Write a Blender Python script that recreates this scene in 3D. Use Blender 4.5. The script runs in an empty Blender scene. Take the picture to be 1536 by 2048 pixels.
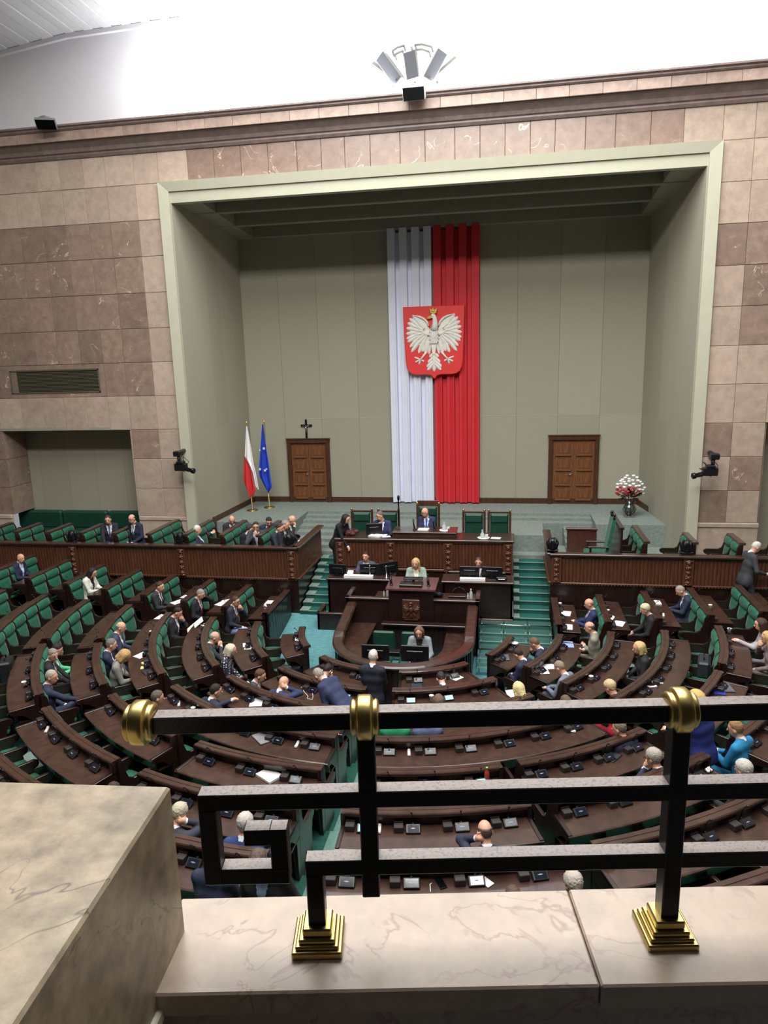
import bpy, bmesh, math, random
import numpy as np
from mathutils import Matrix, Vector
random.seed(7); rng = np.random.default_rng(7)
scene = bpy.context.scene
C = scene.collection
R_ = math.radians
# ------------------------------------------------------------------ camera
FPX = 1420.0; CAM = np.array([2.42, 0.0, 6.85])
def _cam_axes(pitch, roll, yaw):
    p, r, y = R_(pitch), R_(roll), R_(yaw)
    f = np.array([-math.sin(y)*math.cos(p), math.cos(y)*math.cos(p), -math.sin(p)])
    r0 = np.array([math.cos(y), math.sin(y), 0.]); u0 = np.cross(r0, f)
    return math.cos(r)*r0+math.sin(r)*u0, -math.sin(r)*r0+math.cos(r)*u0, f
CR_, CU_, CF_ = _cam_axes(12.27, -1.61, 10.13)
cam = bpy.data.cameras.new('camera'); camo = bpy.data.objects.new('camera', cam); C.objects.link(camo)
cam.sensor_fit = 'HORIZONTAL'; cam.sensor_width = 36; cam.lens = 36*FPX/1536
cam.clip_start = 0.05; cam.clip_end = 200
m3 = Matrix((CR_, CU_, -CF_)).transposed()
camo.matrix_world = Matrix.Translation(CAM) @ m3.to_4x4()
scene.camera = camo
# pixel -> ray -> point on a world plane (pixels of the 1536x2048 frame)
def ray(x, y): return CF_+CR_*(x-768)/FPX-CU_*(y-1024)/FPX
def PY(x, y, Y): r = ray(x, y); return CAM+r*(Y/r[1])
def PZ(x, y, Z): r = ray(x, y); return CAM+r*((Z-CAM[2])/r[2])
def PX(x, y, X): r = ray(x, y); return CAM+r*((X-CAM[0])/r[0])
# ------------------------------------------------------------------ world, lights, exposure
w = bpy.data.worlds.new('world'); scene.world = w; w.use_nodes = True
w.node_tree.nodes['Background'].inputs[0].default_value = (0.93, 0.97, 1.0, 1)
w.node_tree.nodes['Background'].inputs[1].default_value = 0.3
def area(name, loc, rot, sx, sy, watts, col=(1, 1, 1)):
    l = bpy.data.lights.new(name, 'AREA'); l.shape = 'RECTANGLE'; l.size = sx; l.size_y = sy; l.energy = watts; l.color = col
    o = bpy.data.objects.new(name, l); C.objects.link(o); o.location = loc; o.rotation_euler = rot
    return o
area('skylight_lamps', (0.3, 10.5, 17.2), (0, 0, 0), 15, 12, 4300, (1, .985, .955))
area('stage_fill_lamp', (0.3, 3.2, 15.8), (R_(58), 0, 0), 11, 1.2, 1500, (1, .97, .92))  # unseen front lamp panel, added to brighten the stage niche
area('cove_lamps', (0.2, 17.85, 12.86), (R_(180-28), 0, 0), 12.5, .25, 1050, (1, .99, .96))
scene.view_settings.view_transform = 'Standard'
scene.view_settings.look = 'None'
scene.view_settings.exposure = 0.0
scene.view_settings.gamma = 1.0
scene.view_settings.use_curve_mapping = False
# ------------------------------------------------------------------ helpers
def lin(c): return tuple(((v/255)/12.92 if v/255 <= .04045 else ((v/255+.055)/1.055)**2.4) for v in c)
class NT:
    def __init__(s, name):
        s.m = bpy.data.materials.new(name); s.m.use_nodes = True; s.t = s.m.node_tree; s.b = s.t.nodes['Principled BSDF']
    def n(s, t, **k):
        nd = s.t.nodes.new(t)
        for a, v in k.items():
            if a.startswith('_'): setattr(nd, a[1:], v)
            else: nd.inputs[a].default_value = v
        return nd
    def l(s, a, b): s.t.links.new(a, b)
MATS = {}
def mat(name, rgb, rough=.5, metal=0., var=.12, scale=8., stretch=(1, 1, 1), bump=0., coat=0., rnd=0., emit=None, spec=None, sheen=0., coords='Object', detail=3):
    if name in MATS: return MATS[name]
    k = NT(name); b = k.b; c = lin(rgb)
    b.inputs['Roughness'].default_value = rough; b.inputs['Metallic'].default_value = metal
    if coat: b.inputs['Coat Weight'].default_value = coat; b.inputs['Coat Roughness'].default_value = .12
    if spec is not None: b.inputs['Specular IOR Level'].default_value = spec
    if sheen: b.inputs['Sheen Weight'].default_value = sheen; b.inputs['Sheen Roughness'].default_value = .4
    if emit: b.inputs['Emission Color'].default_value = (*lin(emit[0]), 1); b.inputs['Emission Strength'].default_value = emit[1]
    tc = k.n('ShaderNodeTexCoord'); mp = k.n('ShaderNodeMapping'); mp.inputs['Scale'].default_value = stretch
    k.l(tc.outputs[coords], mp.inputs[0])
    nz = k.n('ShaderNodeTexNoise', Scale=scale, Detail=detail); k.l(mp.outputs[0], nz.inputs['Vector'])
    rp = k.n('ShaderNodeMapRange'); rp.inputs[1].default_value = .3; rp.inputs[2].default_value = .7
    rp.inputs[3].default_value = 1-var; rp.inputs[4].default_value = 1+var; k.l(nz.outputs[0], rp.inputs[0])
    val = rp.outputs[0]
    if rnd:
        oi = k.n('ShaderNodeObjectInfo'); r2 = k.n('ShaderNodeMapRange'); r2.inputs[3].default_value = 1-rnd; r2.inputs[4].default_value = 1+rnd
        k.l(oi.outputs['Random'], r2.inputs[0]); mu = k.n('ShaderNodeMath', _operation='MULTIPLY'); k.l(val, mu.inputs[0]); k.l(r2.outputs[0], mu.inputs[1]); val = mu.outputs[0]
    mx = k.n('ShaderNodeVectorMath', _operation='SCALE'); mx.inputs[0].default_value = c; k.l(val, mx.inputs['Scale']); k.l(mx.outputs[0], b.inputs['Base Color'])
    if bump:
        bp = k.n('ShaderNodeBump', Strength=bump, Distance=.02); k.l(nz.outputs[0], bp.inputs['Height']); k.l(bp.outputs[0], b.inputs['Normal'])
    MATS[name] = k.m; return k.m
def stone(name, rgb, vein=0.5, rough=.33, rnd=.14, vscale=1.1, veincol=(225, 210, 190), spots=.5, mott=.22, ns=5., vw=.0065, vm0=.52):
    k = NT(name); b = k.b; c = lin(rgb); b.inputs['Roughness'].default_value = rough
    tc = k.n('ShaderNodeTexCoord'); oi = k.n('ShaderNodeObjectInfo')
    off = k.n('ShaderNodeVectorMath', _operation='ADD'); sc = k.n('ShaderNodeVectorMath', _operation='SCALE'); sc.inputs['Scale'].default_value = 37.0
    cb = k.n('ShaderNodeCombineXYZ')
    for i in range(3): k.l(oi.outputs['Random'], cb.inputs[i])
    k.l(cb.outputs[0], sc.inputs[0]); geo = k.n('ShaderNodeNewGeometry'); k.l(geo.outputs['Position'], off.inputs[0]); k.l(sc.outputs[0], off.inputs[1])
    n1 = k.n('ShaderNodeTexNoise', Scale=ns, Detail=6., Roughness=.65); k.l(off.outputs[0], n1.inputs['Vector'])
    n2 = k.n('ShaderNodeTexNoise', Scale=vscale, Detail=4., Distortion=1.2); k.l(off.outputs[0], n2.inputs['Vector'])
    # thin veins where n2 crosses .5
    a1 = k.n('ShaderNodeMath', _operation='SUBTRACT'); a1.inputs[1].default_value = .5; k.l(n2.outputs[0], a1.inputs[0])
    a2 = k.n('ShaderNodeMath', _operation='ABSOLUTE'); k.l(a1.outputs[0], a2.inputs[0])
    a3 = k.n('ShaderNodeMapRange'); a3.inputs[1].default_value = 0; a3.inputs[2].default_value = vw; a3.inputs[3].default_value = vein; a3.inputs[4].default_value = 0; k.l(a2.outputs[0], a3.inputs[0])
    n3 = k.n('ShaderNodeTexNoise', Scale=2.3, Detail=2.); k.l(off.outputs[0], n3.inputs['Vector'])
    a4 = k.n('ShaderNodeMapRange'); a4.inputs[1].default_value = vm0; a4.inputs[2].default_value = vm0+.1; k.l(n3.outputs[0], a4.inputs[0])
    vm = k.n('ShaderNodeMath', _operation='MULTIPLY'); k.l(a3.outputs[0], vm.inputs[0]); k.l(a4.outputs[0], vm.inputs[1])
    vo = k.n('ShaderNodeTexVoronoi', Scale=ns*2.2); k.l(off.outputs[0], vo.inputs['Vector'])
    s1 = k.n('ShaderNodeMapRange'); s1.inputs[1].default_value = .06; s1.inputs[2].default_value = .16; s1.inputs[3].default_value = spots; s1.inputs[4].default_value = 0; k.l(vo.outputs['Distance'], s1.inputs[0])
    sm = k.n('ShaderNodeMath', _operation='MULTIPLY'); k.l(s1.outputs[0], sm.inputs[0])
    n4 = k.n('ShaderNodeMapRange'); n4.inputs[1].default_value = .55; n4.inputs[2].default_value = .66; k.l(n1.outputs[0], n4.inputs[0]); k.l(n4.outputs[0], sm.inputs[1])
    mxv = k.n('ShaderNodeMath', _operation='MAXIMUM'); k.l(vm.outputs[0], mxv.inputs[0]); k.l(sm.outputs[0], mxv.inputs[1])
    br = k.n('ShaderNodeMapRange'); br.inputs[1].default_value = .3; br.inputs[2].default_value = .7; br.inputs[3].default_value = 1-mott; br.inputs[4].default_value = 1+mott; k.l(n1.outputs[0], br.inputs[0])
    r2 = k.n('ShaderNodeMapRange'); r2.inputs[3].default_value = 1-rnd; r2.inputs[4].default_value = 1+rnd; k.l(oi.outputs['Random'], r2.inputs[0])
    mu = k.n('ShaderNodeMath', _operation='MULTIPLY'); k.l(br.outputs[0], mu.inputs[0]); k.l(r2.outputs[0], mu.inputs[1])
    sv = k.n('ShaderNodeVectorMath', _operation='SCALE'); sv.inputs[0].default_value = c; k.l(mu.outputs[0], sv.inputs['Scale'])
    mix = k.n('ShaderNodeMix', _data_type='RGBA'); k.l(mxv.outputs[0], mix.inputs['Factor']); k.l(sv.outputs[0], mix.inputs['A']); mix.inputs['B'].default_value = (*lin(veincol), 1)
    k.l(mix.outputs['Result'], b.inputs['Base Color']); MATS[name] = k.m; return k.m
def glass(name, col, alpha=.25, rough=.03):
    k = NT(name); k.b.inputs['Base Color'].default_value = (*lin(col), 1); k.b.inputs['Roughness'].default_value = rough
    k.b.inputs['Alpha'].default_value = alpha; k.b.inputs['IOR'].default_value = 1.5; MATS[name] = k.m; return k.m

def finish(name, me, parent=None, loc=None, smooth=False):
    o = bpy.data.objects.new(name, me); C.objects.link(o)
    if loc is not None: o.location = loc
    if parent is not None: o.parent = parent
    return o
class MB:
    """collects shapes into one mesh"""
    def __init__(s): s.v = []; s.f = []; s.m = []; s.sm = []; s.T = None
    def add(s, vs, fs, mi=0, smooth=False):
        b = len(s.v)
        if s.T is not None: vs = [tuple(s.T @ Vector(v)) for v in vs]
        s.v += [tuple(map(float, v)) for v in vs]; s.f += [[b+i for i in f] for f in fs]; s.m += [mi]*len(fs); s.sm += [smooth]*len(fs); return s
    def box(s, x0, x1, y0, y1, z0, z1, mi=0, bev=0.):
        if x0 > x1: x0, x1 = x1, x0
        if y0 > y1: y0, y1 = y1, y0
        if z0 > z1: z0, z1 = z1, z0
        if bev <= 0:
            vs = [(x, y, z) for z in (z0, z1) for y in (y0, y1) for x in (x0, x1)]
            return s.add(vs, [(0, 2, 3, 1), (4, 5, 7, 6), (0, 1, 5, 4), (2, 6, 7, 3), (0, 4, 6, 2), (1, 3, 7, 5)], mi)
        vs = []; idx = {}
        X = (x0, x1); Y = (y0, y1); Z = (z0, z1); b = min(bev, (x1-x0)/2.01, (y1-y0)/2.01, (z1-z0)/2.01)
        for i in (0, 1):
            for j in (0, 1):
                for k in (0, 1):
                    sx, sy, sz = 1-2*i, 1-2*j, 1-2*k
                    for a in range(3):
                        p = [X[i]+sx*b, Y[j]+sy*b, Z[k]+sz*b]; p[a] = (X[i], Y[j], Z[k])[a]
                        idx[i, j, k, a] = len(vs); vs.append(tuple(p))
        fs = []
        for a in range(3):
            u, w_ = [q for q in range(3) if q != a]
            for e in (0, 1):
                def K(p, q):
                    t = [0, 0, 0]; t[a] = e; t[u] = p; t[w_] = q; return idx[(*t, a)]
                f = [K(0, 0), K(1, 0), K(1, 1), K(0, 1)]
                fs.append(f)
        for a in range(3):
            u, w_ = [q for q in range(3) if q != a]
            for p in (0, 1):
                for q in (0, 1):
                    def K2(e, ax):
                        t = [0, 0, 0]; t[a] = e; t[u] = p; t[w_] = q; return idx[(*t, ax)]
                    fs.append([K2(0, u), K2(1, u), K2(1, w_), K2(0, w_)])
        for i in (0, 1):
            for j in (0, 1):
                for k in (0, 1): fs.append([idx[i, j, k, a] for a in range(3)])
        return s.add(vs, fs, mi)
    def tube(s, pts, r, n=8, mi=0, cap=True, smooth=True):
        pts = [np.asarray(p, float) for p in pts]; rr = [r]*len(pts) if np.isscalar(r) else list(r)
        vs = []; prev = None
        for i, p in enumerate(pts):
            t = pts[min(i+1, len(pts)-1)]-pts[max(i-1, 0)]; t = t/(np.linalg.norm(t)+1e-9)
            a = np.array([0, 0, 1.]) if abs(t[2]) < .9 else np.array([1., 0, 0])
            if prev is not None: a = prev
            u = np.cross(t, a); u /= np.linalg.norm(u)+1e-9; w_ = np.cross(u, t); prev = w_
            for k in range(n):
                g = 2*math.pi*k/n; vs.append(p+rr[i]*(math.cos(g)*u+math.sin(g)*w_))
        fs = [[i*n+k, i*n+(k+1) % n, (i+1)*n+(k+1) % n, (i+1)*n+k] for i in range(len(pts)-1) for k in range(n)]
        s.add(vs, fs, mi, smooth)
        if cap:
            b = len(s.v)-len(vs); s.f += [[b+k for k in range(n)][::-1], [b+(len(pts)-1)*n+k for k in range(n)]]; s.m += [mi, mi]; s.sm += [False, False]
        return s
    def lathe(s, prof, c=(0, 0, 0), n=16, mi=0, axis=None):
        """prof: list of (r, h); axis z by default"""
        c = np.asarray(c, float)
        ax = np.array([0, 0, 1.]) if axis is None else np.asarray(axis, float)/np.linalg.norm(axis)
        a = np.array([1., 0, 0]) if abs(ax[0]) < .9 else np.array([0, 1., 0])
        u = np.cross(ax, a); u /= np.linalg.norm(u); w_ = np.cross(ax, u)
        vs = [c+ax*h+r*(math.cos(2*math.pi*k/n)*u+math.sin(2*math.pi*k/n)*w_) for r, h in prof for k in range(n)]
        fs = [[i*n+k, i*n+(k+1) % n, (i+1)*n+(k+1) % n, (i+1)*n+k] for i in range(len(prof)-1) for k in range(n)]
        fs.append(list(range(n))[::-1]); fs.append([(len(prof)-1)*n+k for k in range(n)])
        return s.add(vs, fs, mi, True)
    def prism(s, poly, a0, a1, plane='xz', mi=0, cham=0.):
        """poly of 2-D points extruded along the third axis from a0 to a1"""
        def P(p, a): return {'xz': (p[0], a, p[1]), 'xy': (p[0], p[1], a), 'yz': (a, p[0], p[1])}[plane]
        n = len(poly)
        if cham <= 0:
            vs = [P(p, a0) for p in poly]+[P(p, a1) for p in poly]
            fs = [list(range(n))[::-1], list(range(n, 2*n))]+[[k, (k+1) % n, n+(k+1) % n, n+k] for k in range(n)]
        else:
            cx_ = sum(p[0] for p in poly)/n; cy_ = sum(p[1] for p in poly)/n
            def sh(p):
                d = math.hypot(p[0]-cx_, p[1]-cy_)+1e-9; return (p[0]-(p[0]-cx_)/d*cham, p[1]-(p[1]-cy_)/d*cham)
            sg = 1 if a1 > a0 else -1; q = [sh(p) for p in poly]
            rings = [(q, a0), (poly, a0+sg*cham), (poly, a1-sg*cham), (q, a1)]
            vs = [P(p, a) for pl, a in rings for p in pl]
            fs = [list(range(n))[::-1], list(range(3*n, 4*n))]+[[r*n+k, r*n+(k+1) % n, (r+1)*n+(k+1) % n, (r+1)*n+k] for r in range(3) for k in range(n)]
        return s.add(vs, fs, mi)
    def bar(s, p0, p1, w_, h, up=(0, 0, 1), mi=0, bev=0.):
        p0 = np.asarray(p0, float); p1 = np.asarray(p1, float); t = p1-p0; L = np.linalg.norm(t); t /= L
        u = np.cross(t, np.asarray(up, float)); u /= np.linalg.norm(u); v = np.cross(u, t)
        M_ = Matrix(((t[0], u[0], v[0], p0[0]), (t[1], u[1], v[1], p0[1]), (t[2], u[2], v[2], p0[2]), (0, 0, 0, 1)))
        o = s.T; s.T = M_ if o is None else o @ M_
        s.box(0, L, -w_/2, w_/2, -h/2, h/2, mi, bev); s.T = o; return s
    def ell(s, c, r, n=10, m=7, mi=0, T=None):
        vs = []; 
        for i in range(m+1):
            p = math.pi*i/m
            for k in range(n):
                g = 2*math.pi*k/n; vs.append((c[0]+r[0]*math.sin(p)*math.cos(g), c[1]+r[1]*math.sin(p)*math.sin(g), c[2]+r[2]*math.cos(p)))
        fs = [[i*n+k, (i+1)*n+k, (i+1)*n+(k+1) % n, i*n+(k+1) % n] for i in range(m) for k in range(n)]
        return s.add(vs, fs, mi, True)
    def grid(s, fn, nu, nv, mi=0, smooth=True, thick=None):
        vs = [fn(i/nu, j/nv) for j in range(nv+1) for i in range(nu+1)]
        fs = [[j*(nu+1)+i, j*(nu+1)+i+1, (j+1)*(nu+1)+i+1, (j+1)*(nu+1)+i] for j in range(nv) for i in range(nu)]
        return s.add(vs, fs, mi, smooth)
    def mesh(s, name, mats):
        me = bpy.data.meshes.new(name); me.from_pydata(s.v, [], s.f)
        for m_ in (mats if isinstance(mats, (list, tuple)) else [mats]): me.materials.append(m_)
        me.polygons.foreach_set('material_index', s.m); me.polygons.foreach_set('use_smooth', s.sm)
        bm = bmesh.new(); bm.from_mesh(me); bmesh.ops.recalc_face_normals(bm, faces=bm.faces); bm.to_mesh(me); bm.free()
        me.update(); return me
    def build(s, name, mats, parent=None, loc=None):
        """vertices are world coordinates; the origin moves to the base centre"""
        a = np.array(s.v); c = np.array([(a[:, 0].min()+a[:, 0].max())/2, (a[:, 1].min()+a[:, 1].max())/2, a[:, 2].min()])
        s.v = [tuple(p) for p in a-c]
        o = finish(name, s.mesh(name, mats)); put(o, c, parent); return o
def wloc(o):
    m_ = Vector((0, 0, 0)); 
    while o is not None: m_ = m_+o.location; o = o.parent
    return m_
def put(o, loc, parent=None):
    """world location under an unrotated parent"""
    if parent is not None: o.parent = parent; o.location = Vector(tuple(map(float, loc)))-wloc(parent)
    else: o.location = tuple(map(float, loc))
    return o
def inst(name, me, parent, loc, rz=0., scale=None):
    o = bpy.data.objects.new(name, me); C.objects.link(o); put(o, loc, parent); o.rotation_euler = (0, 0, rz)
    if scale: o.scale = scale
    return o
def sub(name, me, parent):
    o = bpy.data.objects.new(name, me); C.objects.link(o); o.parent = parent; return o
def empty(name, loc, label=None, cat=None, group=None, kind=None):
    o = bpy.data.objects.new(name, None); C.objects.link(o); o.location = tuple(map(float, loc)); o.empty_display_size = .2
    return tag(o, label, cat, group, kind)
def tag(o, label=None, cat=None, group=None, kind=None):
    for k, v in (('label', label), ('category', cat), ('group', group), ('kind', kind)):
        if v: o[k] = v
    return o
# ------------------------------------------------------------------ materials
WOOD = mat('mahogany', (74, 42, 33), .3, var=.35, scale=6, stretch=(14, 14, 1.2), coat=.25, coords='Generated')
WOODO = mat('dark_mahogany', (38, 23, 19), .3, var=.3, scale=5, stretch=(9, 9, 1), coat=.35)
WOODT = mat('desk_mahogany', (64, 44, 36), .3, var=.3, scale=3, stretch=(3, 3, 3), coat=.45)
WOODF = mat('fluted_mahogany', (88, 53, 37), .34, var=.35, scale=5, stretch=(8, 8, .8), coat=.2)
WOODD = mat('door_oak', (112, 70, 40), .4, var=.35, scale=4, stretch=(9, 9, .9))
WOODR = mat('door_frame_wood', (72, 44, 30), .4, var=.3, scale=4, stretch=(6, 6, 1))
GREEN = mat('green_velvet', (24, 96, 72), .75, var=.25, scale=9, bump=.25, sheen=.12)
GREEND = mat('dark_green_leather', (14, 62, 48), .5, var=.2, scale=7)
CARPET = mat('green_carpet', (24, 80, 68), .95, var=.18, scale=20, bump=.3)
CARPETS = mat('stage_carpet', (122, 133, 127), .95, var=.16, scale=14, bump=.3)
CARPETL = mat('pale_step_carpet', (118, 138, 131), .95, var=.12, scale=20)
CARPETB = mat('turquoise_carpet', (86, 139, 144), .95, var=.2, scale=9, stretch=(1, 3, 1), bump=.3)
CARPETR = mat('stair_runner', (16, 86, 78), .9, var=.15, scale=18)
SAGE = mat('sage_fabric', (158, 156, 139), .9, var=.05, scale=30, stretch=(1, 1, 6), rnd=.045)
SAGEF = mat('sage_frame', (178, 178, 158), .6, var=.03, scale=5)
SAGED = mat('sage_beam', (150, 150, 134), .8, var=.05, scale=5)
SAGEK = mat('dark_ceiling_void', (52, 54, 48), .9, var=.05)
GRILLE = mat('olive_grille', (88, 86, 68), .8, var=.15, scale=60, stretch=(.2, 1, 4))
WHITE = mat('white_plaster', (216, 216, 222), .85, var=.02, scale=3)
SOFF = mat('grey_slats', (202, 204, 208), .8, var=.05, scale=4, stretch=(8, 1, 1))
PLASTW = mat('white_plastic', (226, 226, 224), .4, var=.02)
PLASTG = mat('grey_grille_cloth', (52, 54, 61), .7, var=.05, scale=90)
BLACK = mat('black_plastic', (18, 19, 22), .35, var=.1)
BLACKG = mat('black_gloss', (10, 11, 14), .12, var=.05)
STEEL = mat('steel', (190, 192, 196), .3, metal=1, var=.05)
BRASS = mat('brass', (188, 166, 104), .33, metal=1, var=.2, scale=9, bump=.05)
GOLD = mat('gilt', (226, 196, 96), .3, metal=.7, var=.1)
PAPER = mat('paper', (238, 238, 236), .8, var=.03)
PAPERB = mat('blue_paper', (150, 170, 225), .8, var=.03)
PAPERY = mat('yellow_paper', (222, 220, 150), .8, var=.03)
REDM = mat('banner_red', (205, 42, 52), .7, var=.05, scale=2)
WHITEM = mat('banner_white', (222, 226, 242), .7, var=.03, scale=2)
EAGLEW = mat('eagle_plaster', (232, 230, 222), .6, var=.05)
SHIELDR = mat('shield_red', (224, 52, 50), .55, var=.03)
BLUEF = mat('flag_blue', (28, 66, 190), .65, var=.08, scale=6)
REDF = mat('flag_red', (206, 44, 50), .65, var=.06, scale=6)
WHITEF = mat('flag_white', (236, 236, 240), .65, var=.03, scale=6)
ST_D = stone('stone_dark', (140, 121, 109), .85, rough=.3)
ST_L = stone('stone_light', (182, 164, 149), .35, rough=.3, rnd=.1, spots=.2, mott=.16)
ST_F = stone('stone_frieze', (140, 118, 106), 1., rough=.32, rnd=.05, vscale=1.0, veincol=(240, 222, 196), spots=.1)
ST_C = stone('stone_cornice', (164, 142, 130), .3, rough=.4, rnd=.1, spots=.2)
ST_CD = stone('stone_cornice_dark', (128, 112, 108), .2, rough=.4, rnd=.05, spots=.1)  # darker stone of the cornice mouldings
ST_P = stone('parapet_marble', (168, 151, 135), .75, rough=.35, rnd=.03, vscale=4.5, veincol=(132, 104, 98), spots=.12, mott=.13, ns=11., vw=.016, vm0=.38)
ST_Q = stone('pedestal_marble', (146, 132, 110), .8, rough=.4, rnd=.02, vscale=2.2, veincol=(72, 62, 54), spots=.0, mott=.4, ns=16., vw=.004, vm0=.45)
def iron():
    # black paint; reflected ceiling light painted pale onto the upward faces, with dusty mottling
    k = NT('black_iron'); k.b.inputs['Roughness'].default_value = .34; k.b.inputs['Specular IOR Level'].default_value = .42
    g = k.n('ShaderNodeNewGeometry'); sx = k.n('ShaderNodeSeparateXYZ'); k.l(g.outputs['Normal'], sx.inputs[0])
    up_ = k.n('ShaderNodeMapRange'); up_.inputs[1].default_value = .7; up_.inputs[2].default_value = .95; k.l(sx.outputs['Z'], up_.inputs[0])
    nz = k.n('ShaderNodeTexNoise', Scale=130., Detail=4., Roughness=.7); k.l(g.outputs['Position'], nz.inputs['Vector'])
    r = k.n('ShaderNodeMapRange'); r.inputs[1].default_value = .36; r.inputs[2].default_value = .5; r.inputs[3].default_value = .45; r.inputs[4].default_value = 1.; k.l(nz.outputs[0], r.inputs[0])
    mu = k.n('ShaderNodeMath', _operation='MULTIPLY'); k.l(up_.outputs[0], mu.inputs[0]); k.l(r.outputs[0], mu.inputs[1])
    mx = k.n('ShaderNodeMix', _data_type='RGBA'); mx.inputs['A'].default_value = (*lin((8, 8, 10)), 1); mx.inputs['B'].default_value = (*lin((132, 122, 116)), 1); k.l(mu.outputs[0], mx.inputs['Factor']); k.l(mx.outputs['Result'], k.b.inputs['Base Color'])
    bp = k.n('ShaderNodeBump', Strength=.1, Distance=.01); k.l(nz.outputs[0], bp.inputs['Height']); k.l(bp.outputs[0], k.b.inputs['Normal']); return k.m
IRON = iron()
GLASSG = glass('green_glass', (120, 170, 162), .16)
GLASSE = glass('glass_edge', (170, 205, 198), .6)
SCREEN = mat('dark_screen', (14, 18, 30), .1, var=.02)
SCREENM = mat('screen_mark', (150, 165, 200), .4)
SCREENL = mat('lit_screen', (120, 190, 205), .2, emit=((120, 200, 215), .8))
# ================================================================== the hall itself
YB, YF = 22.5, 18.3           # niche back wall, face of the stone wall
def slab_unit():
    mb = MB(); mb.box(-.5, .5, 0, 1, -.5, .5); return mb
_tile = MB(); _tile.box(-.5, .5, 0, 1, -.5, .5)
def tile_mesh(m_):
    # face towards -Y with a chamfered rim
    mb = MB(); b = .012
    vs = [(-.5, 0+.25, -.5), (.5, .25, -.5), (.5, .25, .5), (-.5, .25, .5), (-.5+b, 0, -.5+b), (.5-b, 0, -.5+b), (.5-b, 0, .5-b), (-.5+b, 0, .5-b), (-.5, 1, -.5), (.5, 1, -.5), (.5, 1, .5), (-.5, 1, .5)]
    fs = [(4, 5, 6, 7), (0, 1, 5, 4), (1, 2, 6, 5), (2, 3, 7, 6), (3, 0, 4, 7), (8, 9, 1, 0), (9, 10, 2, 1), (10, 11, 3, 2), (11, 8, 0, 3)]
    mb.add(vs, fs); return mb.mesh('stone_tile', m_)
TILE = {k: tile_mesh(m_) for k, m_ in dict(D=ST_D, L=ST_L, F=ST_F, C=ST_C, K=ST_CD).items()}
def tile(parent, x0, x1, z0, z1, key, y=YF, name='stone_tile'):
    d = random.uniform(-.004, .004); g = .004
    return inst(name, TILE[key], parent, ((x0+x1)/2, y+d, (z0+z1)/2), 0, (x1-x0-g, .06, z1-z0-g))
# backing walls behind the tiles
mb = MB()
mb.box(-14, -12.5, YF+.05, YF+.35, 0, 12.2); mb.box(-8.05+.12, -6.46, YF+.05, YF+.35, 0, 12.2); mb.box(-12.5, -7.93, YF+.05, YF+.35, 5.06, 12.2)
wl = tag(mb.build('wall_left', ST_D), 'brown marble wall of large tiles beside the stage, with a green recess', None, kind='structure')
ROWZ = [12.14, 11.37, 10.5, 9.61, 8.7, 7.79, 6.9, 6.0, 5.08, 4.26, 3.42, 2.62]
COLX = [-6.46, -7.13, -7.93, -8.55, -9.22, -9.89, -10.57, -11.25, -11.93, -12.6, -13.3]
for r in range(len(ROWZ)-1):
    for c in range(len(COLX)-1):
        z1, z0 = ROWZ[r], ROWZ[r+1]; x1, x0 = COLX[c], COLX[c+1]
        if z1 < 5.2 and x0 < -7.95 and x1 > -12.0: continue
        if z1 == 6.9 and -11.3 < (x0+x1)/2 < -8.6: continue
        lightz = r < 2 or c == 0 or r == 7 or (z1 < 5.2 and c <= 1 and random.random() < .45)
        tile(wl, x0, x1, z0, z1, 'L' if lightz else 'D')
# strips around the grille
for x0, x1 in ((-11.93, -11.45), (-8.72, -8.55)): tile(wl, x0, x1, 6.0, 6.9, 'D')
tile(wl, -11.45, -8.72, 6.77, 6.9, 'D'); tile(wl, -11.45, -8.72, 6.0, 6.13, 'D')
mb = MB(); mb.box(-11.45, -8.72, YF+.03, YF+.08, 6.13, 6.77)
for i in range(16): mb.box(-11.43, -8.74, YF+.0, YF+.03, 6.15+i*.038, 6.165+i*.038)
mb.box(-11.45, -8.72, YF-.02, YF+.03, 6.74, 6.77); mb.box(-11.45, -8.72, YF-.02, YF+.03, 6.13, 6.155); mb.box(-8.75, -8.72, YF-.02, YF+.03, 6.13, 6.77); mb.box(-11.45, -11.42, YF-.02, YF+.03, 6.13, 6.77)
tag(mb.build('ventilation_grille', GRILLE), 'long olive ventilation grille set into the brown marble wall', 'grille')
# base moulding + plinth tiles of the left pier
mb = MB(); mb.box(-7.95, -6.42, YF-.05, YF+.05, 2.50, 2.62, 0, .02); mb.box(-7.95, -6.42, YF-.02, YF+.05, 1.5, 2.5)
mb.box(-14, -12.0, YF-.05, YF+.05, 2.50, 2.62, 0, .02); mb.box(-14, -12.0, YF-.02, YF+.05, 1.5, 2.5)
mb.build('plinth', ST_L, wl)
# recess with sage lining
mb = MB(); mb.box(-12.5, -7.9, YF+1.0, YF+1.15, 2.0, 5.3); wr = tag(mb.build('wall_recess', SAGE), kind='structure')
for i in range(5):
    x0 = -12.5+i*.92; p = MB(); p.box(x0+.003, x0+.917, YF+.97, YF+1.0, 2.42, 5.2); p.build('fabric_panel', SAGE, wr)
mb = MB(); mb.box(-12.5, -7.93, YF, YF+1.0, 5.08, 5.16); mb.build('recess_soffit', SAGED, wr)
for i in range(3):
    p = MB(); p.box(-7.98, -7.90, YF+.02, YF+1.0, 2.62+i*.82, 3.43+i*.82); p.build('stone_tile', ST_L, wr)
    p = MB(); p.box(-12.6, -11.95, YF+.02, YF+1.0, 2.62+i*.82, 3.43+i*.82); p.build('stone_tile', ST_D, wr)
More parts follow.
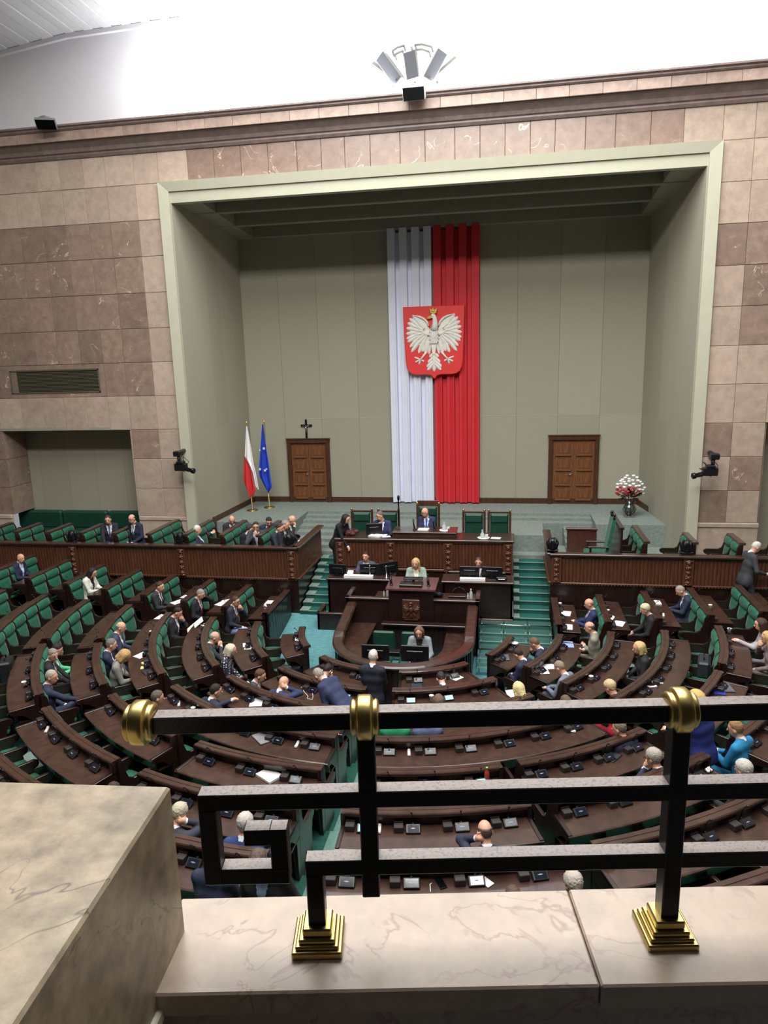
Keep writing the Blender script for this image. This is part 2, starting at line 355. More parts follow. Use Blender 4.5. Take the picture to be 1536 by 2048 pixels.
# right stone wall
mb = MB(); mb.box(7.06, 8.5, YF+.05, YF+.35, 0, 12.2); mb.box(8.5, 13, YF+.05, YF+.35, 5.06, 12.2); mb.box(8.5, 13, YF+.9, YF+1.05, 1, 5.1, 1)
wrt = tag(mb.build('wall_right', [ST_D, SAGED]), 'brown marble tiled wall on the flower side of the stage', None, kind='structure')
COLR = [7.06, 7.73, 8.46, 9.16, 9.86]
for r in range(len(ROWZ)-1):
    for c in range(4):
        z1, z0 = ROWZ[r], ROWZ[r+1]
        if z1 < 5.2 and c >= 2: continue
        lightz = (c == 0 and r not in (3, 8, 10)) or r < 3 or r == 7 or (c == 1 and r % 2 == 0 and r > 5)
        tile(wrt, COLR[c], COLR[c+1], z0, z1, 'L' if lightz else 'D')
mb = MB(); mb.box(7.02, 8.5, YF-.05, YF+.05, 2.50, 2.62, 0, .02); mb.box(7.04, 8.48, YF-.02, YF+.05, 1.5, 2.5); mb.build('plinth', ST_L, wrt)
# frieze above the niche
mb = MB(); mb.box(-6.46, 7.06, YF+.05, YF+.35, 11.2, 12.2); wfz = tag(mb.build('wall_frieze', ST_F), 'veined brown marble frieze above the stage opening', None, kind='structure')
FX = [-6.46, -5.65, -4.94, -4.23, -3.52, -2.78, -2.16, -1.57, -.94, -.21, .39, 1.1, 1.69, 2.27, 2.85, 3.41, 4.09, 4.75, 5.52, 6.23, 7.06]
for i in range(len(FX)-1): tile(wfz, FX[i], FX[i+1], 11.37, 12.14, 'L' if i < 1 or i > 18 else 'F')
# cornice: moulding courses and a course of single blocks
cor = empty('trim_1', (0, YF, 12.1), 'projecting marble cornice running across the whole wall', None, None, 'structure')
def course(prof, m_, name, x0=-14, x1=13):
    mb = MB(); mb.add([(x, y, z) for x in (x0, x1) for y, z in prof], [[k, (k+1) % len(prof), len(prof)+(k+1) % len(prof), len(prof)+k] for k in range(len(prof))]+[list(range(len(prof))), list(range(len(prof), 2*len(prof)))[::-1]]); return mb.build(name, m_, cor)
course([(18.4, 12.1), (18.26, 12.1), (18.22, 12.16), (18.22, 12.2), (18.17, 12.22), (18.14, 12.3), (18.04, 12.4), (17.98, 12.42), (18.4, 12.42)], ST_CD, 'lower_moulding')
for i in range(36):
    x0 = -13.6+i*.72; b_ = MB(); b_.box(x0+.003, x0+.717, 17.92, 18.4, 12.43, 12.66, 0, .006); b_.build('cornice_block', ST_C, cor)
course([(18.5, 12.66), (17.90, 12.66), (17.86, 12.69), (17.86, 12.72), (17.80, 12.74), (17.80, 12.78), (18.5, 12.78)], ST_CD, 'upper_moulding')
# upper white wall and the slatted soffit
mb = MB(); mb.box(-16, 15, 18.45, 18.7, 12.6, 19); tag(mb.build('wall_upper', WHITE), 'bright white upper wall above the cornice', None, kind='structure')
def ceil_pt(px, py): return PY(px, py, 18.45)
a, b_, c_ = ceil_pt(-260, 175), ceil_pt(135, 70), ceil_pt(363, 37)
sof = empty('ceiling', (-8, 15, 15), 'grey slatted ceiling vault meeting the white upper wall', None, None, 'structure')
def slatrun(p, q, n, off):
    for i in range(n):
        t0, t1 = i/n, (i+1)/n; g = .05/n
        A = p+(q-p)*(t0+g); B = p+(q-p)*(t1-g)
        mb = MB(); y0, y1 = 8.0, 18.44; jz = .012*(i % 2)
        mb.add([(A[0], y0, A[2]+jz), (B[0], y0, B[2]+jz), (B[0], y1, B[2]+jz), (A[0], y1, A[2]+jz), (A[0], y0, A[2]+.08), (B[0], y0, B[2]+.08), (B[0], y1, B[2]+.08), (A[0], y1, A[2]+.08)], [(0, 1, 2, 3), (4, 7, 6, 5), (0, 4, 5, 1), (1, 5, 6, 2), (2, 6, 7, 3), (3, 7, 4, 0)])
        mb.build('ceiling_slat', SOFF, sof)
slatrun(a, b_, 18, 0); slatrun(b_, c_, 12, 0)
mb = MB(); mb.box(c_[0], c_[0]+.06, 8, 18.44, c_[2]-.02, c_[2]+1.6); mb.build('ceiling_edge', SOFF, sof)
mb = MB()
for p, q in ((a, b_), (b_, c_)): mb.bar((p[0], 18.40, p[2]-.05), (q[0], 18.40, q[2]-.05), .1, .1)
mb.build('shadow_gap_strip', WHITE, sof)
# ------------------------------------------------------------------ niche
NL, NR = -6.2, 6.8; BL_, BR_ = -6.05, 6.38; ZT0, ZT1 = 10.87, 10.56; SZ = 2.215
mb = MB()
mb.add([(BL_, YB, 1.2), (BR_, YB, 1.2), (BR_, YB, 11), (BL_, YB, 11)], [(0, 1, 2, 3)]); mb.box(BL_-.5, BR_+.5, YB+.06, YB+.2, 1.2, 11)
wb = tag(mb.build('wall_back', SAGE), 'sage green fabric back wall of the stage niche', None, kind='structure')
bx = [BL_+(BR_-BL_)*i/10 for i in range(11)]
for i in range(10):
    for z0, z1 in ((SZ, 4.99), (4.995, 10.7)):
        p = MB(); p.box(bx[i]+.002, bx[i+1]-.002, YB-.03, YB, z0, z1, 0, .004); p.build('fabric_panel', SAGE, wb)
mb = MB(); mb.box(BL_, BR_, YB-.036, YB-.03, 4.975, 4.995); mb.build('panel_seam', SAGEF, wb)
def sidewall(name, xf, xb, s):
    mb = MB(); mb.add([(xf, YF, 1.2), (xb, YB, 1.2), (xb, YB, 11.1), (xf, YF, 11.1)], [(0, 1, 2, 3)])
    w_ = tag(mb.build(name, SAGE), kind='structure')
    n = 5
    for i in range(n):
        A = np.array([xf+(xb-xf)*i/n, YF+(YB-YF)*i/n]); B = np.array([xf+(xb-xf)*(i+1)/n, YF+(YB-YF)*(i+1)/n]); t = (B-A)/np.linalg.norm(B-A); A = A+t*.002; B = B-t*.002
        for z0, z1 in ((1.3, 4.99), (4.99, 10.9)):
            p = MB(); o = s*.03
            p.add([(A[0], A[1], z0), (B[0], B[1], z0), (B[0], B[1], z1), (A[0], A[1], z1), (A[0]+o, A[1], z0), (B[0]+o, B[1], z0), (B[0]+o, B[1], z1), (A[0]+o, A[1], z1)], [(4, 5, 6, 7), (0, 4, 7, 3), (1, 2, 6, 5), (3, 7, 6, 2), (0, 1, 5, 4)])
            p.build('fabric_panel', SAGE, w_)
    return w_
sidewall('wall_niche_left', NL, BL_, 1); sidewall('wall_niche_right', NR, BR_, -1)
# niche ceiling: fascia, deep bays and beams
def zc(y): return ZT0+(ZT1-ZT0)*(y-YF)/(YB-YF)
nc = empty('ceiling_niche', (0, 20, 10.6), 'sage niche ceiling with three deep dark bays between beams', None, None, 'structure')
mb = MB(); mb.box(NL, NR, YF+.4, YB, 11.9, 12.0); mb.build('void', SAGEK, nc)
mb = MB(); mb.box(NL, NR, YF, YF+.22, zc(YF), 11.2); mb.build('fascia', SAGEF, nc)
for y0, y1 in ((19.45, 19.62), (20.85, 21.02), (22.3, 22.5)):
    mb = MB(); mb.box(NL, NR, y0, y1, zc(y0), 11.95, 0, .02); mb.build('beam', SAGED, nc)
for x0, x1 in ((NL, NL+.75), (NR-.75, NR)):
    mb = MB(); mb.add([(x0, YF+.2, zc(YF)+.02), (x1, YF+.2, zc(YF)+.02), (x1, YB, zc(YB)+.02), (x0, YB, zc(YB)+.02), (x0, YF+.2, 11.9), (x1, YF+.2, 11.9), (x1, YB, 11.9), (x0, YB, 11.9)], [(0, 1, 2, 3), (0, 4, 5, 1), (1, 5, 6, 2), (2, 6, 7, 3), (3, 7, 4, 0)]); mb.build('edge_beam', SAGED, nc)
# mitred frame round the opening
fr = empty('trim_2', (0.3, YF, 2), 'pale sage frame around the stage opening', None, None, 'structure')
def mitre(p0, p1, q0, q1, name):
    mb = MB(); y0, y1 = YF-.1, YF+.1
    mb.add([(*p, ) for p in ((p0[0], y0, p0[1]), (p1[0], y0, p1[1]), (q1[0], y0+.05, q1[1]), (q0[0], y0+.05, q0[1]), (p0[0], y1, p0[1]), (p1[0], y1, p1[1]), (q1[0], y1, q1[1]), (q0[0], y1, q0[1]))], [(0, 1, 2, 3), (0, 4, 5, 1), (1, 5, 6, 2), (2, 6, 7, 3), (3, 7, 4, 0)]); mb.build(name, SAGEF, fr)
mitre((-6.46, 1.4), (-6.46, 11.37), (-6.2, 1.4), (-6.2, 11.14), 'frame_side'); mitre((7.06, 1.4), (7.06, 11.37), (6.8, 1.4), (6.8, 11.14), 'frame_side'); mitre((-6.46, 11.37), (7.06, 11.37), (-6.2, 11.14), (6.8, 11.14), 'frame_head')
# ------------------------------------------------------------------ stage, landing, platform, stairs
def carp(name, boxes, m_=CARPETS, label=None, kind='structure'):
    mb = MB()
    for b in boxes: mb.box(*b)
    return tag(mb.build(name, m_), label, None, None, kind)
LZ, PZ0 = 2.06, 1.6
carp('floor_stage', [(NL, NR, 21.0, YB, 1.2, SZ), (NL, -3.75, 19.4, 21.0, 1.2, SZ), (4.8, NR, 19.65, 21.0, 1.2, SZ)], CARPETS, 'grey green carpeted stage floor below the banner')
carp('floor_landing', [(-3.75, 4.8, 20.72, 21.0, 1.2, 2.137), (-2.45, 3.4, 18.95, 20.4, 1.2, LZ), (-3.75, 4.8, 20.4, 20.72, 1.2, LZ)], CARPETS, 'carpeted landing between the stage and the speaker desk')
def flight(name, x0, x1, ya, yb, za, zb, n, m_, label, mats=None):
    """steps from (ya, za) high end to (yb, zb) low end; each tread a part"""
    e = empty(name, ((x0+x1)/2, yb, zb), label, None, None, 'structure')
    for i in range(n):
        z = za-(za-zb)*(i+1)/(n+1); y1 = ya+(yb-ya)*i/n; y0 = ya+(yb-ya)*(i+1)/n
        mb = MB(); mb.box(x0, x1, y0, y1+.02, min(zb, z)-.3, z); t = mb.build('step', m_, e)
        if mats: mats(e, t, x0, x1, y0, y1, z)
    return e
flight('floor_steps_left', -3.75, -2.45, 20.4, 18.9, LZ, PZ0, 4, CARPETS, 'carpeted steps beside the seated group of men')
flight('floor_steps_right', 3.98, 4.8, 20.4, 18.9, LZ, PZ0, 4, CARPETS, 'carpeted steps behind the high-backed chair')
carp('floor_platform', [(-3.0, 3.45, 18.6, 18.95, .3, PZ0), (-1.93, 2.56, 17.3, 18.6, .3, PZ0), (-14, -2.75, 16.35, 19.4, .3, PZ0-.1), (3.45, 13, 16.35, 19.65, .3, PZ0)], CARPETS, 'carpeted platform behind the presiding desk')
def runner(xa, xb, lm):
    def f(e, t, x0, x1, y0, y1, z):
        mb = MB(); mb.box(xa, xb, y0-.006, y1, z-.10, z+.012); mb.build('runner', CARPETR, e)
        mb = MB(); mb.box(lm[0], lm[1], y0-.02, y1-.03, z+.0, z+.016); mb.build('pale_mat', CARPETL, e)
        mb = MB(); mb.box(x0, x1, y0-.02, y0, z-.006, z+.013); mb.build('nosing', GLASSE, e)
    return f
flight('stairs_left', -2.68, -1.95, 18.6, 16.2, PZ0, .62, 8, CARPET, 'green stairs with pale mats between the box and the presiding desk', runner(-2.42, -1.95, (-2.68, -2.45)))
flight('stairs_right', 2.58, 3.42, 18.6, 16.2, PZ0, .62, 8, CARPET, 'green stairs with pale edges beside the fluted box', runner(2.74, 3.26, (2.58, 2.72)))
# baseboards of the niche
for nm, A, B in (('baseboard_back', (BL_, YB-.05), (BR_, YB-.05)), ('baseboard_left', (NL+.04, 19.25), (BL_+.04, YB-.03)), ('baseboard_right', (NR-.05, 19.5), (BR_-.05, YB-.03))):
    mb = MB(); mb.bar((A[0], A[1], SZ+.06), (B[0], B[1], SZ+.06), .05, .22); tag(mb.build(nm, WOODR), kind='structure')
for x, y in ((NL+.05, 19.27), (NR-.05, 19.52)):
    mb = MB(); mb.box(x-.06, x+.06, y-.08, y+.08, 1.4, SZ+.18); tag(mb.build('trim_3', WOODR), kind='structure')
# ------------------------------------------------------------------ amphitheatre floor
XC, YC, R0, DR, Z0, DZ = .27, 14.307, 4.195, .987, 1.4, .109
def Rr(i): return R0+DR*i
def Zr(i): return Z0+DZ*i
HR = 1.06
def Fl(i): return Zr(i)-HR
def upt(r, th):   # th degrees round the horseshoe: negative = straight part beside the tall box
    if th < 0: return np.array([XC-r, YC-th*.1]), np.array([-1., 0])
    if th > 180: return np.array([XC+r, YC+(th-180)*.1]), np.array([1., 0])
    a = R_(th); d = np.array([-math.cos(a), -math.sin(a)]); return np.array([XC, YC])+r*d, d
WELL = .1
def ring(r0, r1, z, zb=-.3, ths=None):
    ths = ths or ([-22, -10]+[3*k for k in range(61)]+[190, 202]); mb = MB(); vs = []
    for t in ths:
        for r, zz in ((r0, zb), (r0, z), (r1, z), (r1, zb)):
            p, _ = upt(r, t); vs.append((p[0], p[1], zz))
    n = len(ths); fs = [[4*k+j, 4*k+j+1, 4*k+5+j, 4*k+4+j] for k in range(n-1) for j in range(3)]
    return mb.add(vs, fs)
for i in range(-1, 8):
    ring(Rr(i-1)+.02 if i > -1 else Rr(-2)+.02, Rr(i)+.02, Fl(i)).build('floor_tier', CARPET if i > -1 else CARPETB)['kind'] = 'structure'
ob = MB(); ob.box(-3, 3.6, 8.5, 16.4, -.3, WELL); tag(ob.build('floor_well', CARPETB), 'turquoise carpet of the well in front of the rostrum', None, kind='structure')
rp = MB(); rp.add([(-2.95, 13.5, WELL+.005), (-1.0, 13.5, WELL+.005), (-1.0, 16.25, .64), (-2.95, 16.25, .64), (-2.95, 16.25, .1), (-1.0, 16.25, .1)], [(0, 1, 2, 3), (3, 2, 5, 4), (0, 3, 4), (1, 5, 2)])
tag(rp.build('floor_ramp', CARPETB), 'turquoise carpeted ramp beside the rostrum', None, kind='structure')

# the rest of the room: side walls, the wall and floor of the gallery behind the viewpoint
GDARK = mat('gallery_panelling', (14, 12, 11), .8, var=.15, scale=3)
for nm, b in (('wall_side_left', (-14.3, -14.1, -4, 18.4, -.3, 17)), ('wall_side_right', (13.1, 13.3, -4, 18.4, -.3, 17)), ('wall_gallery', (-14.2, 13.2, -3.2, -3.0, -.3, 17))):
    mb = MB(); mb.box(*b); tag(mb.build(nm, ST_D if 'side' in nm else GDARK), kind='structure')
mb = MB(); mb.box(-14.2, 13.2, -3.0, .3, 4.9, 5.2); tag(mb.build('floor_gallery', GDARK), kind='structure')
mb = MB(); mb.box(-14.2, 13.2, -3.0, -.6, 9.6, 9.8); tag(mb.build('ceiling_gallery', GDARK), kind='structure')
mb = MB(); mb.box(-14.2, 13.2, -.2, 19, -.5, -.3); tag(mb.build('floor_slab', CARPET), kind='structure')
# ================================================================== stage dressing
# banner: four white and four red boxed pleats over a flat backing
ban = empty('hanging_banner', (.13, YB-.2, 2.25), 'tall white and red pleated banner hanging behind the presiding desk', 'banner')
def pleats(xa, xb, m_, nm):
    n = 4; w_ = (xb-xa); g = w_*.085; pw = (w_-3*g)/4
    mb = MB(); mb.box(xa, xb, YB-.10, YB-.06, 2.26, 10.5); mb.build(nm+'_backing', m_, ban)
    for i in range(n):
        x0 = xa+i*(pw+g); p = MB()
        # fold that widens slightly towards the floor
        prof0 = [(x0, YB-.10), (x0+.02, YB-.24), (x0+pw-.02, YB-.24), (x0+pw, YB-.10)]
        prof1 = [(x0, YB-.10), (x0+.05, YB-.22), (x0+pw*.35, YB-.25), (x0+pw*.55, YB-.2), (x0+pw*.8, YB-.25), (x0+pw, YB-.10)]
        def pr(t): 
            k = min(1, max(0, (8.4-t)/3.))
            base = [(x0, .0), (x0+.02, .14), (x0+pw*.35, .14), (x0+pw*.55, .14-.05*k), (x0+pw*.8, .14+.0*k), (x0+pw-.02, .14), (x0+pw, 0)]
            return [(a, YB-.10-b) for a, b in base]
        zs = [2.26, 4, 5.5, 6.5, 7.5, 8.4, 10.62]; vs = [(q[0], q[1], z) for z in zs for q in pr(z)]; m7 = 7
        fs = [[k*m7+j, k*m7+(j+1), (k+1)*m7+j+1, (k+1)*m7+j] for k in range(len(zs)-1) for j in range(m7-1)]+[list(range(m7)), list(range((len(zs)-1)*m7, len(zs)*m7))[::-1]]
        p.add(vs, fs); p.build(nm+'_pleat', m_, ban)
pleats(-1.26, .10, WHITEM, 'white'); pleats(.13, 1.53, REDM, 'red')
# shield with the crowned eagle in relief, traced left half mirrored
SH = empty('coat_of_arms', (.13, YB-.42, 6.25), 'red shield with a white crowned eagle mounted on the banner', 'emblem')
def cz(x, y): p = PY(740+x/5.85, 430+y/5.85, YB-.4); return (float(p[0]), float(p[2]))
SCX = (cz(385, 1078)[0]+cz(1107, 1035)[0])/2
def mir(pts): return [(2*SCX-x, z) for x, z in pts]
half = [cz(385, 1078), cz(400, 1400), cz(420, 1720), cz(432, 1790), cz(455, 1835), cz(490, 1862), cz(540, 1872), cz(680, 1870), cz(722, 1880), cz(745, 1915)]
outline = half+mir(half)[::-1]
mb = MB(); mb.prism(outline, YB-.42, YB-.30, 'xz', 0, .02); mb.build('shield_board', SHIELDR, SH)
mb = MB(); mb.box(SCX-.2, SCX+.2, YB-.31, YB-.05, 7.0, 7.6); mb.build('wall_mount', STEEL, SH)
def lobe(mb, x, z, ang, L, W, D, y=YB-.42, mi=0):
    """pointed feather dome from (x,z) outwards along ang"""
    ca, sa = math.cos(ang), math.sin(ang); out = []
    for t, ww in ((0, .4), (.25, .85), (.6, 1.), (.88, .85), (1., .2)):
        out.append((t, ww))
    vs = []; 
    for t, ww in out:
        for s_, d in ((-1, 0), (-.5, .8), (0, 1), (.5, .8), (1, 0)):
            u = t*L; v = s_*ww*W/2; vs.append((x+u*ca-v*sa, y-D*d*(1-.5*t)-.004, z+u*sa+v*ca))
    fs = [[r*5+k, r*5+k+1, (r+1)*5+k+1, (r+1)*5+k] for r in range(4) for k in range(4)]
    mb.add(vs, fs, mi, True)
for s_ in (1, -1):
    mb = MB()
    Xs = lambda x: SCX+s_*(x-SCX)
    def L2(px, py, qx, qy, W, D):
        a_, b_ = cz(px, py), cz(qx, qy); x0, x1 = Xs(a_[0]), Xs(b_[0]); lobe(mb, x0, a_[1], math.atan2(b_[1]-a_[1], x1-x0), math.hypot(x1-x0, b_[1]-a_[1]), W, D)
    wing = [cz(*p) for p in ((690, 1320), (665, 1255), (625, 1210), (575, 1188), (515, 1180), (490, 1230), (470, 1300), (470, 1400), (500, 1470), (540, 1520), (600, 1520), (660, 1490), (705, 1450), (705, 1390))]
    mb.prism([(Xs(x), z) for x, z in wing], YB-.42, YB-.432, 'xz', 0, .006)
    for (a_, b_) in (((600, 1290), (500, 1172)), ((585, 1310), (462, 1212)), ((575, 1330), (440, 1262)), ((570, 1350), (426, 1325)), ((570, 1370), (424, 1392)), ((575, 1390), (430, 1450)), ((585, 1400), (440, 1488)), ((600, 1410), (468, 1548)), ((620, 1420), (486, 1604)), ((640, 1425), (570, 1618)), ((660, 1430), (615, 1592)), ((680, 1430), (650, 1560))): L2(*a_, *b_, .115, .05)
    for (a_, b_) in (((640, 1330), (560, 1255)), ((630, 1345), (535, 1300)), ((625, 1360), (520, 1350)), ((630, 1380), (520, 1405)), ((640, 1395), (545, 1460)), ((655, 1405), (580, 1500)), ((670, 1410), (625, 1520))): L2(*a_, *b_, .12, .085)
    ptsr = [cz(*p) for p in ((695, 1405), (650, 1395), (600, 1350), (570, 1340))]; mb.tube([(Xs(x), YB-.47, z) for x, z in ptsr], [.03, .035, .03, .015], 6)
    ptsr = [cz(*p) for p in ((688, 1300), (668, 1250), (630, 1212), (580, 1190), (515, 1178))]; mb.tube([(Xs(x), YB-.46, z) for x, z in ptsr], [.03, .035, .035, .03, .012], 6)
    mb.build('wing', EAGLEW, SH)
    mb = MB()   # leg: feathered thigh, shank and talons
    L2(700, 1470, 645, 1620, .13, .06); L2(690, 1500, 610, 1600, .09, .05); L2(715, 1500, 690, 1630, .08, .05)
    sh_ = [cz(*p) for p in ((665, 1600), (620, 1660), (590, 1695))]; mb.tube([(Xs(x), YB-.45, z) for x, z in sh_], [.035, .028, .03], 8)
    for q in ((520, 1665), (530, 1725), (575, 1750), (635, 1715)): L2(592, 1692, *q, .06, .05)
    mb.build('talon_leg', EAGLEW, SH)
mb = MB()
bd = [cz(*p) for p in ((700, 1330), (690, 1390), (700, 1470), (722, 1560), (735, 1640))]; bd = [(2*SCX-x if False else x, z) for x, z in bd]
mb.prism(bd+mir(bd)[::-1], YB-.42, YB-.5, 'xz', 0, .03)
c0 = cz(748, 1400); mb.ell((SCX, YB-.47, c0[1]), (.13, .08, .2), 12, 8)
nk = [cz(*p) for p in ((752, 1350), (765, 1270), (760, 1215), (745, 1180))]; mb.tube([(x, YB-.48, z) for x, z in nk], [.12, .085, .07, .07], 10)
hd = cz(742, 1180); mb.ell((hd[0], YB-.49, hd[1]), (.075, .06, .065), 10, 7)
for i in range(7):
    z = c0[1]+.14-.055*i
    for x in (-.09, -.03, .03, .09): lobe(mb, SCX+x+(.03 if i % 2 else 0), z, -math.pi/2, .08, .06, .03, YB-.53)
mb.build('body', EAGLEW, SH)
mb = MB(); t0 = cz(748, 1590)
for dx, L_, W_ in ((0, .62, .13),): lobe(mb, SCX, t0[1], -math.pi/2, L_, W_, .07)
for s_ in (1, -1):
    for k, (zz, ln, an) in enumerate(((-.08, .16, .5), (-.2, .22, .42), (-.3, .27, .35), (-.38, .27, .62))):
        lobe(mb, SCX+s_*.02, t0[1]+zz, -math.pi/2+s_*(.95-an*.3), ln, .11, .06)
mb.build('tail', EAGLEW, SH)
mb = MB(); bk = [cz(*p) for p in ((730, 1172), (690, 1182), (668, 1215), (700, 1218), (735, 1205))]; mb.prism(bk, YB-.46, YB-.53, 'xz', 0, .01); mb.build('beak', GOLD, SH)
mb = MB(); cr = [cz(*p) for p in ((712, 1155), (700, 1095), (722, 1112), (740, 1085), (758, 1112), (792, 1095), (780, 1150), (745, 1160))]; mb.prism(cr, YB-.46, YB-.54, 'xz', 0, .01); mb.ell((cz(742, 1125)[0], YB-.54, cz(742, 1125)[1]), (.05, .02, .03)); mb.build('crown', GOLD, SH)
# double doors
def door(n, x0, x1, z1, lab):
    z0 = SZ; d = empty('door_%d' % n, ((x0+x1)/2, YB, z0), lab, None, None, 'structure'); fw = .13
    mb = MB()
    for a, b in ((x0, x0+fw), (x1-fw, x1)): mb.box(a, b, YB-.14, YB-.02, z0, z1, 0, .015)
    mb.box(x0, x1, YB-.15, YB-.02, z1-fw, z1, 0, .015); mb.box(x0-.02, x1+.02, YB-.17, YB-.02, z1, z1+.03); mb.build('door_frame', WOODR, d)
    xm = (x0+x1)/2
    for s_, (a, b) in enumerate(((x0+fw, xm-.004), (xm+.004, x1-fw))):
        mb = MB(); mb.box(a, b, YB-.07, YB-.02, z0+.01, z1-fw-.005); leaf = mb.build('door_leaf', WOODD, d)
        h = (z1-fw-z0-.14)/4
        for k in range(4):
            zz = z0+.1+k*h; w_ = b-a
            f_ = MB()   # raised moulding frame and fielded panel
            f_.box(a+.1, b-.08, YB-.085, YB-.07, zz+.05, zz+h-.06); f_.box(a+.15, b-.13, YB-.095, YB-.085, zz+.1, zz+h-.11, 0, .008)
            f_.prism([(YB-.07, zz+.02), (YB-.125, zz+.02), (YB-.125, zz+.03), (YB-.07, zz+.06)], a+.09, b-.07, 'yz'); f_.build('door_panel', WOODD, leaf)
        if s_ == 0:
            hm = MB(); hz = z0+.95; hm.tube([(b-.04, YB-.07, hz), (b-.04, YB-.12, hz), (b-.14, YB-.12, hz-.015)], .011, 8); hm.box(b-.055, b-.025, YB-.085, YB-.07, hz-.1, hz+.04); hm.build('door_handle', STEEL, leaf)
door(1, -4.76, -3.33, 4.31, 'dark oak double door below the crucifix'); door(2, 3.64, 5.15, 4.35, 'dark oak double door near the flower vase')
mb = MB(); mb.box(-4.115, -4.055, YB-.09, YB-.05, 4.34, 4.95); mb.box(-4.26, -3.89, YB-.09, YB-.05, 4.73, 4.79)
cx = tag(mb.build('wall_crucifix', BLACK), 'small dark crucifix on the wall above the door', 'crucifix')
mb = MB(); c1 = (-4.085, YB-.1, 4.72); mb.ell((c1[0], c1[1], 4.755), (.018, .018, .022)); mb.tube([(c1[0], c1[1], 4.735), (c1[0], c1[1], 4.64), (c1[0]+.008, c1[1], 4.53)], [.022, .02, .012], 8)
mb.tube([(c1[0]-.12, c1[1]+.005, 4.765), (c1[0], c1[1], 4.72), (c1[0]+.12, c1[1]+.005, 4.765)], .008, 6); mb.build('figure', STEEL, cx)
# flags on poles
def flag(x, y, top, rows, lab, nm):
    e = empty(nm, (x, y, SZ), lab, 'flag')
    mb = MB(); mb.lathe([(.18, 0), (.18, .02), (.06, .035), (.03, .05), (.016, .07), (.016, top-.05)], (x, y, SZ), 16); mb.build('pole', BRASS, e)
    mb = MB(); mb.lathe([(.01, 0), (.03, .03), (.035, .05), (.02, .08), (.002, .09)], (x, y, SZ+top-.05), 10); mb.build('finial', GOLD, e)
    return e
def drape(e, nm, m_, x, y, zt, outl, name='cloth', x_off=0.):
    """cloth hanging in folds; outl rows: (z, xl, xr) relative to pole x"""
    mb = MB(); nu = 20
    def fn(u, v):
        k = v*(len(outl)-1); i = min(int(k), len(outl)-2); t = k-i
        a = [outl[i][j]*(1-t)+outl[i+1][j]*t for j in range(5)]
        zz = a[0]*(1-u)+a[3]*u
        xx = a[1]+(a[2]-a[1])*u; amp = .018+.05*v
        return (x+xx, y-.10+amp*math.sin(u*11+v*1.5), SZ+zz)
    mb.grid(fn, nu, 16); return mb.build(nm, m_, e)
pf = PZ(505, 1021, SZ); pe = PZ(539, 1015, SZ)
def pxz(px, py, Y): p = PY(px, py, Y); return float(p[0]), float(p[2])-SZ
fy = pf[1]
e = flag(pf[0], fy, pxz(495, 845, fy)[1], None, 'white and red flag on a brass pole in the niche corner', 'standing_flag')
def rows(pp, Y, px0): return [(pxz(l[0], l[1], Y)[1], pxz(l[0], l[1], Y)[0]-px0, pxz(r[0], r[1], Y)[0]-px0, pxz(r[0], r[1], Y)[1], 0) for l, r in pp]
fl = lambda x, y: (460+x/6.4, 830+y/6.4)
drape(e, 'white_cloth', WHITEF, pf[0], fy, 0, rows([(fl(222, 140), fl(238, 140)), (fl(208, 400), fl(290, 420)), (fl(200, 520), fl(320, 620)), (fl(300, 720), fl(350, 740)), (fl(345, 900), fl(385, 945))], fy, pf[0]))
drape(e, 'red_cloth', REDF, pf[0], fy-.02, 0, rows([(fl(200, 515), fl(206, 525)), (fl(192, 640), fl(285, 670)), (fl(186, 760), fl(315, 800)), (fl(186, 850), fl(350, 960)), (fl(265, 1035), fl(300, 1030))], fy, pf[0]))
fy = pe[1]
e = flag(pe[0], fy, pxz(528, 843, fy)[1], None, 'blue flag with gold stars on a brass pole beside the door', 'standing_flag')
fr_ = rows([(fl(425, 115), fl(440, 115)), (fl(405, 380), fl(475, 390)), (fl(385, 620), fl(515, 620)), (fl(378, 770), fl(540, 820)), (fl(470, 950), fl(552, 910)), (fl(497, 985), fl(512, 980))], fy, pe[0])
drape(e, 'blue_cloth', BLUEF, pe[0], fy, 0, fr_)
for sx, sy in ((460, 418), (408, 440), (410, 682), (474, 697), (494, 680)):
    X, Z = pxz(*fl(sx, sy), fy); r = .055 if sx not in (408, 494) else .035
    pl = [(X+(r if k % 2 == 0 else r*.42)*math.sin(k*math.pi/5), SZ+Z+(r if k % 2 == 0 else r*.42)*math.cos(k*math.pi/5)) for k in range(10)]
    mb = MB(); mb.prism(pl, fy-.20, fy-.195, 'xz'); mb.build('star', mat('star_white', (240, 238, 215), .6), e)
# flower vase
v0 = PZ(1258, 1033, SZ); vx, vy = float(v0[0]), float(v0[1])
vs_ = empty('flower_vase', (vx, vy, SZ), 'wrought iron vase with white and red flowers in the niche corner', 'vase')
mb = MB(); mb.box(vx-.14, vx+.14, vy-.14, vy+.14, SZ, SZ+.03, 0, .01); mb.lathe([(.05, 0), (.04, .05), (.11, .12), (.15, .2), (.13, .28), (.07, .34), (.09, .42), (.05, .43)], (vx, vy, SZ+.03), 16); mb.build('vase', mat('pewter', (120, 124, 122), .25, metal=.8), vs_)
mb = MB()
for k in range(8):
    g = k*math.pi/4; c_, s_ = math.cos(g), math.sin(g)
    mb.tube([(vx+c_*r, vy+s_*r, SZ+z) for r, z in ((.06, .05), (.14, .12), (.18, .22), (.14, .32), (.08, .38), (.12, .48), (.2, .56), (.24, .53), (.21, .48))], .009, 5)
mb.build('iron_scrolls', BLACK, vs_)
DKLEAF = mat('dark_leaf', (30, 52, 34), .6, var=.3); mb = MB()
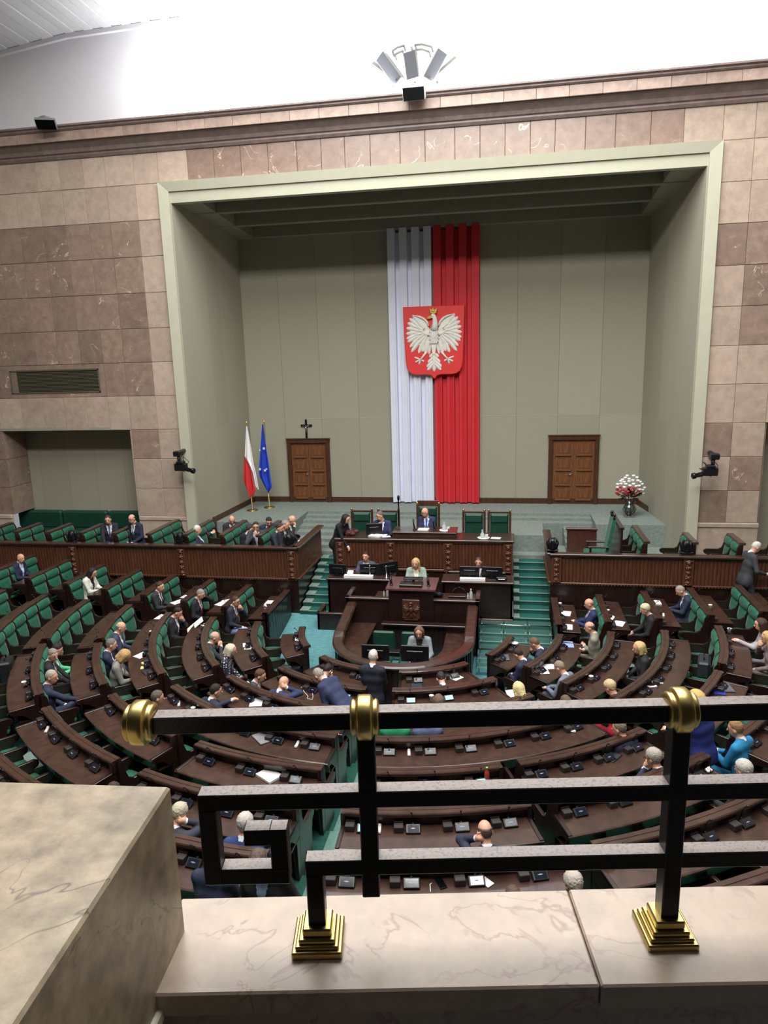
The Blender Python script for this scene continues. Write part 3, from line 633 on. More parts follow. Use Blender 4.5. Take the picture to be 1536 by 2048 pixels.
for k in range(46):
    a_ = random.uniform(0, 6.28); el = random.uniform(.1, 1.3); L_ = random.uniform(.3, .55); d = np.array([math.cos(a_)*math.cos(el), math.sin(a_)*math.cos(el), math.sin(el)]); o_ = np.array([vx, vy, SZ+.5]); sd = np.cross(d, [0, 0, 1]); sd /= np.linalg.norm(sd)+1e-6
    p0 = o_+d*.1; p1 = o_+d*L_*.7; p2 = o_+d*L_+np.array([0, 0, -.04]); w_ = .035
    mb.add([p0, p1+sd*w_, p2, p1-sd*w_], [(0, 1, 2, 3)], 0)
mb.build('foliage', DKLEAF, vs_)['kind'] = 'stuff'
WFL = mat('white_bloom', (240, 240, 238), .7, var=.05); RFL = mat('red_bloom', (200, 52, 66), .6, var=.25, scale=30)
def bloom_mesh(m_):
    mb = MB(); mb.ell((0, 0, 0), (.042, .042, .034), 8, 5)
    for k in range(6): g = k*1.047; mb.ell((.028*math.cos(g), .028*math.sin(g), .008), (.022, .022, .026), 6, 4)
    return mb.mesh('bloom', m_)
BW, BRd = bloom_mesh(WFL), bloom_mesh(RFL)
for bx_, by_, wh in [(660, 325, 1), (790, 325, 1), (862, 360, 1), (620, 365, 1), (700, 390, 1), (775, 420, 1), (565, 405, 1), (530, 435, 1), (595, 455, 1), (697, 440, 1), (880, 425, 1), (925, 450, 1), (463, 500, 1), (535, 490, 1), (630, 497, 1), (790, 495, 1), (962, 495, 1), (715, 528, 1), (835, 540, 1), (905, 530, 1), (462, 560, 1), (600, 558, 1), (1010, 570, 1), (915, 605, 1), (972, 615, 1), (980, 683, 1), (525, 560, 0), (705, 565, 0), (792, 570, 0), (455, 610, 0), (510, 640, 0), (570, 610, 0), (620, 628, 0), (672, 650, 0), (765, 630, 0), (900, 628, 0), (445, 680, 0), (478, 705, 0), (585, 680, 0), (645, 700, 0), (690, 705, 0), (780, 672, 0), (830, 705, 0), (940, 685, 0)]:
    rr_ = math.hypot((bx_-710)/300, (by_-520)/230); dep = math.sqrt(max(0, 1-min(1, rr_*rr_)))*.26
    p = PY(1190+bx_/10.24, 920+by_/10.24, vy-dep); o = inst('bloom', BW if wh else BRd, vs_, p); 
# ================================================================== wooden boxes beside the rostrum
def fluted(A, B, z0, z1, parent, m_=WOODF, pitch=.082, dep=.022, name='fluted_panel'):
    A = np.asarray(A, float); B = np.asarray(B, float); L = np.linalg.norm(B-A); t = (B-A)/L; nrm = np.array([t[1], -t[0]]); n = max(2, int(L/pitch)); mb = MB(); pts = []
    for k in range(n):
        for f, d in ((.0, 0), (.06, .012), (.3, dep), (.7, dep), (.94, .012)): pts.append(A+t*L*(k+f)/n+nrm*d)
    pts.append(B); N = len(pts)
    vs = [(p[0], p[1], z) for z in (z0, z1) for p in pts]; mb.add(vs, [[k, k+1, N+k+1, N+k] for k in range(N-1)])
    return mb.build(name, m_, parent)
def pilaster(x, y, z0, z1, parent, nrm=(0, -1), w_=.22):
    e = MB(); t = np.array([-nrm[1], nrm[0]]); c = np.array([x, y]); o = np.array(nrm)
    def P(u, d, z): q = c+t*u+o*d; return (q[0], q[1], z)
    def bx(u0, u1, d0, d1, a, b): e.add([P(u, d, z) for z in (a, b) for d in (d0, d1) for u in (u0, u1)], [(0, 2, 3, 1), (4, 5, 7, 6), (0, 1, 5, 4), (2, 6, 7, 3), (0, 4, 6, 2), (1, 3, 7, 5)])
    bx(-w_/2, w_/2, 0, .05, z0, z1)
    pil = e.build('pilaster', WOODF, parent); q = MB(); H = z1-z0
    for k in range(5):   # carved leaves and rosettes
        z = z0+H*(.12+.19*k); r = w_*(.30 if k % 2 else .24)
        for g in range(6):
            a_ = g*1.047+k*.4; p = P(math.cos(a_)*r*.62, .055, z+math.sin(a_)*r*.8); q.ell(p, (.03, .03, .035), 6, 4)
        q.ell(P(0, .065, z), (.04, .04, .045), 8, 5)
    q.tube([P(-.07, .06, z0+.03), P(.07, .06, z0+.03)], .03, 6); q.tube([P(-.07, .06, z1-.04), P(.07, .06, z1-.04)], .025, 6)
    q.build('carving', WOODF, pil)
def boxwall(name, segs, zt, zf, zm, zb, lab, pil):
    """segs: corner points of the box front; zt top, zf/zm flute band, zb bottom"""
    e = empty(name, (segs[0][0], segs[0][1], zb), lab, 'barrier')
    for A, B in zip(segs[:-1], segs[1:]):
        A = np.asarray(A, float); B = np.asarray(B, float); t = (B-A)/np.linalg.norm(B-A); nr = np.array([t[1], -t[0]])
        mb = MB(); mb.bar((*(A-nr*.04), (zt+zb)/2-.03), (*(B-nr*.04), (zt+zb)/2-.03), .07, zt-zb-.06); mb.build('core', WOODO, e)
        fluted(A, B, zm, zf, e)
        mb = MB(); mb.bar((*(A+nr*.0-t*.04), zt-.03), (*(B+nr*.0+t*.04), zt-.03), .2, .06, bev=.015); mb.bar((*(A+nr*.02), zt-.085), (*(B+nr*.02), zt-.085), .06, .05, bev=.01); mb.build('top_rail', WOODT, e)
        mb = MB(); mb.bar((*(A+nr*.02), zm-.02), (*(B+nr*.02), zm-.02), .06, .04, bev=.01); n = int(np.linalg.norm(B-A)/.07)
        for k in range(n): p = A+(B-A)*(k+.5)/n+nr*.05; mb.box(p[0]-.017, p[0]+.017, p[1]-.012, p[1]+.012, zm-.05, zm-.02)
        mb.build('bead_moulding', WOODF, e)
        mb = MB(); mb.bar((*A, (zm-.05+zb)/2), (*B, (zm-.05+zb)/2), .02, zm-.05-zb); mb.build('lower_panel', WOODO, e)
    for x, y, nr in pil: pilaster(x, y, zm, zf, e, nr)
    return e
boxwall('wooden_box_front', [(-13.6, 16.3), (-2.72, 16.3), (-2.72, 18.6)], 2.35, 2.26, 1.54, .3, 'fluted dark wood box front around the seated group of men', [(-8.77, 16.28, (0, -1)), (-5.75, 16.28, (0, -1)), (-2.84, 16.28, (0, -1)), (-11.7, 16.28, (0, -1))])
boxwall('wooden_box_front', [(3.42, 18.55), (3.42, 16.3), (12.6, 16.3)], 2.32, 2.23, 1.62, .3, 'fluted dark wood box front around the lone high-backed chair', [(3.54, 16.28, (0, -1)), (6.43, 16.28, (0, -1)), (9.4, 16.28, (0, -1))])
# the green runner strip seen between box and stairs
# carved finials standing on the rails
def finial_box(x, y, z, lab):
    e = MB(); e.box(x-.13, x+.13, y-.1, y+.1, z, z+.05, 0, .01); e.lathe([(.11, .05), (.12, .1), (.1, .2), (.11, .25), (.07, .3), (.02, .31)], (x, y, z), 10)
    for k in range(6): g = k*1.047; e.tube([(x+.1*math.cos(g), y+.1*math.sin(g), z+.06), (x+.13*math.cos(g), y+.13*math.sin(g), z+.18), (x+.1*math.cos(g), y+.1*math.sin(g), z+.3)], .02, 5)
    tag(e.build('carved_lantern', BLACK), lab, 'lantern', 'black carved lanterns on the box rails')
for px_, py_, lab in ((148, 1082, 'small black carved lantern on the box rail below the recess bench'), (365, 1085, 'small black carved lantern on the box rail by the white-haired reclining man'), (580, 1090, 'small black carved lantern at the corner of the box rail by the bearded man'), (1105, 1103, 'small black carved lantern at the stairway corner of the box rail'), (1376, 1110, 'small black carved lantern on the box rail behind the reading man')):
    p = PZ(px_, py_, 2.34); finial_box(float(p[0]), 16.42, 2.335, lab)
# ================================================================== presiding desk
pd = empty('presiding_desk', (.3, 17.5, 1.3), 'long fluted dark wood presiding desk with carved pilasters', 'desk')
mb = MB(); mb.box(-1.93, 2.53, 17.3, 17.36, .9, 2.28); mb.box(-1.93, -1.87, 17.3, 18.0, 1.55, 2.28); mb.box(2.47, 2.53, 17.3, 18.0, 1.55, 2.28); mb.build('carcass', WOODO, pd)
mb = MB(); mb.box(-1.98, 2.58, 17.22, 18.02, 2.28, 2.34, 0, .012); mb.box(-1.95, 2.55, 17.25, 17.4, 2.24, 2.28); mb.build('desk_top', WOODT, pd)
fluted((-1.93, 17.29), (2.53, 17.29), 1.58, 2.24, pd)
for x in (-1.84, -.52, .95, 2.44): pilaster(x, 17.28, 1.5, 2.25, pd)
mb = MB(); mb.box(-1.95, 2.55, 17.24, 17.3, 1.5, 1.56, 0, .01); mb.build('moulding', WOODF, pd)
mb = MB(); mb.box(-1.93, 2.53, 17.27, 17.3, .62, 1.5); mb.build('lower_panel', WOODO, pd)
mb = MB(); mb.box(-.47, 1.13, 17.36, 17.96, 2.34, 2.47, 0, .01); mb.box(-.49, 1.15, 17.33, 17.98, 2.47, 2.50, 0, .008)
for k in range(6): mb.box(-.42+k*.26, -.22+k*.26, 17.355, 17.36, 2.37, 2.45)
mb.build('raised_marshal_section', WOODT, pd)
mb = MB(); mb.box(.92, 1.16, 17.34, 17.9, 2.5, 2.515); mb.build('red_pad', mat('red_pad', (110, 26, 28), .6), pd)
for x0, x1 in ((-1.66, -.58), (1.0, 2.34)):   # green upholstered bench backs fixed under the desk for the secretaries
    mb = MB(); mb.box(x0, x1, 17.12, 17.26, 1.2, 1.52, 0, .03); mb.build('secretary_bench_back', GREEND, pd)
    mb = MB(); mb.box(x0-.04, x1+.04, 17.1, 17.28, 1.52, 1.56, 0, .01); mb.build('bench_ledge', WOODT, pd)
# high armchairs behind it
def armchair(x, y, z, lab, h=1.19, wd=.56, face=-1, tall=False, grp='green leather armchairs behind the presiding desk'):
    e = empty('presidium_chair', (x, y, z), lab, 'chair', grp)
    f = face
    mb = MB()
    for s_ in (-1, 1): mb.box(x+s_*wd/2-.03, x+s_*wd/2+.03, y+.02, y+.09, z, z+h, 0, .01)
    mb.box(x-wd/2, x+wd/2, y+.03, y+.08, z+h-.06, z+h+(.1 if tall else 0), 0, .01); mb.build('back_frame', WOODR, e)
    mb = MB(); mb.box(x-wd/2+.04, x+wd/2-.04, y-.02, y+.06, z+.5, z+h-.05, 0, .03); mb.box(x-wd/2+.06, x+wd/2-.06, y-.05, y, z+h-.3, z+h-.08, 0, .025); mb.build('backrest', GREEND, e)
    mb = MB(); mb.box(x-wd/2+.03, x+wd/2-.03, y-.5, y, z+.38, z+.48, 0, .03); mb.build('seat', GREEND, e)
    for s_ in (-1, 1):
        mb = MB(); mb.box(x+s_*wd/2-.035, x+s_*wd/2+.035, y-.48, y+.03, z+.62, z+.66, 0, .012); mb.box(x+s_*wd/2-.025, x+s_*wd/2+.025, y-.46, y-.41, z, z+.63); mb.build('armrest', WOODR, e)
        mb = MB(); mb.ell((x+s_*wd/2, y+.05, z+h+.02), (.035, .035, .04)); mb.build('finial', BRASS, e)
    return e
armchair(-1.52, 18.55, PZ0, 'empty green armchair behind the bending woman in black')
armchair(-.78, 18.55, PZ0, 'green armchair with the spectacled man in a navy suit')
armchair(.3, 18.6, PZ0, 'tallest armchair, holding the bald presiding man', 1.36, .58, tall=True)
armchair(1.53, 18.55, PZ0, 'empty green armchair beside the presiding chair, behind the water carafe')
armchair(2.2, 18.55, PZ0, 'empty green armchair at the end of the desk, beside the stairs')
# ceremonial staff
s0 = PY(797, 1056, 18.3); mb = MB(); sx = float(s0[0])
mb.lathe([(.09, 0), (.09, .03), (.03, .06), (.018, .1), (.018, .8), (.03, .82), (.018, .84), (.018, 1.2), (.03, 1.22), (.018, 1.24), (.02, 1.5), (.034, 1.53), (.034, 1.62), (.01, 1.65)], (sx, 18.4, PZ0), 10)
tag(mb.build('ceremonial_staff', BLACK), 'tall dark ceremonial staff standing beside the presiding chair', 'staff')
# ------------------------------------------------------------------ secretaries' desks, rostrum, stenographers' enclosure
def sdesk(x0, x1, lab, ex=None):
    e = empty('secretary_desk', ((x0+x1)/2, 16.3, .6), lab, 'desk')
    mb = MB(); mb.box(x0, x1, 16.2, 16.25, .5, 1.56); mb.box(x0, x0+.05, 16.2, 17.1, .5, 1.56); mb.box(x1-.05, x1, 16.2, 17.1, .5, 1.56); mb.build('front_panel', WOODO, e)
    mb = MB(); mb.box(x0-.03, x1+.03, 16.14, 16.75, 1.56, 1.61, 0, .012); mb.build('desk_top', WOODT, e)
    mb = MB(); mb.box(x0-.01, x1+.01, 16.16, 16.22, .62, .69, 0, .01); mb.build('skirting', WOODF, e)
    return e
sdesk(-1.93, -.32, 'dark wood secretary desk carrying three monitors and a telephone'); sdesk(.9, 2.55, 'dark wood secretary desk carrying two monitors and a printer tray')
ro = empty('speaker_rostrum', (.27, 15.3, .2), 'dark wood speaker rostrum with a carved eagle emblem', 'rostrum')
mb = MB(); mb.box(-.24, .78, 15.2, 15.9, .2, 1.69); mb.build('body', WOODO, ro)
mb = MB(); mb.add([(-.3, 15.12, 1.69), (.84, 15.12, 1.69), (.84, 15.95, 1.70), (-.3, 15.95, 1.70), (-.3, 15.12, 1.73), (.84, 15.12, 1.73), (.84, 15.95, 1.76), (-.3, 15.95, 1.76)], [(0, 1, 2, 3), (4, 7, 6, 5), (0, 4, 5, 1), (1, 5, 6, 2), (2, 6, 7, 3), (3, 7, 4, 0)]); mb.build('sloped_top', mat('rostrum_top', (98, 66, 62), .3, var=.1, coat=.3), ro)
mb = MB(); mb.box(-.24, .78, 15.9, 15.95, 1.6, 1.72); mb.build('back_lip', WOODO, ro)
mb = MB(); mb.box(.0, .52, 15.22, 15.5, 1.735, 1.80, 0, .01); mb.build('lectern_tray', WOODO, ro)
mb = MB(); mb.box(.05, .5, 15.52, 15.70, 1.82, 1.85, 0, .008); mb.tube([(.28, 15.6, 1.74), (.28, 15.6, 1.83)], .03, 8); mb.build('lectern_screen', BLACK, ro)
for x in (-.2, .66):
    mb = MB(); mb.lathe([(.04, 0), (.04, .015), (.02, .03)], (x, 15.36, 1.74), 10); mb.tube([(x, 15.36, 1.75), (x-.02, 15.40, 1.86), (x-.03, 15.46, 1.95)], [.028, .028, .022], 8); mb.ell((x-.03, 15.47, 1.97), (.03, .03, .03), 8, 5); mb.build('microphone', BLACK, ro)
# carved emblem on the rostrum front: crown, spread wings, tail
mb = MB(); ex, ez, ey = .27, 1.22, 15.19
mb.box(ex-.2, ex+.2, ey-.012, ey+.01, ez-.22, ez+.24, 0, .01)
for s_ in (1, -1):
    for k in range(6): lobe(mb, ex+s_*.04, ez+.02, (math.pi/2-s_*(math.pi/2))+s_*(.9-.32*k), .16-.006*k, .045, .035, ey-.012)
    lobe(mb, ex+s_*.03, ez-.06, -math.pi/2+s_*.6, .12, .05, .03, ey-.012)
mb.ell((ex, ey-.03, ez), (.045, .03, .07)); mb.ell((ex-.01, ey-.035, ez+.1), (.028, .025, .03)); mb.box(ex-.03, ex+.03, ey-.05, ey-.01, ez+.14, ez+.18, 0, .008); lobe(mb, ex, ez-.07, -math.pi/2, .13, .09, .035, ey-.012)
mb.box(ex-.16, ex+.16, ey-.03, ey-.005, ez-.245, ez-.225)
mb.build('carved_eagle', mat('carved_wood', (86, 52, 40), .35, var=.2, coat=.3), ro)
for x0, x1, nm in ((-1.25, -.24, 'side_wing'), (.78, 1.79, 'side_wing')):
    mb = MB(); mb.box(x0, x1, 15.25, 15.31, .2, 1.42); mb.box(x0 if x0 < 0 else x1-.06, x0+.06 if x0 < 0 else x1, 15.25, 15.95, .2, 1.42); sw = mb.build(nm, WOODO, ro)
    mb = MB(); mb.box(x0-.03, x1+.03, 15.2, 15.34, 1.42, 1.47, 0, .012); mb.box(x0-.03 if x0 < 0 else x1-.08, x0+.08 if x0 < 0 else x1+.03, 15.2, 15.98, 1.42, 1.47, 0, .012); mb.build('ledge', WOODT, sw)
for xa, xb in ((-.62, -.24), (.78, 1.74)): mb = MB(); mb.box(xa, xb, 15.3, 15.88, 1.36, 1.41, 0, .008); mb.build('side_shelf', WOODT, ro)
mb = MB(); mb.box(1.1, 1.5, 15.4, 15.55, 1.41, 1.5, 0, .006); mb.build('document_tray', WOODO, ro)
# U-shaped enclosure
en = empty('stenographer_enclosure', (XC, 13.8, WELL), 'curved dark wood enclosure with a scrolled rail in front of the rostrum', 'enclosure')
def upath(r, yc=13.97, y1=15.25):
    return [((XC-r, y1), (-1, 0)), ((XC-r, (y1+yc)/2), (-1, 0))]+[((XC-r*math.cos(R_(t)), yc-r*math.sin(R_(t))), (-math.cos(R_(t)), -math.sin(R_(t)))) for t in range(0, 181, 6)]+[((XC+r, (y1+yc)/2), (1, 0)), ((XC+r, y1), (1, 0))]
def sweep(path, prof, zf=None):
    mb = MB(); n = len(prof); vs = []
    for k, (p, o) in enumerate(path):
        dz = zf(k/(len(path)-1)) if zf else 0
        vs += [(p[0]+o[0]*a, p[1]+o[1]*a, z+dz) for a, z in prof]
    fs = [[k*n+j, k*n+(j+1) % n, (k+1)*n+(j+1) % n, (k+1)*n+j] for k in range(len(path)-1) for j in range(n)]+[list(range(n)), list(range((len(path)-1)*n, len(path)*n))[::-1]]
    mb.add(vs, fs); return mb
up = upath(1.38)
rise = lambda t: .3*max(0, (abs(t-.5)-.40)/.1)**1.5
sweep(up, [(0, WELL), (.05, WELL), (.05, .98), (0, .98)]).build('curved_wall', WOODO, en)
for k in range(0, 34):   # vertical ribs outside
    t = 10+k*160/33; a_ = R_(t); o_ = (-math.cos(a_), -math.sin(a_)); rb = MB(); c_ = (XC+o_[0]*1.44, 13.97+o_[1]*1.44); rb.bar((*c_, WELL), (*c_, .97), .03, .05, up=(o_[0], o_[1], 0)); rb.build('rib', WOODO, en)
sweep(up, [(-.1, .98), (-.11, 1.01), (-.08, 1.05), (.1, 1.05), (.13, 1.02), (.12, .98)], rise).build('scrolled_rail', WOODT, en)
sweep(up, [(-.55, .80), (-.55, .84), (0, .84), (0, .80)]).build('worktop', WOODT, en)
mb = MB(); mb.box(-.35, 1.6, 14.75, 14.95, .98, 1.03, 0, .01); mb.box(-.33, 1.58, 14.85, 14.95, .2, .98)
for k in range(8): mb.box(.75+k*.1, .82+k*.1, 14.83, 14.86, .4, .95)
mb.build('rear_bench_back', WOODO, en)
for x, lab in ((-.2, 'empty green office chair inside the curved enclosure'), (.42, 'green office chair of the stenographer')):
    e = empty('office_chair', (x, 14.1, WELL), lab, 'chair')
    b_ = MB(); b_.box(x-.24, x+.24, 14.18, 14.25, WELL+.5, WELL+.98, 0, .05); b_.build('backrest', GREEND, e)
    b_ = MB(); b_.box(x-.24, x+.24, 13.72, 14.2, WELL+.42, WELL+.5, 0, .03); b_.build('seat', GREEND, e)
    b_ = MB(); b_.tube([(x, 13.97, WELL+.06), (x, 13.97, WELL+.43)], .025, 8)
    for k in range(5): g = k*1.257; b_.tube([(x, 13.97, WELL+.08), (x+.24*math.cos(g), 13.97+.24*math.sin(g), WELL+.03)], .018, 5)
    b_.build('swivel_base', BLACK, e)
# low planter-like screen on the ramp
mb = MB(); mb.box(-2.05, -1.15, 15.55, 15.6, .25, .9); mb.box(-2.05, -2.0, 15.55, 16.2, .3, .9); sc = tag(mb.build('low_screen', WOODO), 'low dark screen on the turquoise ramp below the secretary desk', 'screen')
mb = MB(); mb.box(-2.08, -1.12, 15.53, 15.62, .9, .94, 0, .01); mb.box(-2.08, -1.98, 15.53, 16.2, .9, .94, 0, .01); mb.build('top_ledge', WOODT, sc)
mb = MB(); mb.box(-2.07, -1.13, 15.53, 15.55, .38, .44); mb.build('skirting', WOODF, sc)
# glass steps over the right-hand flight
gs = empty('glass_steps', (2.55, 15.6, .2), 'clear green glass steps on steel clips below the carpeted stairs', 'steps')
ny = 6
for k in range(ny):
    y1 = 16.2-k*.31; y0 = y1-.31; z = .66-k*.075
    s_ = MB(); s_.box(1.78, 3.45, y0, y1, .0, z-.12); s_.build('carpet_step', CARPET if k < 3 else CARPETB, gs)
    for j in range(3):
        xa = 1.8+j*.55; g_ = MB(); g_.box(xa+.01, xa+.54, y0-.02, y1-.005, z-.012, z, 0); gl = g_.build('glass_tread', GLASSG, gs)
        g_ = MB(); g_.box(xa+.01, xa+.54, y0-.03, y0-.02, z-.014, z+.002); g_.build('glass_edge', GLASSE, gl)
        for xx in (xa+.04, xa+.5):
            g_ = MB(); g_.tube([(xx, y0+.03, z-.12), (xx, y0+.03, z+.02)], .014, 6); g_.build('steel_clip', STEEL, gl)
        if k: 
            g_ = MB(); g_.box(xa+.01, xa+.54, y1-.004, y1+.004, z, z+.072); g_.build('glass_riser', GLASSG, gs)
for k, z in ((1, .62), (4, .4)):
    g_ = MB(); g_.tube([(1.78, 16.2-.31*k-.05, z+.06), (3.42, 16.2-.31*k-.05, z+.06)], .014, 8); g_.build('steel_rail', STEEL, gs)
# ------------------------------------------------------------------ loudspeakers, floodlight, cameras
def face_box(mb, p0, p1, wd, dep, tilt=0.): pass
for k, (a, b, wd, lab) in enumerate((((738, 103), (755, 158), .25, None), ((688, 140), (610, 60), .2, None))): pass
SPKW = mat('speaker_cabinet', (104, 104, 103), .5, var=.03)
def colspk(pt, pb, wd, lab, front, yawd, ya=18.0, yb=17.75, cd=.2):
    a_ = PY(700+pt[0]/5.908, 70+pt[1]/5.908, ya); b_ = PY(700+pb[0]/5.908, 70+pb[1]/5.908, yb)
    e = empty('column_loudspeaker', b_, lab, 'loudspeaker', 'column loudspeakers above the cornice')
    t = (a_-b_)/np.linalg.norm(a_-b_); n_ = np.array([math.sin(R_(yawd)), -math.cos(R_(yawd)), -.3]); n_ = n_-t*(n_@t); n_ /= np.linalg.norm(n_); u = np.cross(t, n_)
    mb = MB(); mb.bar(b_-n_*cd/2, a_-n_*cd/2, wd, cd, up=n_, bev=.01); mb.build('cabinet', SPKW, e)
    mb = MB(); mb.bar(b_+t*.012+n_*.002, a_-t*.012+n_*.002, wd-.03, .012, up=n_); mb.build('front_grille', PLASTG, e)
    mb = MB(); mb.bar(b_+t*.05+n_*.008, b_+t*.09+n_*.008, .05, .006, up=n_); mb.build('badge', BLACK, e)
    mb = MB(); m0 = (b_+a_)/2-n_*cd*.9; mb.tube([m0, np.array([m0[0], 18.46, m0[2]+.03])], .02, 6); mb.build('bracket', SPKW, e)
colspk((700, 192), (742, 520), .29, 'upright centre column loudspeaker of the fan above the cornice', 1, 0)
colspk((345, 245), (570, 555), .26, 'column loudspeaker fanned to one side, next to the centre one, over the white pleats', 1, -10)
colspk((1098, 190), (920, 530), .26, 'column loudspeaker fanned to one side, next to the centre one, over the red pleats', 1, 10)
colspk((240, 395), (535, 610), .26, 'outermost column loudspeaker of the fan, over the white pleats, seen edge-on', 1, -62, 18.25, 18.1, .12)
colspk((1290, 325), (1000, 580), .26, 'outermost column loudspeaker of the fan, over the red pleats, seen edge-on', 1, 62, 18.25, 18.1, .12)
for i_, (px1, py1, px2, py2) in enumerate(((540, 600, 548, 745), (1080, 545, 1085, 700))):
    a_ = PY(700+px1/5.908, 70+py1/5.908, 18.0); b_ = PY(700+px2/5.908, 70+py2/5.908, 18.1)
    mb = MB(); b_[2] = 12.78; mb.tube([b_, a_], .025, 8); mb.box(b_[0]-.1, b_[0]+.1, 18.05, 18.15, 12.78, 12.82); tag(mb.build('speaker_stand', SPKW), 'short white post under the outer loudspeaker over the %s pleats' % ('white', 'red')[i_], 'stand', 'loudspeaker stands')
arch = empty('speaker_arch_frame', PY(823, 100, 18.3), 'white curved bracket frame arching over the loudspeaker fan', 'bracket')
for arc in ([(500, 190), (560, 145), (635, 125)], [(530, 235), (580, 205), (620, 190)], [(770, 118), (850, 108), (965, 140)], [(770, 178), (850, 168), (935, 200)]):
    q_ = [PY(700+x/5.908, 70+y/5.908, 18.2) for x, y in arc]; mb = MB(); mb.tube([q_[0]+np.array([0, .26, 0])]+q_+[q_[-1]+np.array([0, .26, 0])], .025, 6); mb.build('arch_bar', SPKW, arch)
p = PY(823, 95, 18.3); mb = MB(); mb.tube([p, p+np.array([0, .2, 0])], .03, 6); mb.build('centre_bolt', SPKW, arch)
mp_ = PY(827, 188, 17.5); e = empty('stage_monitor_speaker', mp_, 'small black front-facing loudspeaker under the loudspeaker fan', 'loudspeaker')
mb = MB(); x, y, z = mp_; mb.T = Matrix.Translation(mp_) @ Matrix.Rotation(R_(28), 4, 'X'); mb.box(-.25, .25, .02, .3, -.14, .16, 0, .01); mb.build('cabinet', PLASTW, e)
mb = MB(); mb.T = Matrix.Translation(mp_) @ Matrix.Rotation(R_(28), 4, 'X'); mb.box(-.24, .24, 0, .03, -.13, .13); mb.build('front_grille', BLACK, e)
mb = MB(); mb.tube([mp_+np.array([0, .2, .1]), mp_+np.array([0, .3, .34])], .03, 6); mb.tube([mp_+np.array([-.08, .25, .27]), mp_+np.array([.08, .25, .27])], .014, 6); mb.tube([mp_+np.array([0, .25, .0]), (mp_[0], 17.85, 12.78)], .03, 6); mb.build('yoke', BLACK, e)
fp = PY(92, 247, 17.5); e = empty('floodlight', fp, 'black floodlight on a bracket arm above the cornice', 'floodlight')
mb = MB(); mb.T = Matrix.Translation(fp) @ Matrix.Rotation(R_(20), 4, 'Z') @ Matrix.Rotation(R_(-40), 4, 'X'); mb.box(-.24, .24, -.14, .14, -.05, .03, 0, .01); mb.lathe([(.2, .03), (.12, .12), (.05, .16)], (0, 0, 0), 8); mb.build('lamp_housing', mat('lamp_grey', (120, 120, 118), .5), e)
mb = MB(); mb.T = Matrix.Translation(fp) @ Matrix.Rotation(R_(20), 4, 'Z') @ Matrix.Rotation(R_(-40), 4, 'X'); mb.box(-.22, .22, -.125, .125, -.056, -.048); mb.build('lamp_glass', BLACKG, e)
br_ = PY(135, 250, 18.42); mb = MB(); mb.tube([fp+np.array([0, .1, .15]), (br_[0]-.1, 18.2, fp[2]+.0), (br_[0], 18.42, fp[2]-.02)], .025, 8); mb.box(br_[0]-.1, br_[0]+.1, 18.38, 18.46, fp[2]-.16, fp[2]+.18); mb.build('bracket_arm', STEEL, e)
def tvcam(px_, py_, s_, lab):
    c = PY(px_, py_, 17.75); e = empty('remote_camera', (c[0], c[1], c[2]-.2), lab, 'camera', 'remote television cameras on the niche frame')
    x, y, z = c
    mb = MB(); mb.box(x-.17, x+.17, y-.08, y+.08, z-.1, z+.1, 0, .02); mb.box(x-.1, x+.1, y-.1, y+.1, z+.08, z+.16, 0, .02); mb.build('camera_body', BLACK, e)
    mb = MB(); mb.lathe([(.05, 0), (.06, .05), (.055, .18), (.075, .2), (.075, .26), (.05, .27)], (x-s_*-.16, y-.02, z-.06), 12, axis=(s_, -.3, -.15)); mb.build('lens', BLACKG, e)
    mb = MB(); mb.tube([(x+s_*-.05, y, z+.12), (x+s_*-.08, y+.1, z+.3), (x+s_*-.1, y+.25, z+.38), (x+s_*-.1, YF-.05, z+.38)], [.04, .05, .05, .06], 8); mb.box(x+s_*-.1-.1, x+s_*-.1+.1, y-.02, y+.2, z+.28, z+.42, 0, .02); mb.build('mounting_arm', BLACK, e)
    mb = MB()
    for k in range(6): a_ = k*.9; mb.tube([(x+.12*math.cos(a_), y+.03, z+.1*math.sin(a_)), (x+.22*math.cos(a_+.5), y+.1, z+.05+.2*math.sin(a_+.4)), (x+.08*math.cos(a_+1), y+.08, z+.1+.22*math.sin(a_+1))], .009, 5)
    mb.build('cables', BLACK, e)
tvcam(362, 934, 1, 'black remote television camera by the niche frame on the recess side'); tvcam(1420, 943, -1, 'black remote television camera by the niche frame above the lone high-backed chair')
# ================================================================== gallery parapet and railing near the viewpoint
GD = np.array([.986, .1675, 0]); GN = np.array([-.1675, .986, 0]); G0 = CAM+np.array([-.383, 1.228, 0])
def G(s, off, z): return G0+GD*s+GN*off+np.array([0, 0, z])
PTOP = -1.2
pa = empty('marble_parapet', G(.3, 0, PTOP-.12), 'beige veined marble parapet slabs carrying the railing', 'parapet')
def gbox(mb, s0, s1, o0, o1, z0, z1, mi=0, bev=0.):
    o = mb.T; p = G(0, 0, 0)
    mb.T = Matrix(((GD[0], GN[0], 0, p[0]), (GD[1], GN[1], 0, p[1]), (0, 0, 1, p[2]), (0, 0, 0, 1))); mb.box(s0, s1, o0, o1, z0, z1, mi, bev); mb.T = o; return mb
for s0, s1, dz in ((-.33, .555, 0), (.557, 1.55, .002), (1.552, 2.5, 0), (-.75, -.332, 0)): gbox(MB(), s0, s1, -.125 if s0 != .557 else -.128, .13, PTOP-.055, PTOP+dz, 0, .004).build('parapet_slab', ST_P, pa)
gbox(MB(), -.75, 2.5, -.10, .12, PTOP-.9, PTOP-.055).build('parapet_core', ST_P, pa)
mb = MB(); pc = [(-.63+.0, .60), (-.68, 1.21), (-1.6, 1.135), (-1.6, .60)]
mb.prism([(CAM[0]+x, CAM[1]+y) for x, y in pc], CAM[2]-2.1, CAM[2]-.85, 'xy', 0, .006)
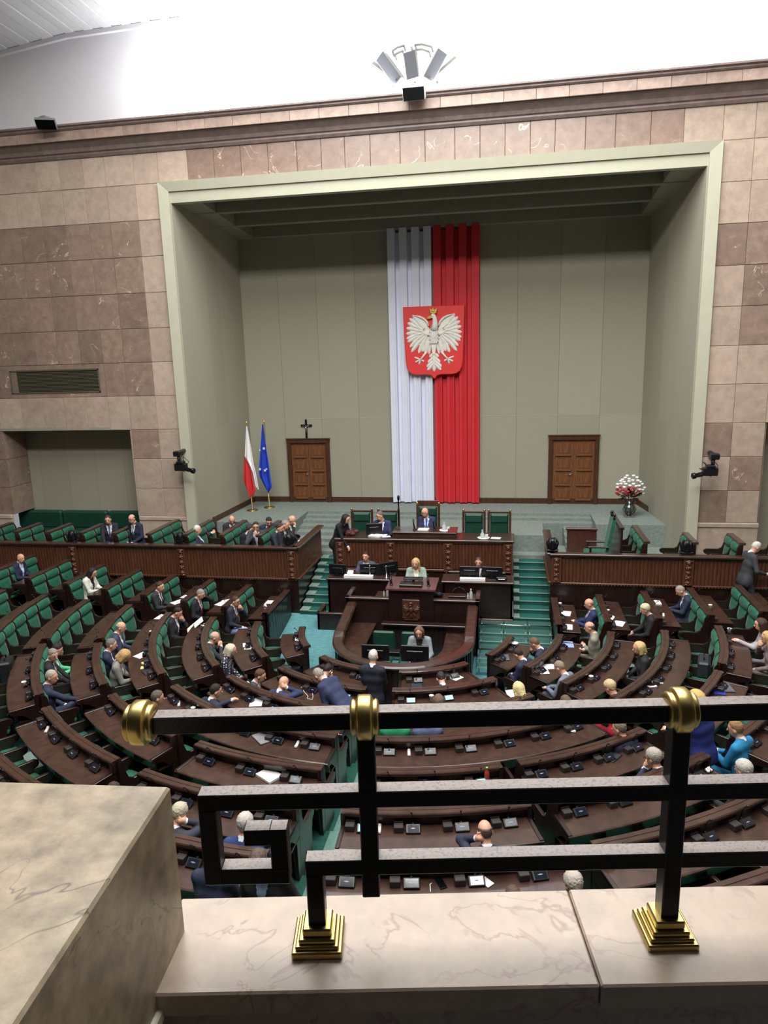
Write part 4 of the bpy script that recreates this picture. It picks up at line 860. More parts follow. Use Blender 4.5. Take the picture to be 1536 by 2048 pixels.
tag(mb.build('marble_pedestal', ST_Q), 'large mottled marble pedestal block at the end of the railing', 'pedestal')
mb = MB(); a_ = CAM+np.array([-.672, 1.06, PTOP-.05]); b_ = CAM+np.array([-.64, .62, PTOP-.05]); mb.bar(a_, b_, .03, .03, bev=.004); tag(mb.build('trim_4', mat('cream_trim', (222, 220, 196), .5)), kind='structure')
rl = empty('gallery_railing', G(.3, 0, PTOP), 'black iron gallery railing with brass collars and a Greek key end', 'railing')
T_ = .036; h2 = T_/2
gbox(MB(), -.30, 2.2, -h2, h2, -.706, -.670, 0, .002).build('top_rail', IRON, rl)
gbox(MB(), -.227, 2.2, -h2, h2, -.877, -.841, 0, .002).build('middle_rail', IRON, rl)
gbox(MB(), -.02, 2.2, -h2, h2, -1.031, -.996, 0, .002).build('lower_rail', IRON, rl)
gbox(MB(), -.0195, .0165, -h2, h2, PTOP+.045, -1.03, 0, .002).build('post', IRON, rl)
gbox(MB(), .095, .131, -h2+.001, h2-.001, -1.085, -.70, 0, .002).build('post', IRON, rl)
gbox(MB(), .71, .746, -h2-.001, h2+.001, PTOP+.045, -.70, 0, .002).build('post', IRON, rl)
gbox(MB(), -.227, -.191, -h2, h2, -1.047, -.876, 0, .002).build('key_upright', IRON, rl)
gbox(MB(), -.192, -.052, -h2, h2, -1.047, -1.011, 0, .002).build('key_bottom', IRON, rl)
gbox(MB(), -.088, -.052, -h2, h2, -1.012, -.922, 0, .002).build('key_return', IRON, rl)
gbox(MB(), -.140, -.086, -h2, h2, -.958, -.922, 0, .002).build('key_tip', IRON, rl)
for s_, w_ in ((-.328, .9), (.112, 1), (.728, 1)):
    mb = MB(); pr = [(.026, -.031), (.034, -.029), (.037, -.024), (.034, -.02), (.038, -.017), (.043, -.015), (.045, -.012), (.045, .012), (.043, .015), (.038, .017), (.034, .02), (.037, .024), (.034, .029), (.026, .031)]
    mb.lathe([(r*.98, h*.92) for r, h in pr], G(s_, 0, -.688), 28, axis=GD)
    mb.build('brass_collar', BRASS, rl)
for s_ in (0, .728):
    mb = MB()
    for hw, z0, z1 in ((.052, 0, .016), (.045, .016, .024), (.038, .024, .034), (.03, .034, .052)): gbox(mb, s_-.0015-hw, s_-.0015+hw, -hw, hw, PTOP+z0, PTOP+z1, 0, .003)
    mb.build('brass_foot', BRASS, rl)
# ================================================================== benches of the chamber
W0 = .56
def armpoly(): return [(.0, .02), (.0, 1.01), (.05, 1.02), (.085, .96), (.10, .82), (.14, .71), (.22, .665), (.50, .665), (.545, .64), (.555, .60), (.53, .555), (.47, .53), (.43, .40), (.42, .02)]
mb = MB(); mb.prism(armpoly(), -.024, .024, 'yz', 0, .008); ARM = mb.mesh('armrest', WOODO)
mb = MB(); mb.box(-W0/2+.03, W0/2-.03, .05, .44, .02, .40); SEATB = mb.mesh('seat', WOODO)
def pad(x0, x1, pts, bulge, n=6):
    """upholstered pad: profile pts in (y,z) centre line with thickness, rounded over x"""
    mb = MB(); xs = [x0+(x1-x0)*k/n for k in range(n+1)]; ys = []
    N = len(pts); vs = []
    for k, x in enumerate(xs):
        f = 1-(abs(2*k/n-1))**3
        for (y, z, ny, nz) in pts: vs.append((x, y+ny*bulge*f, z+nz*bulge*f))
    for k in range(n):
        pass
    fs = [[k*N+j, k*N+(j+1) % N, (k+1)*N+(j+1) % N, (k+1)*N+j] for k in range(n) for j in range(N)]+[list(range(N)), list(range(n*N, (n+1)*N))[::-1]]
    mb.add(vs, fs, 0, True); return mb
BACKP = pad(-W0/2+.03, W0/2-.03, [(.04, .44, 0, 0), (.11, .46, 1, 0), (.125, .55, 1, 0), (.10, .74, 1, 0), (.08, .815, .5, 0), (.04, .82, 0, 0)], .02).mesh('backrest', GREEN)
HEADP = pad(-W0/2+.035, W0/2-.035, [(.03, .815, 0, 0), (.075, .825, .6, -.2), (.105, .85, 1, 0), (.10, .94, 1, 0), (.07, .995, .5, .6), (.02, 1.01, 0, .5)], .018).mesh('headrest', GREEN)
CUSH = pad(-W0/2+.03, W0/2-.03, [(.08, .40, 0, 0), (.47, .41, 0, 0), (.49, .44, 1, 0), (.475, .475, .6, 1), (.30, .485, 0, 1), (.08, .465, 0, 1)], .02).mesh('seat_cushion', GREEN)
CUSHUP = pad(-W0/2+.03, W0/2-.03, [(.12, .40, 0, 0), (.22, .41, 1, 0), (.27, .6, 1, 0), (.26, .74, .6, .6), (.2, .76, 0, 1), (.14, .72, 0, 0)], .015).mesh('seat_cushion', GREEN)
# desk terminal (outward of the rail): frame with +Y pointing outwards, origin on the desk plane at the rail
def term(lit):
    mb = MB(); mb.T = Matrix.Translation((0, .16, .03)) @ Matrix.Rotation(R_(-32), 4, 'X')
    mb.box(-.085, .085, -.055, .055, -.012, .022, 0, .008); t_ = mb.mesh('voting_terminal', BLACK)
    s_ = MB(); s_.T = mb.T; s_.box(-.068, .062, -.038, .042, .022, .025, 0)
    if not lit: 
        for a, b, c in ((-.026, .026, .0025), (-.012, .012, .006)): s_.box(a, b, -c, c, .025, .0258, 1)
    return t_, s_.mesh('screen', [SCREENL if lit else SCREEN, SCREENM])
TERM, SCR = term(False); _, SCRL = term(True)
mb = MB(); mb.box(.11, .22, .10, .19, .0, .075, 0, .006); mb.box(.11, .22, .095, .10, .075, .09); HOLD = mb.mesh('handset_holder', mat('holder_grey', (50, 44, 42), .5))
mb = MB(); mb.tube([(0, .085, .05), (0, .09, .12), (.01, .12, .2), (.015, .15, .235)], .0055, 5); mb.ell((.016, .165, .245), (.014, .018, .014), 6, 4); mb.lathe([(.02, 0), (.02, .05), (.01, .06)], (0, .085, 0), 6); MIC = mb.mesh('microphone', BLACK)
RAILP = [(-.05, -.055), (-.055, -.04), (-.055, -.012), (-.045, 0), (.012, 0), (.016, -.007), (.026, -.007), (.03, 0), (.085, 0), (.095, -.012), (.095, -.04), (.085, -.055)]
def ulen(i, t0, t1): return abs(t1-t0)*.1 if (t0 < 0 or t0 > 180) else abs(t1-t0)*math.pi/180*(Rr(i)-.15)
def stations(t0, t1):
    if t0 < 0 or t0 > 180: return [t0, t1]
    n = max(2, int((t1-t0)/2.5)); return [t0+(t1-t0)*k/n for k in range(n+1)]
BENCH = []
SEATPOS = {}
def bench(i, t0, t1, label, group, seats=True, desk=True, upset=(), lit=(), lowback=None, panel=None, terminals=True):
    tm = (t0+t1)/2; pm, om = upt(Rr(i), tm); zf = Fl(i); zr = Zr(i)
    e = empty('chamber_bench', (pm[0], pm[1], zf), label, 'bench', group)
    path = [upt(Rr(i), t) for t in stations(t0, t1)]
    sweep(path, [(a, zr+b) for a, b in RAILP]).build('back_rail', WOODT, e)
    sweep(path, [(0, zf), (.04, zf), (.04, zr-.05), (0, zr-.05)]).build('back_panel', panel or WOODO, e)
    if desk:
        sweep(path, [(.04, zr-.205), (.04, zr-.17), (.465, zr-.185), (.48, zr-.195), (.48, zr-.215), (.465, zr-.225)]).build('desk_top', WOODT, e)
        sweep(path, [(.40, zr-.22), (.42, zr-.22), (.42, zr-.36), (.40, zr-.36)]).build('desk_apron', WOODO, e)
        sweep(path, [(.05, zr-.42), (.05, zr-.40), (.36, zr-.40), (.36, zr-.42)]).build('book_shelf', WOODO, e)
    for t, s_ in ((t0, 1), (t1, -1)):
        p, o = upt(Rr(i), t); q = MB(); tx = np.array([-o[1], o[0]])*s_
        poly = [(-.01, .0), (-.01, HR-.005), (.10, HR-.005), (.10, HR-.16), (.47, HR-.175), (.47, HR-.25), (.30, HR-.29), (.13, HR-.45), (.12, .0)] if desk else [(-.02, 0), (-.02, HR-.005), (.08, HR-.005), (.08, 0)]
        ang = math.atan2(o[1], o[0]); sgn = 1 if (np.array([-math.sin(ang), math.cos(ang)]) @ tx) > 0 else -1
        if t0 < 0: sgn = sgn
        q.T = Matrix.Translation((p[0], p[1], zf)) @ Matrix.Rotation(ang, 4, 'Z')
        # which tangent direction points into the bench
        pin, _ = upt(Rr(i), t+(t1-t0)*.02*(1 if t == t0 else -1)); d = pin-p; sgn = 1 if d @ np.array([-math.sin(ang), math.cos(ang)]) > 0 else -1
        q.prism(poly, 0 if sgn > 0 else -.05, .05 if sgn > 0 else 0, 'xz', 0, .006); q.build('end_panel', WOODO, e)
    L = ulen(i, t0, t1); n = max(1, round(L/W0)); 
    for k in range(n):
        t = t0+(t1-t0)*(k+.5)/n; p, o = upt(Rr(i), t); rz = math.atan2(-o[1], -o[0])-math.pi/2
        if seats:
            sc = (L/n)/W0; s_ = inst('seat', SEATB, e, (p[0], p[1], zf), rz, (sc, 1, 1))
            up_ = k in upset
            sub('backrest', BACKP, s_); sub('headrest', HEADP, s_); sub('seat_cushion', CUSHUP if up_ else CUSH, s_)
            SEATPOS[(i, round(tm), k)] = (p, o)
        if desk and terminals:
            zt = zr-.175; ro_ = math.atan2(o[1], o[0])-math.pi/2
            tt = inst('voting_terminal', TERM, e, (p[0], p[1], zt), ro_); sub('screen', SCRL if k in lit else SCR, tt); sub('microphone', MIC, tt)
            inst('handset_holder', HOLD, e, (p[0], p[1], zt), ro_)
    if seats:
        for k in range(n+1):
            t = t0+(t1-t0)*(k if k else .03/max(L, .1)*1)/n if False else t0+(t1-t0)*k/n
            p, o = upt(Rr(i), t); rz = math.atan2(-o[1], -o[0])-math.pi/2
            if k in (0, n):
                pin, _ = upt(Rr(i), t+(t1-t0)*.02*(1 if k == 0 else -1)); d = pin-p; p = p+d/np.linalg.norm(d)*.028
            inst('armrest', ARM, e, (p[0], p[1], zf), rz)
    return e
ORD = ['first', 'second', 'third', 'fourth', 'fifth', 'sixth', 'seventh', 'eighth', 'ninth']
GA = 'dark wood benches with green seats'
AL_T0, AL_T1 = -18.4, -2.2
for i in range(0, 7): bench(i, AL_T0, AL_T1, 'three-seat bench below the box of seated men, %s row from the ribbed panel' % ORD[i], GA)
bench(-1, AL_T0, -2.0, 'ribbed dark panel desk without seats beside the turquoise ramp', GA, seats=False)
for i in range(0, 5): bench(i, 181, 198.4, 'three-seat bench below the box of the lone chair, %s row from the glass steps' % ORD[i], GA)
bench(-1, 181.2, 198.4, 'short front desk without seats beside the glass steps', GA, seats=False)
for i in range(-1, 7):
    if i < 2: bench(i, 6.0, 41.5+min(1, i+1), 'curved bench between ramp and side aisle, %s row out from the turquoise floor' % ORD[i+1], GA)
    else:
        bench(i, 4.0, 22.4, 'short curved bench next to straight benches, %s row out from the turquoise ramp' % ORD[i+1], GA)
        if i < 6: bench(i, 24.6, 43.2, 'short curved bench at the pale-matted side aisle, %s row out from the turquoise ramp' % ORD[i+1], GA)
bench(-2, 7.0, 35, 'small curved front desk standing alone on the turquoise carpet', GA, seats=False)
for i in range(-2, 2): bench(i, (51, 52, 50, 49)[i+2], (86, 86, 86, 87)[i+2], 'long curved bench beside the standing white-haired man, %s row from the enclosure' % ORD[i+2], GA, seats=i > -2, lit=(2,) if i == -1 else ())
for i in range(2, 6):
    bench(i, 47.5, 65.8, 'curved bench between matted side aisle and narrow gap, %s row from the enclosure' % ORD[i+2], GA)
    bench(i, 69.8, 88, 'curved bench between narrow gap and grey centre runner, %s row from the enclosure' % ORD[i+2], GA)
for i in range(-2, 2): bench(i, (95, 94, 94, 92.5)[i+2], (129, 127.3, 127.5, 130)[i+2], 'long curved bench across the runner from the standing man, %s row from the enclosure' % ORD[i+2], GA, seats=i > -2, lit=(0, 1) if i == -1 else ())
for i in range(2, 6):
    bench(i, (93.5, 92.2, 91.8, 91.6)[i-2], 109.8, 'curved bench across the runner from the silver-haired man, %s row from the enclosure' % ORD[i+2], GA, lit={2: (2,), 3: (0,)}.get(i, ()))
    bench(i, 112, 131, 'curved bench in the block of the clasped-hands man, %s row from the enclosure' % ORD[i+2], GA)
bench(-2, 143.5, 172, 'small curved front desk with a bowl beside the glass steps', GA, seats=False)
for i in range(-1, 2): bench(i, (141, 137.3, 137.2)[i+1], (172.8, 174, 174)[i+1], 'curved bench facing the glass steps, %s row out from them' % ORD[i+1], GA)
for i in range(2, 5):
    bench(i, 158.5, 175.6, 'short curved bench nearer the box of the lone chair, %s row from the glass steps' % ORD[i+1], GA)
    bench(i, 136.5, 155.5, 'short curved bench beyond the black briefcase, %s row from the glass steps' % ORD[i+1], GA)
# ribbed face of the panel desk on the ramp
fluted((XC-Rr(-1)+.03, 14.5), (XC-Rr(-1)+.03, 16.15), .45, 1.22, bpy.data.objects['floor_ramp'], mat('dark_gloss_panel', (36, 40, 38), .18, var=.1, coat=.3), .075, .03, 'ribbed_panel')
# aisle runners and pale step mats
RUN = mat('grey_green_runner', (96, 132, 122), .95, var=.15, scale=25)
cr_ = empty('floor_aisle_runner', (.4, 8, .5), 'grey green runner stepping up the centre aisle', None, None, 'structure')
for i in range(-1, 7):
    q = MB(); y1 = YC-Rr(i-1)-.03; y0 = YC-Rr(i)-.03; q.box(.12, .6 if i < 3 else .46, y0, y1, Fl(i)-.02, Fl(i)+.012); q.build('runner_piece', RUN, cr_)
for th_, i0, i1, w_ in ((45.5, 0, 7, .3), (132.5, 0, 7, .3), (-.6, -1, 7, .3), (179, 0, 5, .3)):
    for i in range(i0, i1):
        p, o = upt(Rr(i-1)+.32, th_); q = MB(); q.T = Matrix.Translation((p[0], p[1], Fl(i))) @ Matrix.Rotation(math.atan2(o[1], o[0]), 4, 'Z'); q.box(-.28, .28, -.3, .3, -.02, .015); tag(q.build('floor_step_mat', CARPETL), kind='structure')
# bench rows inside the two boxes
def boxbench(x, y0, y1, z, n, lab, face=1, hgt=1.06):
    """straight green bench along y; face +1 looks towards +x"""
    e = empty('box_bench', (x, (y0+y1)/2, z), lab, 'bench', 'green benches inside the wooden boxes')
    for (nm, pr, m_) in (('back_rail', [(-.05, -.055), (-.055, -.012), (-.045, 0), (.085, 0), (.095, -.012), (.085, -.055)], WOODT), ('back_panel', [(0, -hgt), (.04, -hgt), (.04, -.05), (0, -.05)], WOODO)):
        sweep([((x, y0), (-face, 0)), ((x, y1), (-face, 0))], [(a, z+hgt+b) for a, b in pr]).build(nm, m_, e)
    for k in range(n):
        yy = y0+(y1-y0)*(k+.5)/n; s_ = inst('seat', SEATB, e, (x, yy, z), R_(-90 if face > 0 else 90), ((y1-y0)/n/W0, 1, 1)); sub('backrest', BACKP, s_); sub('headrest', HEADP, s_); sub('seat_cushion', CUSH, s_)
    for k in range(n+1): inst('armrest', ARM, e, (x, y0+(y1-y0)*k/n, z), R_(-90 if face > 0 else 90))
    return e
for k, x in enumerate((-3.75, -4.75, -5.75, -6.75, -7.72, -8.68, -9.65, -10.6, -11.5)):
    boxbench(x, 16.55, 18.25 if k < 4 else 17.6, PZ0-.1, 3 if k < 4 else 2, 'short green bench inside the box of seated men, %s row from its inner corner' % ORD[k], 1)
for k, x in enumerate((5.55, 6.6, 7.6, 8.6)):
    boxbench(x, 16.55, 18.2 if k == 0 else 17.5, PZ0-.1, 3 if k == 0 else 2, 'short green bench inside the box of the lone chair, %s row from that chair' % ORD[k], -1)
# the lone high-backed chair and its screen in the right box
e = empty('high_backed_chair', (4.75, 17.4, PZ0), 'lone high-backed green chair with carved finials inside the wooden box', 'chair')
cxp, cyp = 4.72, 17.35
mb = MB(); mb.add([(cxp+.02, cyp-.24, PZ0+.5), (cxp+.02, cyp+.24, PZ0+.5), (cxp+.16, cyp+.24, PZ0+1.32), (cxp+.16, cyp-.24, PZ0+1.32), (cxp+.1, cyp-.24, PZ0+.5), (cxp+.1, cyp+.24, PZ0+.5), (cxp+.24, cyp+.24, PZ0+1.32), (cxp+.24, cyp-.24, PZ0+1.32)], [(0, 1, 2, 3), (4, 7, 6, 5), (0, 4, 5, 1), (1, 5, 6, 2), (2, 6, 7, 3), (3, 7, 4, 0)]); mb.build('backrest', GREEN, e)
mb = MB(); mb.box(cxp-.45, cxp+.06, cyp-.25, cyp+.25, PZ0+.4, PZ0+.5, 0, .03); mb.build('seat', GREEN, e)
for s_ in (-1, 1):
    mb = MB(); mb.box(cxp-.4, cxp+.08, cyp+s_*.27-.03, cyp+s_*.27+.03, PZ0+.64, PZ0+.68, 0, .01); mb.box(cxp-.36, cxp-.31, cyp+s_*.27-.025, cyp+s_*.27+.025, PZ0, PZ0+.65); mb.build('armrest', WOODO, e)
    mb = MB(); mb.lathe([(.03, 0), (.035, .05), (.02, .07), (.04, .1), (.03, .14), (.005, .16)], (cxp+.2, cyp+s_*.2, PZ0+1.32), 8); mb.build('finial', WOODO, e)
mb = MB(); mb.bar((cxp+.3, 16.6, PZ0+.62), (cxp+.3, 18.3, PZ0+.62), .05, 1.2); mb.bar((cxp+.3, 16.6, PZ0+1.24), (cxp+.3, 18.3, PZ0+1.24), .1, .05); sc2 = tag(mb.build('wood_screen', WOODO), 'low dark wood screen directly behind the lone high-backed chair', 'screen')
mb = MB(); mb.box(3.95, 4.7, 18.55, 18.62, PZ0, PZ0+.72); mb.box(3.92, 4.72, 18.52, 18.65, PZ0+.72, PZ0+.77, 0, .01); tag(mb.build('wood_screen', WOOD), 'low reddish wood screen with a pull rope beside the carpeted steps', 'screen')
# upholstered bench in the recess
e = empty('recess_bench', (-10.2, YF+.75, PZ0), 'long dark green upholstered bench set into the wall recess', 'bench')
for k in range(3):
    x0 = -12.4+k*1.5; mb = MB(); mb.box(x0, x0+1.48, YF+.72, YF+.94, PZ0+.45, PZ0+.98, 0, .05); mb.build('back_cushion', GREEND, e)
    mb = MB(); mb.box(x0, x0+1.48, YF+.2, YF+.72, PZ0+.2, PZ0+.48, 0, .05); mb.build('seat_cushion', GREEND, e)
# ================================================================== people: one continuous body surface each
def surf_nets(F, ax, ay, az):
    S = F < 0; nx, ny, nz = F.shape
    c = np.zeros((nx-1, ny-1, nz-1), np.int8)
    for dx in (0, 1):
        for dy in (0, 1):
            for dz in (0, 1): c += S[dx:nx-1+dx, dy:ny-1+dy, dz:nz-1+dz]
    act = (c > 0) & (c < 8); idx = np.argwhere(act); n = len(idx)
    if n == 0: return None
    acc = np.zeros((n, 3)); cnt = np.zeros(n); I, J, K = idx.T
    for a in range(3):
        o = [q for q in range(3) if q != a]
        for u in (0, 1):
            for v in (0, 1):
                d0 = [0, 0, 0]; d0[o[0]] = u; d0[o[1]] = v; d1 = list(d0); d1[a] = 1
                f0 = F[I+d0[0], J+d0[1], K+d0[2]]; f1 = F[I+d1[0], J+d1[1], K+d1[2]]; m_ = (f0 < 0) != (f1 < 0)
                t = np.where(m_, f0/np.where(m_, f0-f1, 1), 0); p = np.zeros((n, 3)); p[:, o[0]] = u; p[:, o[1]] = v; p[:, a] = t
                acc[m_] += p[m_]; cnt[m_] += 1
    loc = acc/cnt[:, None]; V = np.empty((n, 3))
    for a, A in enumerate((ax, ay, az)): i = idx[:, a]; V[:, a] = A[i]+(A[i+1]-A[i])*loc[:, a]
    vid = -np.ones(act.shape, int); vid[I, J, K] = np.arange(n); quads = []
    for a in range(3):
        o = [(1, 2), (2, 0), (0, 1)][a]
        sl0 = [slice(1, -1)]*3; sl0[a] = slice(0, F.shape[a]-1); sl1 = list(sl0); sl1[a] = slice(1, F.shape[a])
        s0 = S[tuple(sl0)]; s1 = S[tuple(sl1)]; ch = np.argwhere(s0 != s1)
        if not len(ch): continue
        g = ch.copy(); g[:, o[0]] += 1; g[:, o[1]] += 1; flip = s0[tuple(ch.T)]
        def vv(du, dv): h = g.copy(); h[:, o[0]] -= du; h[:, o[1]] -= dv; return vid[h[:, 0], h[:, 1], h[:, 2]]
        q = np.stack([vv(1, 1), vv(0, 1), vv(0, 0), vv(1, 0)], 1); q[~flip] = q[~flip][:, ::-1]; quads.append(q)
    return V, np.concatenate(quads), idx
class Field:
    def __init__(s, lo, hi, h, fine=None, hf=None):
        ax = []
        for k in range(3):
            x = lo[k]; c = [x]
            while x < hi[k]:
                st = hf if fine is not None and fine[0][k] <= x <= fine[1][k] else h
                x += st; c.append(x)
            ax.append(np.array(c))
        s.ax = ax; sh = tuple(len(a) for a in ax); s.F = np.full(sh, 1.); s.G = np.full(sh, 1.); s.L = np.zeros(sh, np.int8)
    def put(s, fn, c, r, mi, k):
        sl = []
        for a in range(3):
            i0 = np.searchsorted(s.ax[a], c[0][a]-r); i1 = np.searchsorted(s.ax[a], c[1][a]+r); sl.append(slice(max(0, i0-1), min(len(s.ax[a]), i1+1)))
        X, Y, Z = np.meshgrid(*(s.ax[a][sl[a]] for a in range(3)), indexing='ij'); P = np.stack([X, Y, Z], -1)
        if P.size == 0: return
        d = fn(P); sl = tuple(sl); F = s.F[sl]; h = np.maximum(k-np.abs(F-d), 0)/k; s.F[sl] = np.minimum(F, d)-h*h*k*.25
        m_ = d < s.G[sl]; s.G[sl] = np.where(m_, d, s.G[sl]); s.L[sl] = np.where(m_, mi, s.L[sl])
    def cone(s, a, b, ra, rb, mi, k=.03):
        a = np.asarray(a, float); b = np.asarray(b, float); ba = b-a; L2 = ba@ba+1e-9
        def fn(P):
            pa = P-a; t = np.clip((pa@ba)/L2, 0, 1); return np.linalg.norm(pa-t[..., None]*ba, axis=-1)-(ra+(rb-ra)*t)
        s.put(fn, (np.minimum(a, b), np.maximum(a, b)), max(ra, rb)+k+.03, mi, k)
    def ell(s, c, r, M3, mi, k=.03):
        c = np.asarray(c, float); r = np.asarray(r, float); mr = r.min()
        def fn(P):
            q = ((P-c)@M3)/r; l = np.linalg.norm(q, axis=-1); return (l-1)*mr*(.5+.5*1)/1
        s.put(fn, (c-r.max(), c+r.max()), k+.03, mi, k)
    def mesh(s): return surf_nets(s.F, *s.ax)
def rotm(yaw, pitch=0, roll=0):
    """columns = right, forward, up of a frame; pitch>0 looks down, yaw>0 turns to its left"""
    return np.array((Matrix.Rotation(yaw, 3, 'Z') @ Matrix.Rotation(-pitch, 3, 'X') @ Matrix.Rotation(roll, 3, 'Y')))
def ik(S, T, l1, l2, pole):
    d = T-S; L = np.linalg.norm(d); L = min(L, (l1+l2)*.995); u = d/np.linalg.norm(d); T = S+u*L
    a = (l1*l1-l2*l2+L*L)/(2*L); h = math.sqrt(max(0, l1*l1-a*a)); p = pole-u*(pole@u); p /= np.linalg.norm(p)+1e-9
    return S+u*a+p*h, T
def cmat(kind, rgb):
    nm = '%s_%02x%02x%02x' % (kind, *rgb); rg = dict(skin=.5, hair=.55, cloth=.8, shoe=.35)[kind]
    return mat(nm, rgb, rg, var=.16 if kind != 'skin' else .06, scale=60 if kind == 'hair' else 14, stretch=(3, 3, .6) if kind == 'hair' else (1, 1, 1), bump=.5 if kind == 'hair' else (.12 if kind == 'cloth' else 0))
SKIN = (222, 166, 139)
def person(loc, rz, label, pose='sit', top=(32, 36, 52), bottom=None, hair=(70, 50, 38), style='short', shirt=(228, 230, 236), tie=None, lean=8, twist=0, hyaw=0, hpitch=8, arms='lap', cross=False, s=1., skin=SKIN, glasses=False, beard=None, open_=True, dist=12., lateral=0, group='people in the chamber', scale=1., topmat=None):
    bottom = bottom or tuple(max(0, int(c*.85)) for c in top)
    B = np.array; hv = min(.026, max(.0135, dist*.0014)); hf = max(.0085, hv*.6)
    sit = pose == 'sit'
    hipz = .53 if sit else .93; la = R_(lean); tw = R_(twist)
    up = B([math.sin(R_(lateral)), math.sin(la), math.cos(la)]); up /= np.linalg.norm(up)
    f0 = B([-math.sin(tw), math.cos(tw), 0]); fwd = f0-up*(f0@up); fwd /= np.linalg.norm(fwd); rt = np.cross(fwd, up)
    hip = B([0, 0, hipz]); TL = .50 if sit else .50
    def T(u, f, h): return hip+rt*u+fwd*f+up*h
    sh = T(0, -.01, TL); neck0 = T(0, .0, TL+.05)
    H = rotm(tw+R_(hyaw), R_(hpitch)+la*.45); hr, hfw, hu = H[:, 0], H[:, 1], H[:, 2]
    nk = neck0+up*.05+fwd*.03; hc = nk+hu*.105+hfw*.025
    # arms -----------------------------------------------------------------
    tg = dict(lap=((.10, .30, .12), (-.10, .28, .12)), clasp=((.03, .33, .22), (-.03, .33, .23)), desk=((.16, .40, .22), (-.16, .40, .22)), phone=((.05, .36, .27), (-.05, .36, .27)),
              cross=((-.10, .22, .26), (.10, .20, .24)), face_r=((.07, .20, .50), (-.10, .28, .12)), face_l=((.10, .28, .12), (-.07, .20, .50)), faceboth=((.05, .21, .50), (-.04, .21, .49)),
              side=((.24, .05, -.06), (-.24, .05, -.06)), read=((.14, .36, .16), (-.14, .36, .16)), point_r=((.2, .52, .30), (-.10, .28, .12)), armout_r=((.66, .2, .44), (-.12, .25, .12)), armout_l=((.12, .25, .12), (-.62, .25, .38)), gesture=((.1, .34, .2), (-.08, .45, .40)), paper=((.2, .3, .16), (-.24, .05, -.06)), reach=((.14, .46, .1), (-.12, .44, .08)), temple_r=((.11, .08, .63), (-.12, .26, .14)), temple_l=((.12, .26, .14), (-.11, .08, .63)))[arms]
    hands = []
    pts_all = [hc+hu*.2, hc-hu*.2, T(.25, .15, 0), T(-.25, -.2, 0)]
    arm = []
    for sd, tv in zip((1, -1), tg):
        S_ = sh+rt*sd*.178-up*.01; W = T(*tv); pole = rt*sd*.6-up*.9-fwd*.35
        if arms in ('face_r', 'face_l', 'faceboth', 'temple_r', 'temple_l') and tv[2] > .4: pole = rt*sd*.8-up*1.0+fwd*.5
        E_, W = ik(S_, W, .30, .265, pole); arm.append((sd, S_, E_, W)); pts_all += [E_, W]
    # legs -------------------------------------------------------------------
    legs = []
    for sd in (1, -1):
        if sit:
            h0 = B([sd*.09, .02, .50]); kn = B([sd*.12, .44, .52]); an = B([sd*.12, .46, .09])
            if cross and sd == 1: kn = B([.02, .44, .62]); an = B([-.20, .62, .30])
        else:
            st = .06 if pose == 'walk' else 0
            h0 = B([sd*.09, 0, .92]); kn = B([sd*.10, .03+sd*st*2, .49]); an = B([sd*.10, -.02+sd*st*2.5, .09])
        legs.append((sd, h0, kn, an)); pts_all += [kn, an]
    A_ = np.array(pts_all); lo = A_.min(0)-.17; hi = A_.max(0)+.17; lo[2] = -.02
    fl = Field(lo, hi, hv, (hc-.14, hc+.15), hf)
    I3 = np.eye(3)
    MT = 1
    fl.cone(T(.075, 0, 0), T(-.075, 0, 0), .125, .125, MT if sit else MT, .05)
    fl.cone(T(.06, .015, .17), T(-.06, .015, .17), .12, .12, MT, .07)
    fl.cone(T(.085, .01, .33), T(-.085, .01, .33), .122, .122, MT, .07)
    fl.cone(T(.135, -.01, .47), T(-.135, -.01, .47), .075, .075, MT, .07)
    fl.cone(T(.05, -.01, .5), T(-.05, -.01, .5), .075, .075, MT, .05)
    if not sit: fl.cone(T(.08, -.01, -.1), T(-.08, -.01, -.1), .125, .125, MT, .06)
    fl.cone(neck0-up*.02, nk+hu*.03, .06, .053, 0, .02)
    fl.cone(neck0-up*.004, neck0+up*.016+fwd*.008, .064, .060, 4, .006)          # collar
    for sd in (1, -1): fl.cone(neck0+up*.0-fwd*.01, sh+rt*sd*.15, .05, .058, MT, .03)   # trapezius
    fl.ell(hc+hu*.02, (.077, .098, .105), H, 0, .02); fl.ell(hc+hfw*.028-hu*.055, (.055, .06, .065), H, 0, .03)   # skull, jaw
    fl.cone(hc+hfw*.088+hu*.015, hc+hfw*.112-hu*.022, .010, .015, 0, .012)                # nose
    for sd in (1, -1): fl.ell(hc+hr*sd*.079-hu*.008-hfw*.005, (.012, .02, .032), H, 0, .008)
    fl.cone(hc+hfw*.085-hu*.062+hr*.015, hc+hfw*.085-hu*.062-hr*.015, .011, .011, 0, .012)
    for sd, S_, E_, W in arm:
        fl.cone(S_, E_, .062, .05, 1, .04); fl.cone(E_, W, .05, .037, 1, .03)
        d = W-E_; d /= np.linalg.norm(d); fl.cone(W-d*.0, W+d*.022, .036, .034, 4, .008)
        pn = rt*sd; pn = pn-d*(pn@d)
        side = np.cross(d, up); side = side/(np.linalg.norm(side)+1e-6)
        bend = -up if arms in ('desk', 'lap', 'read', 'reach', 'clasp', 'phone', 'point_r', 'gesture') else (hc-W)/np.linalg.norm(hc-W)
        bend = bend-d*(bend@d); bend /= np.linalg.norm(bend)+1e-6; side = np.cross(d, bend)
        fl.cone(W+d*.03, W+d*.085+side*.0, .03, .034, 0, .015); fl.cone(W+d*.05+side*.018, W+d*.05-side*.018, .022, .022, 0, .02)
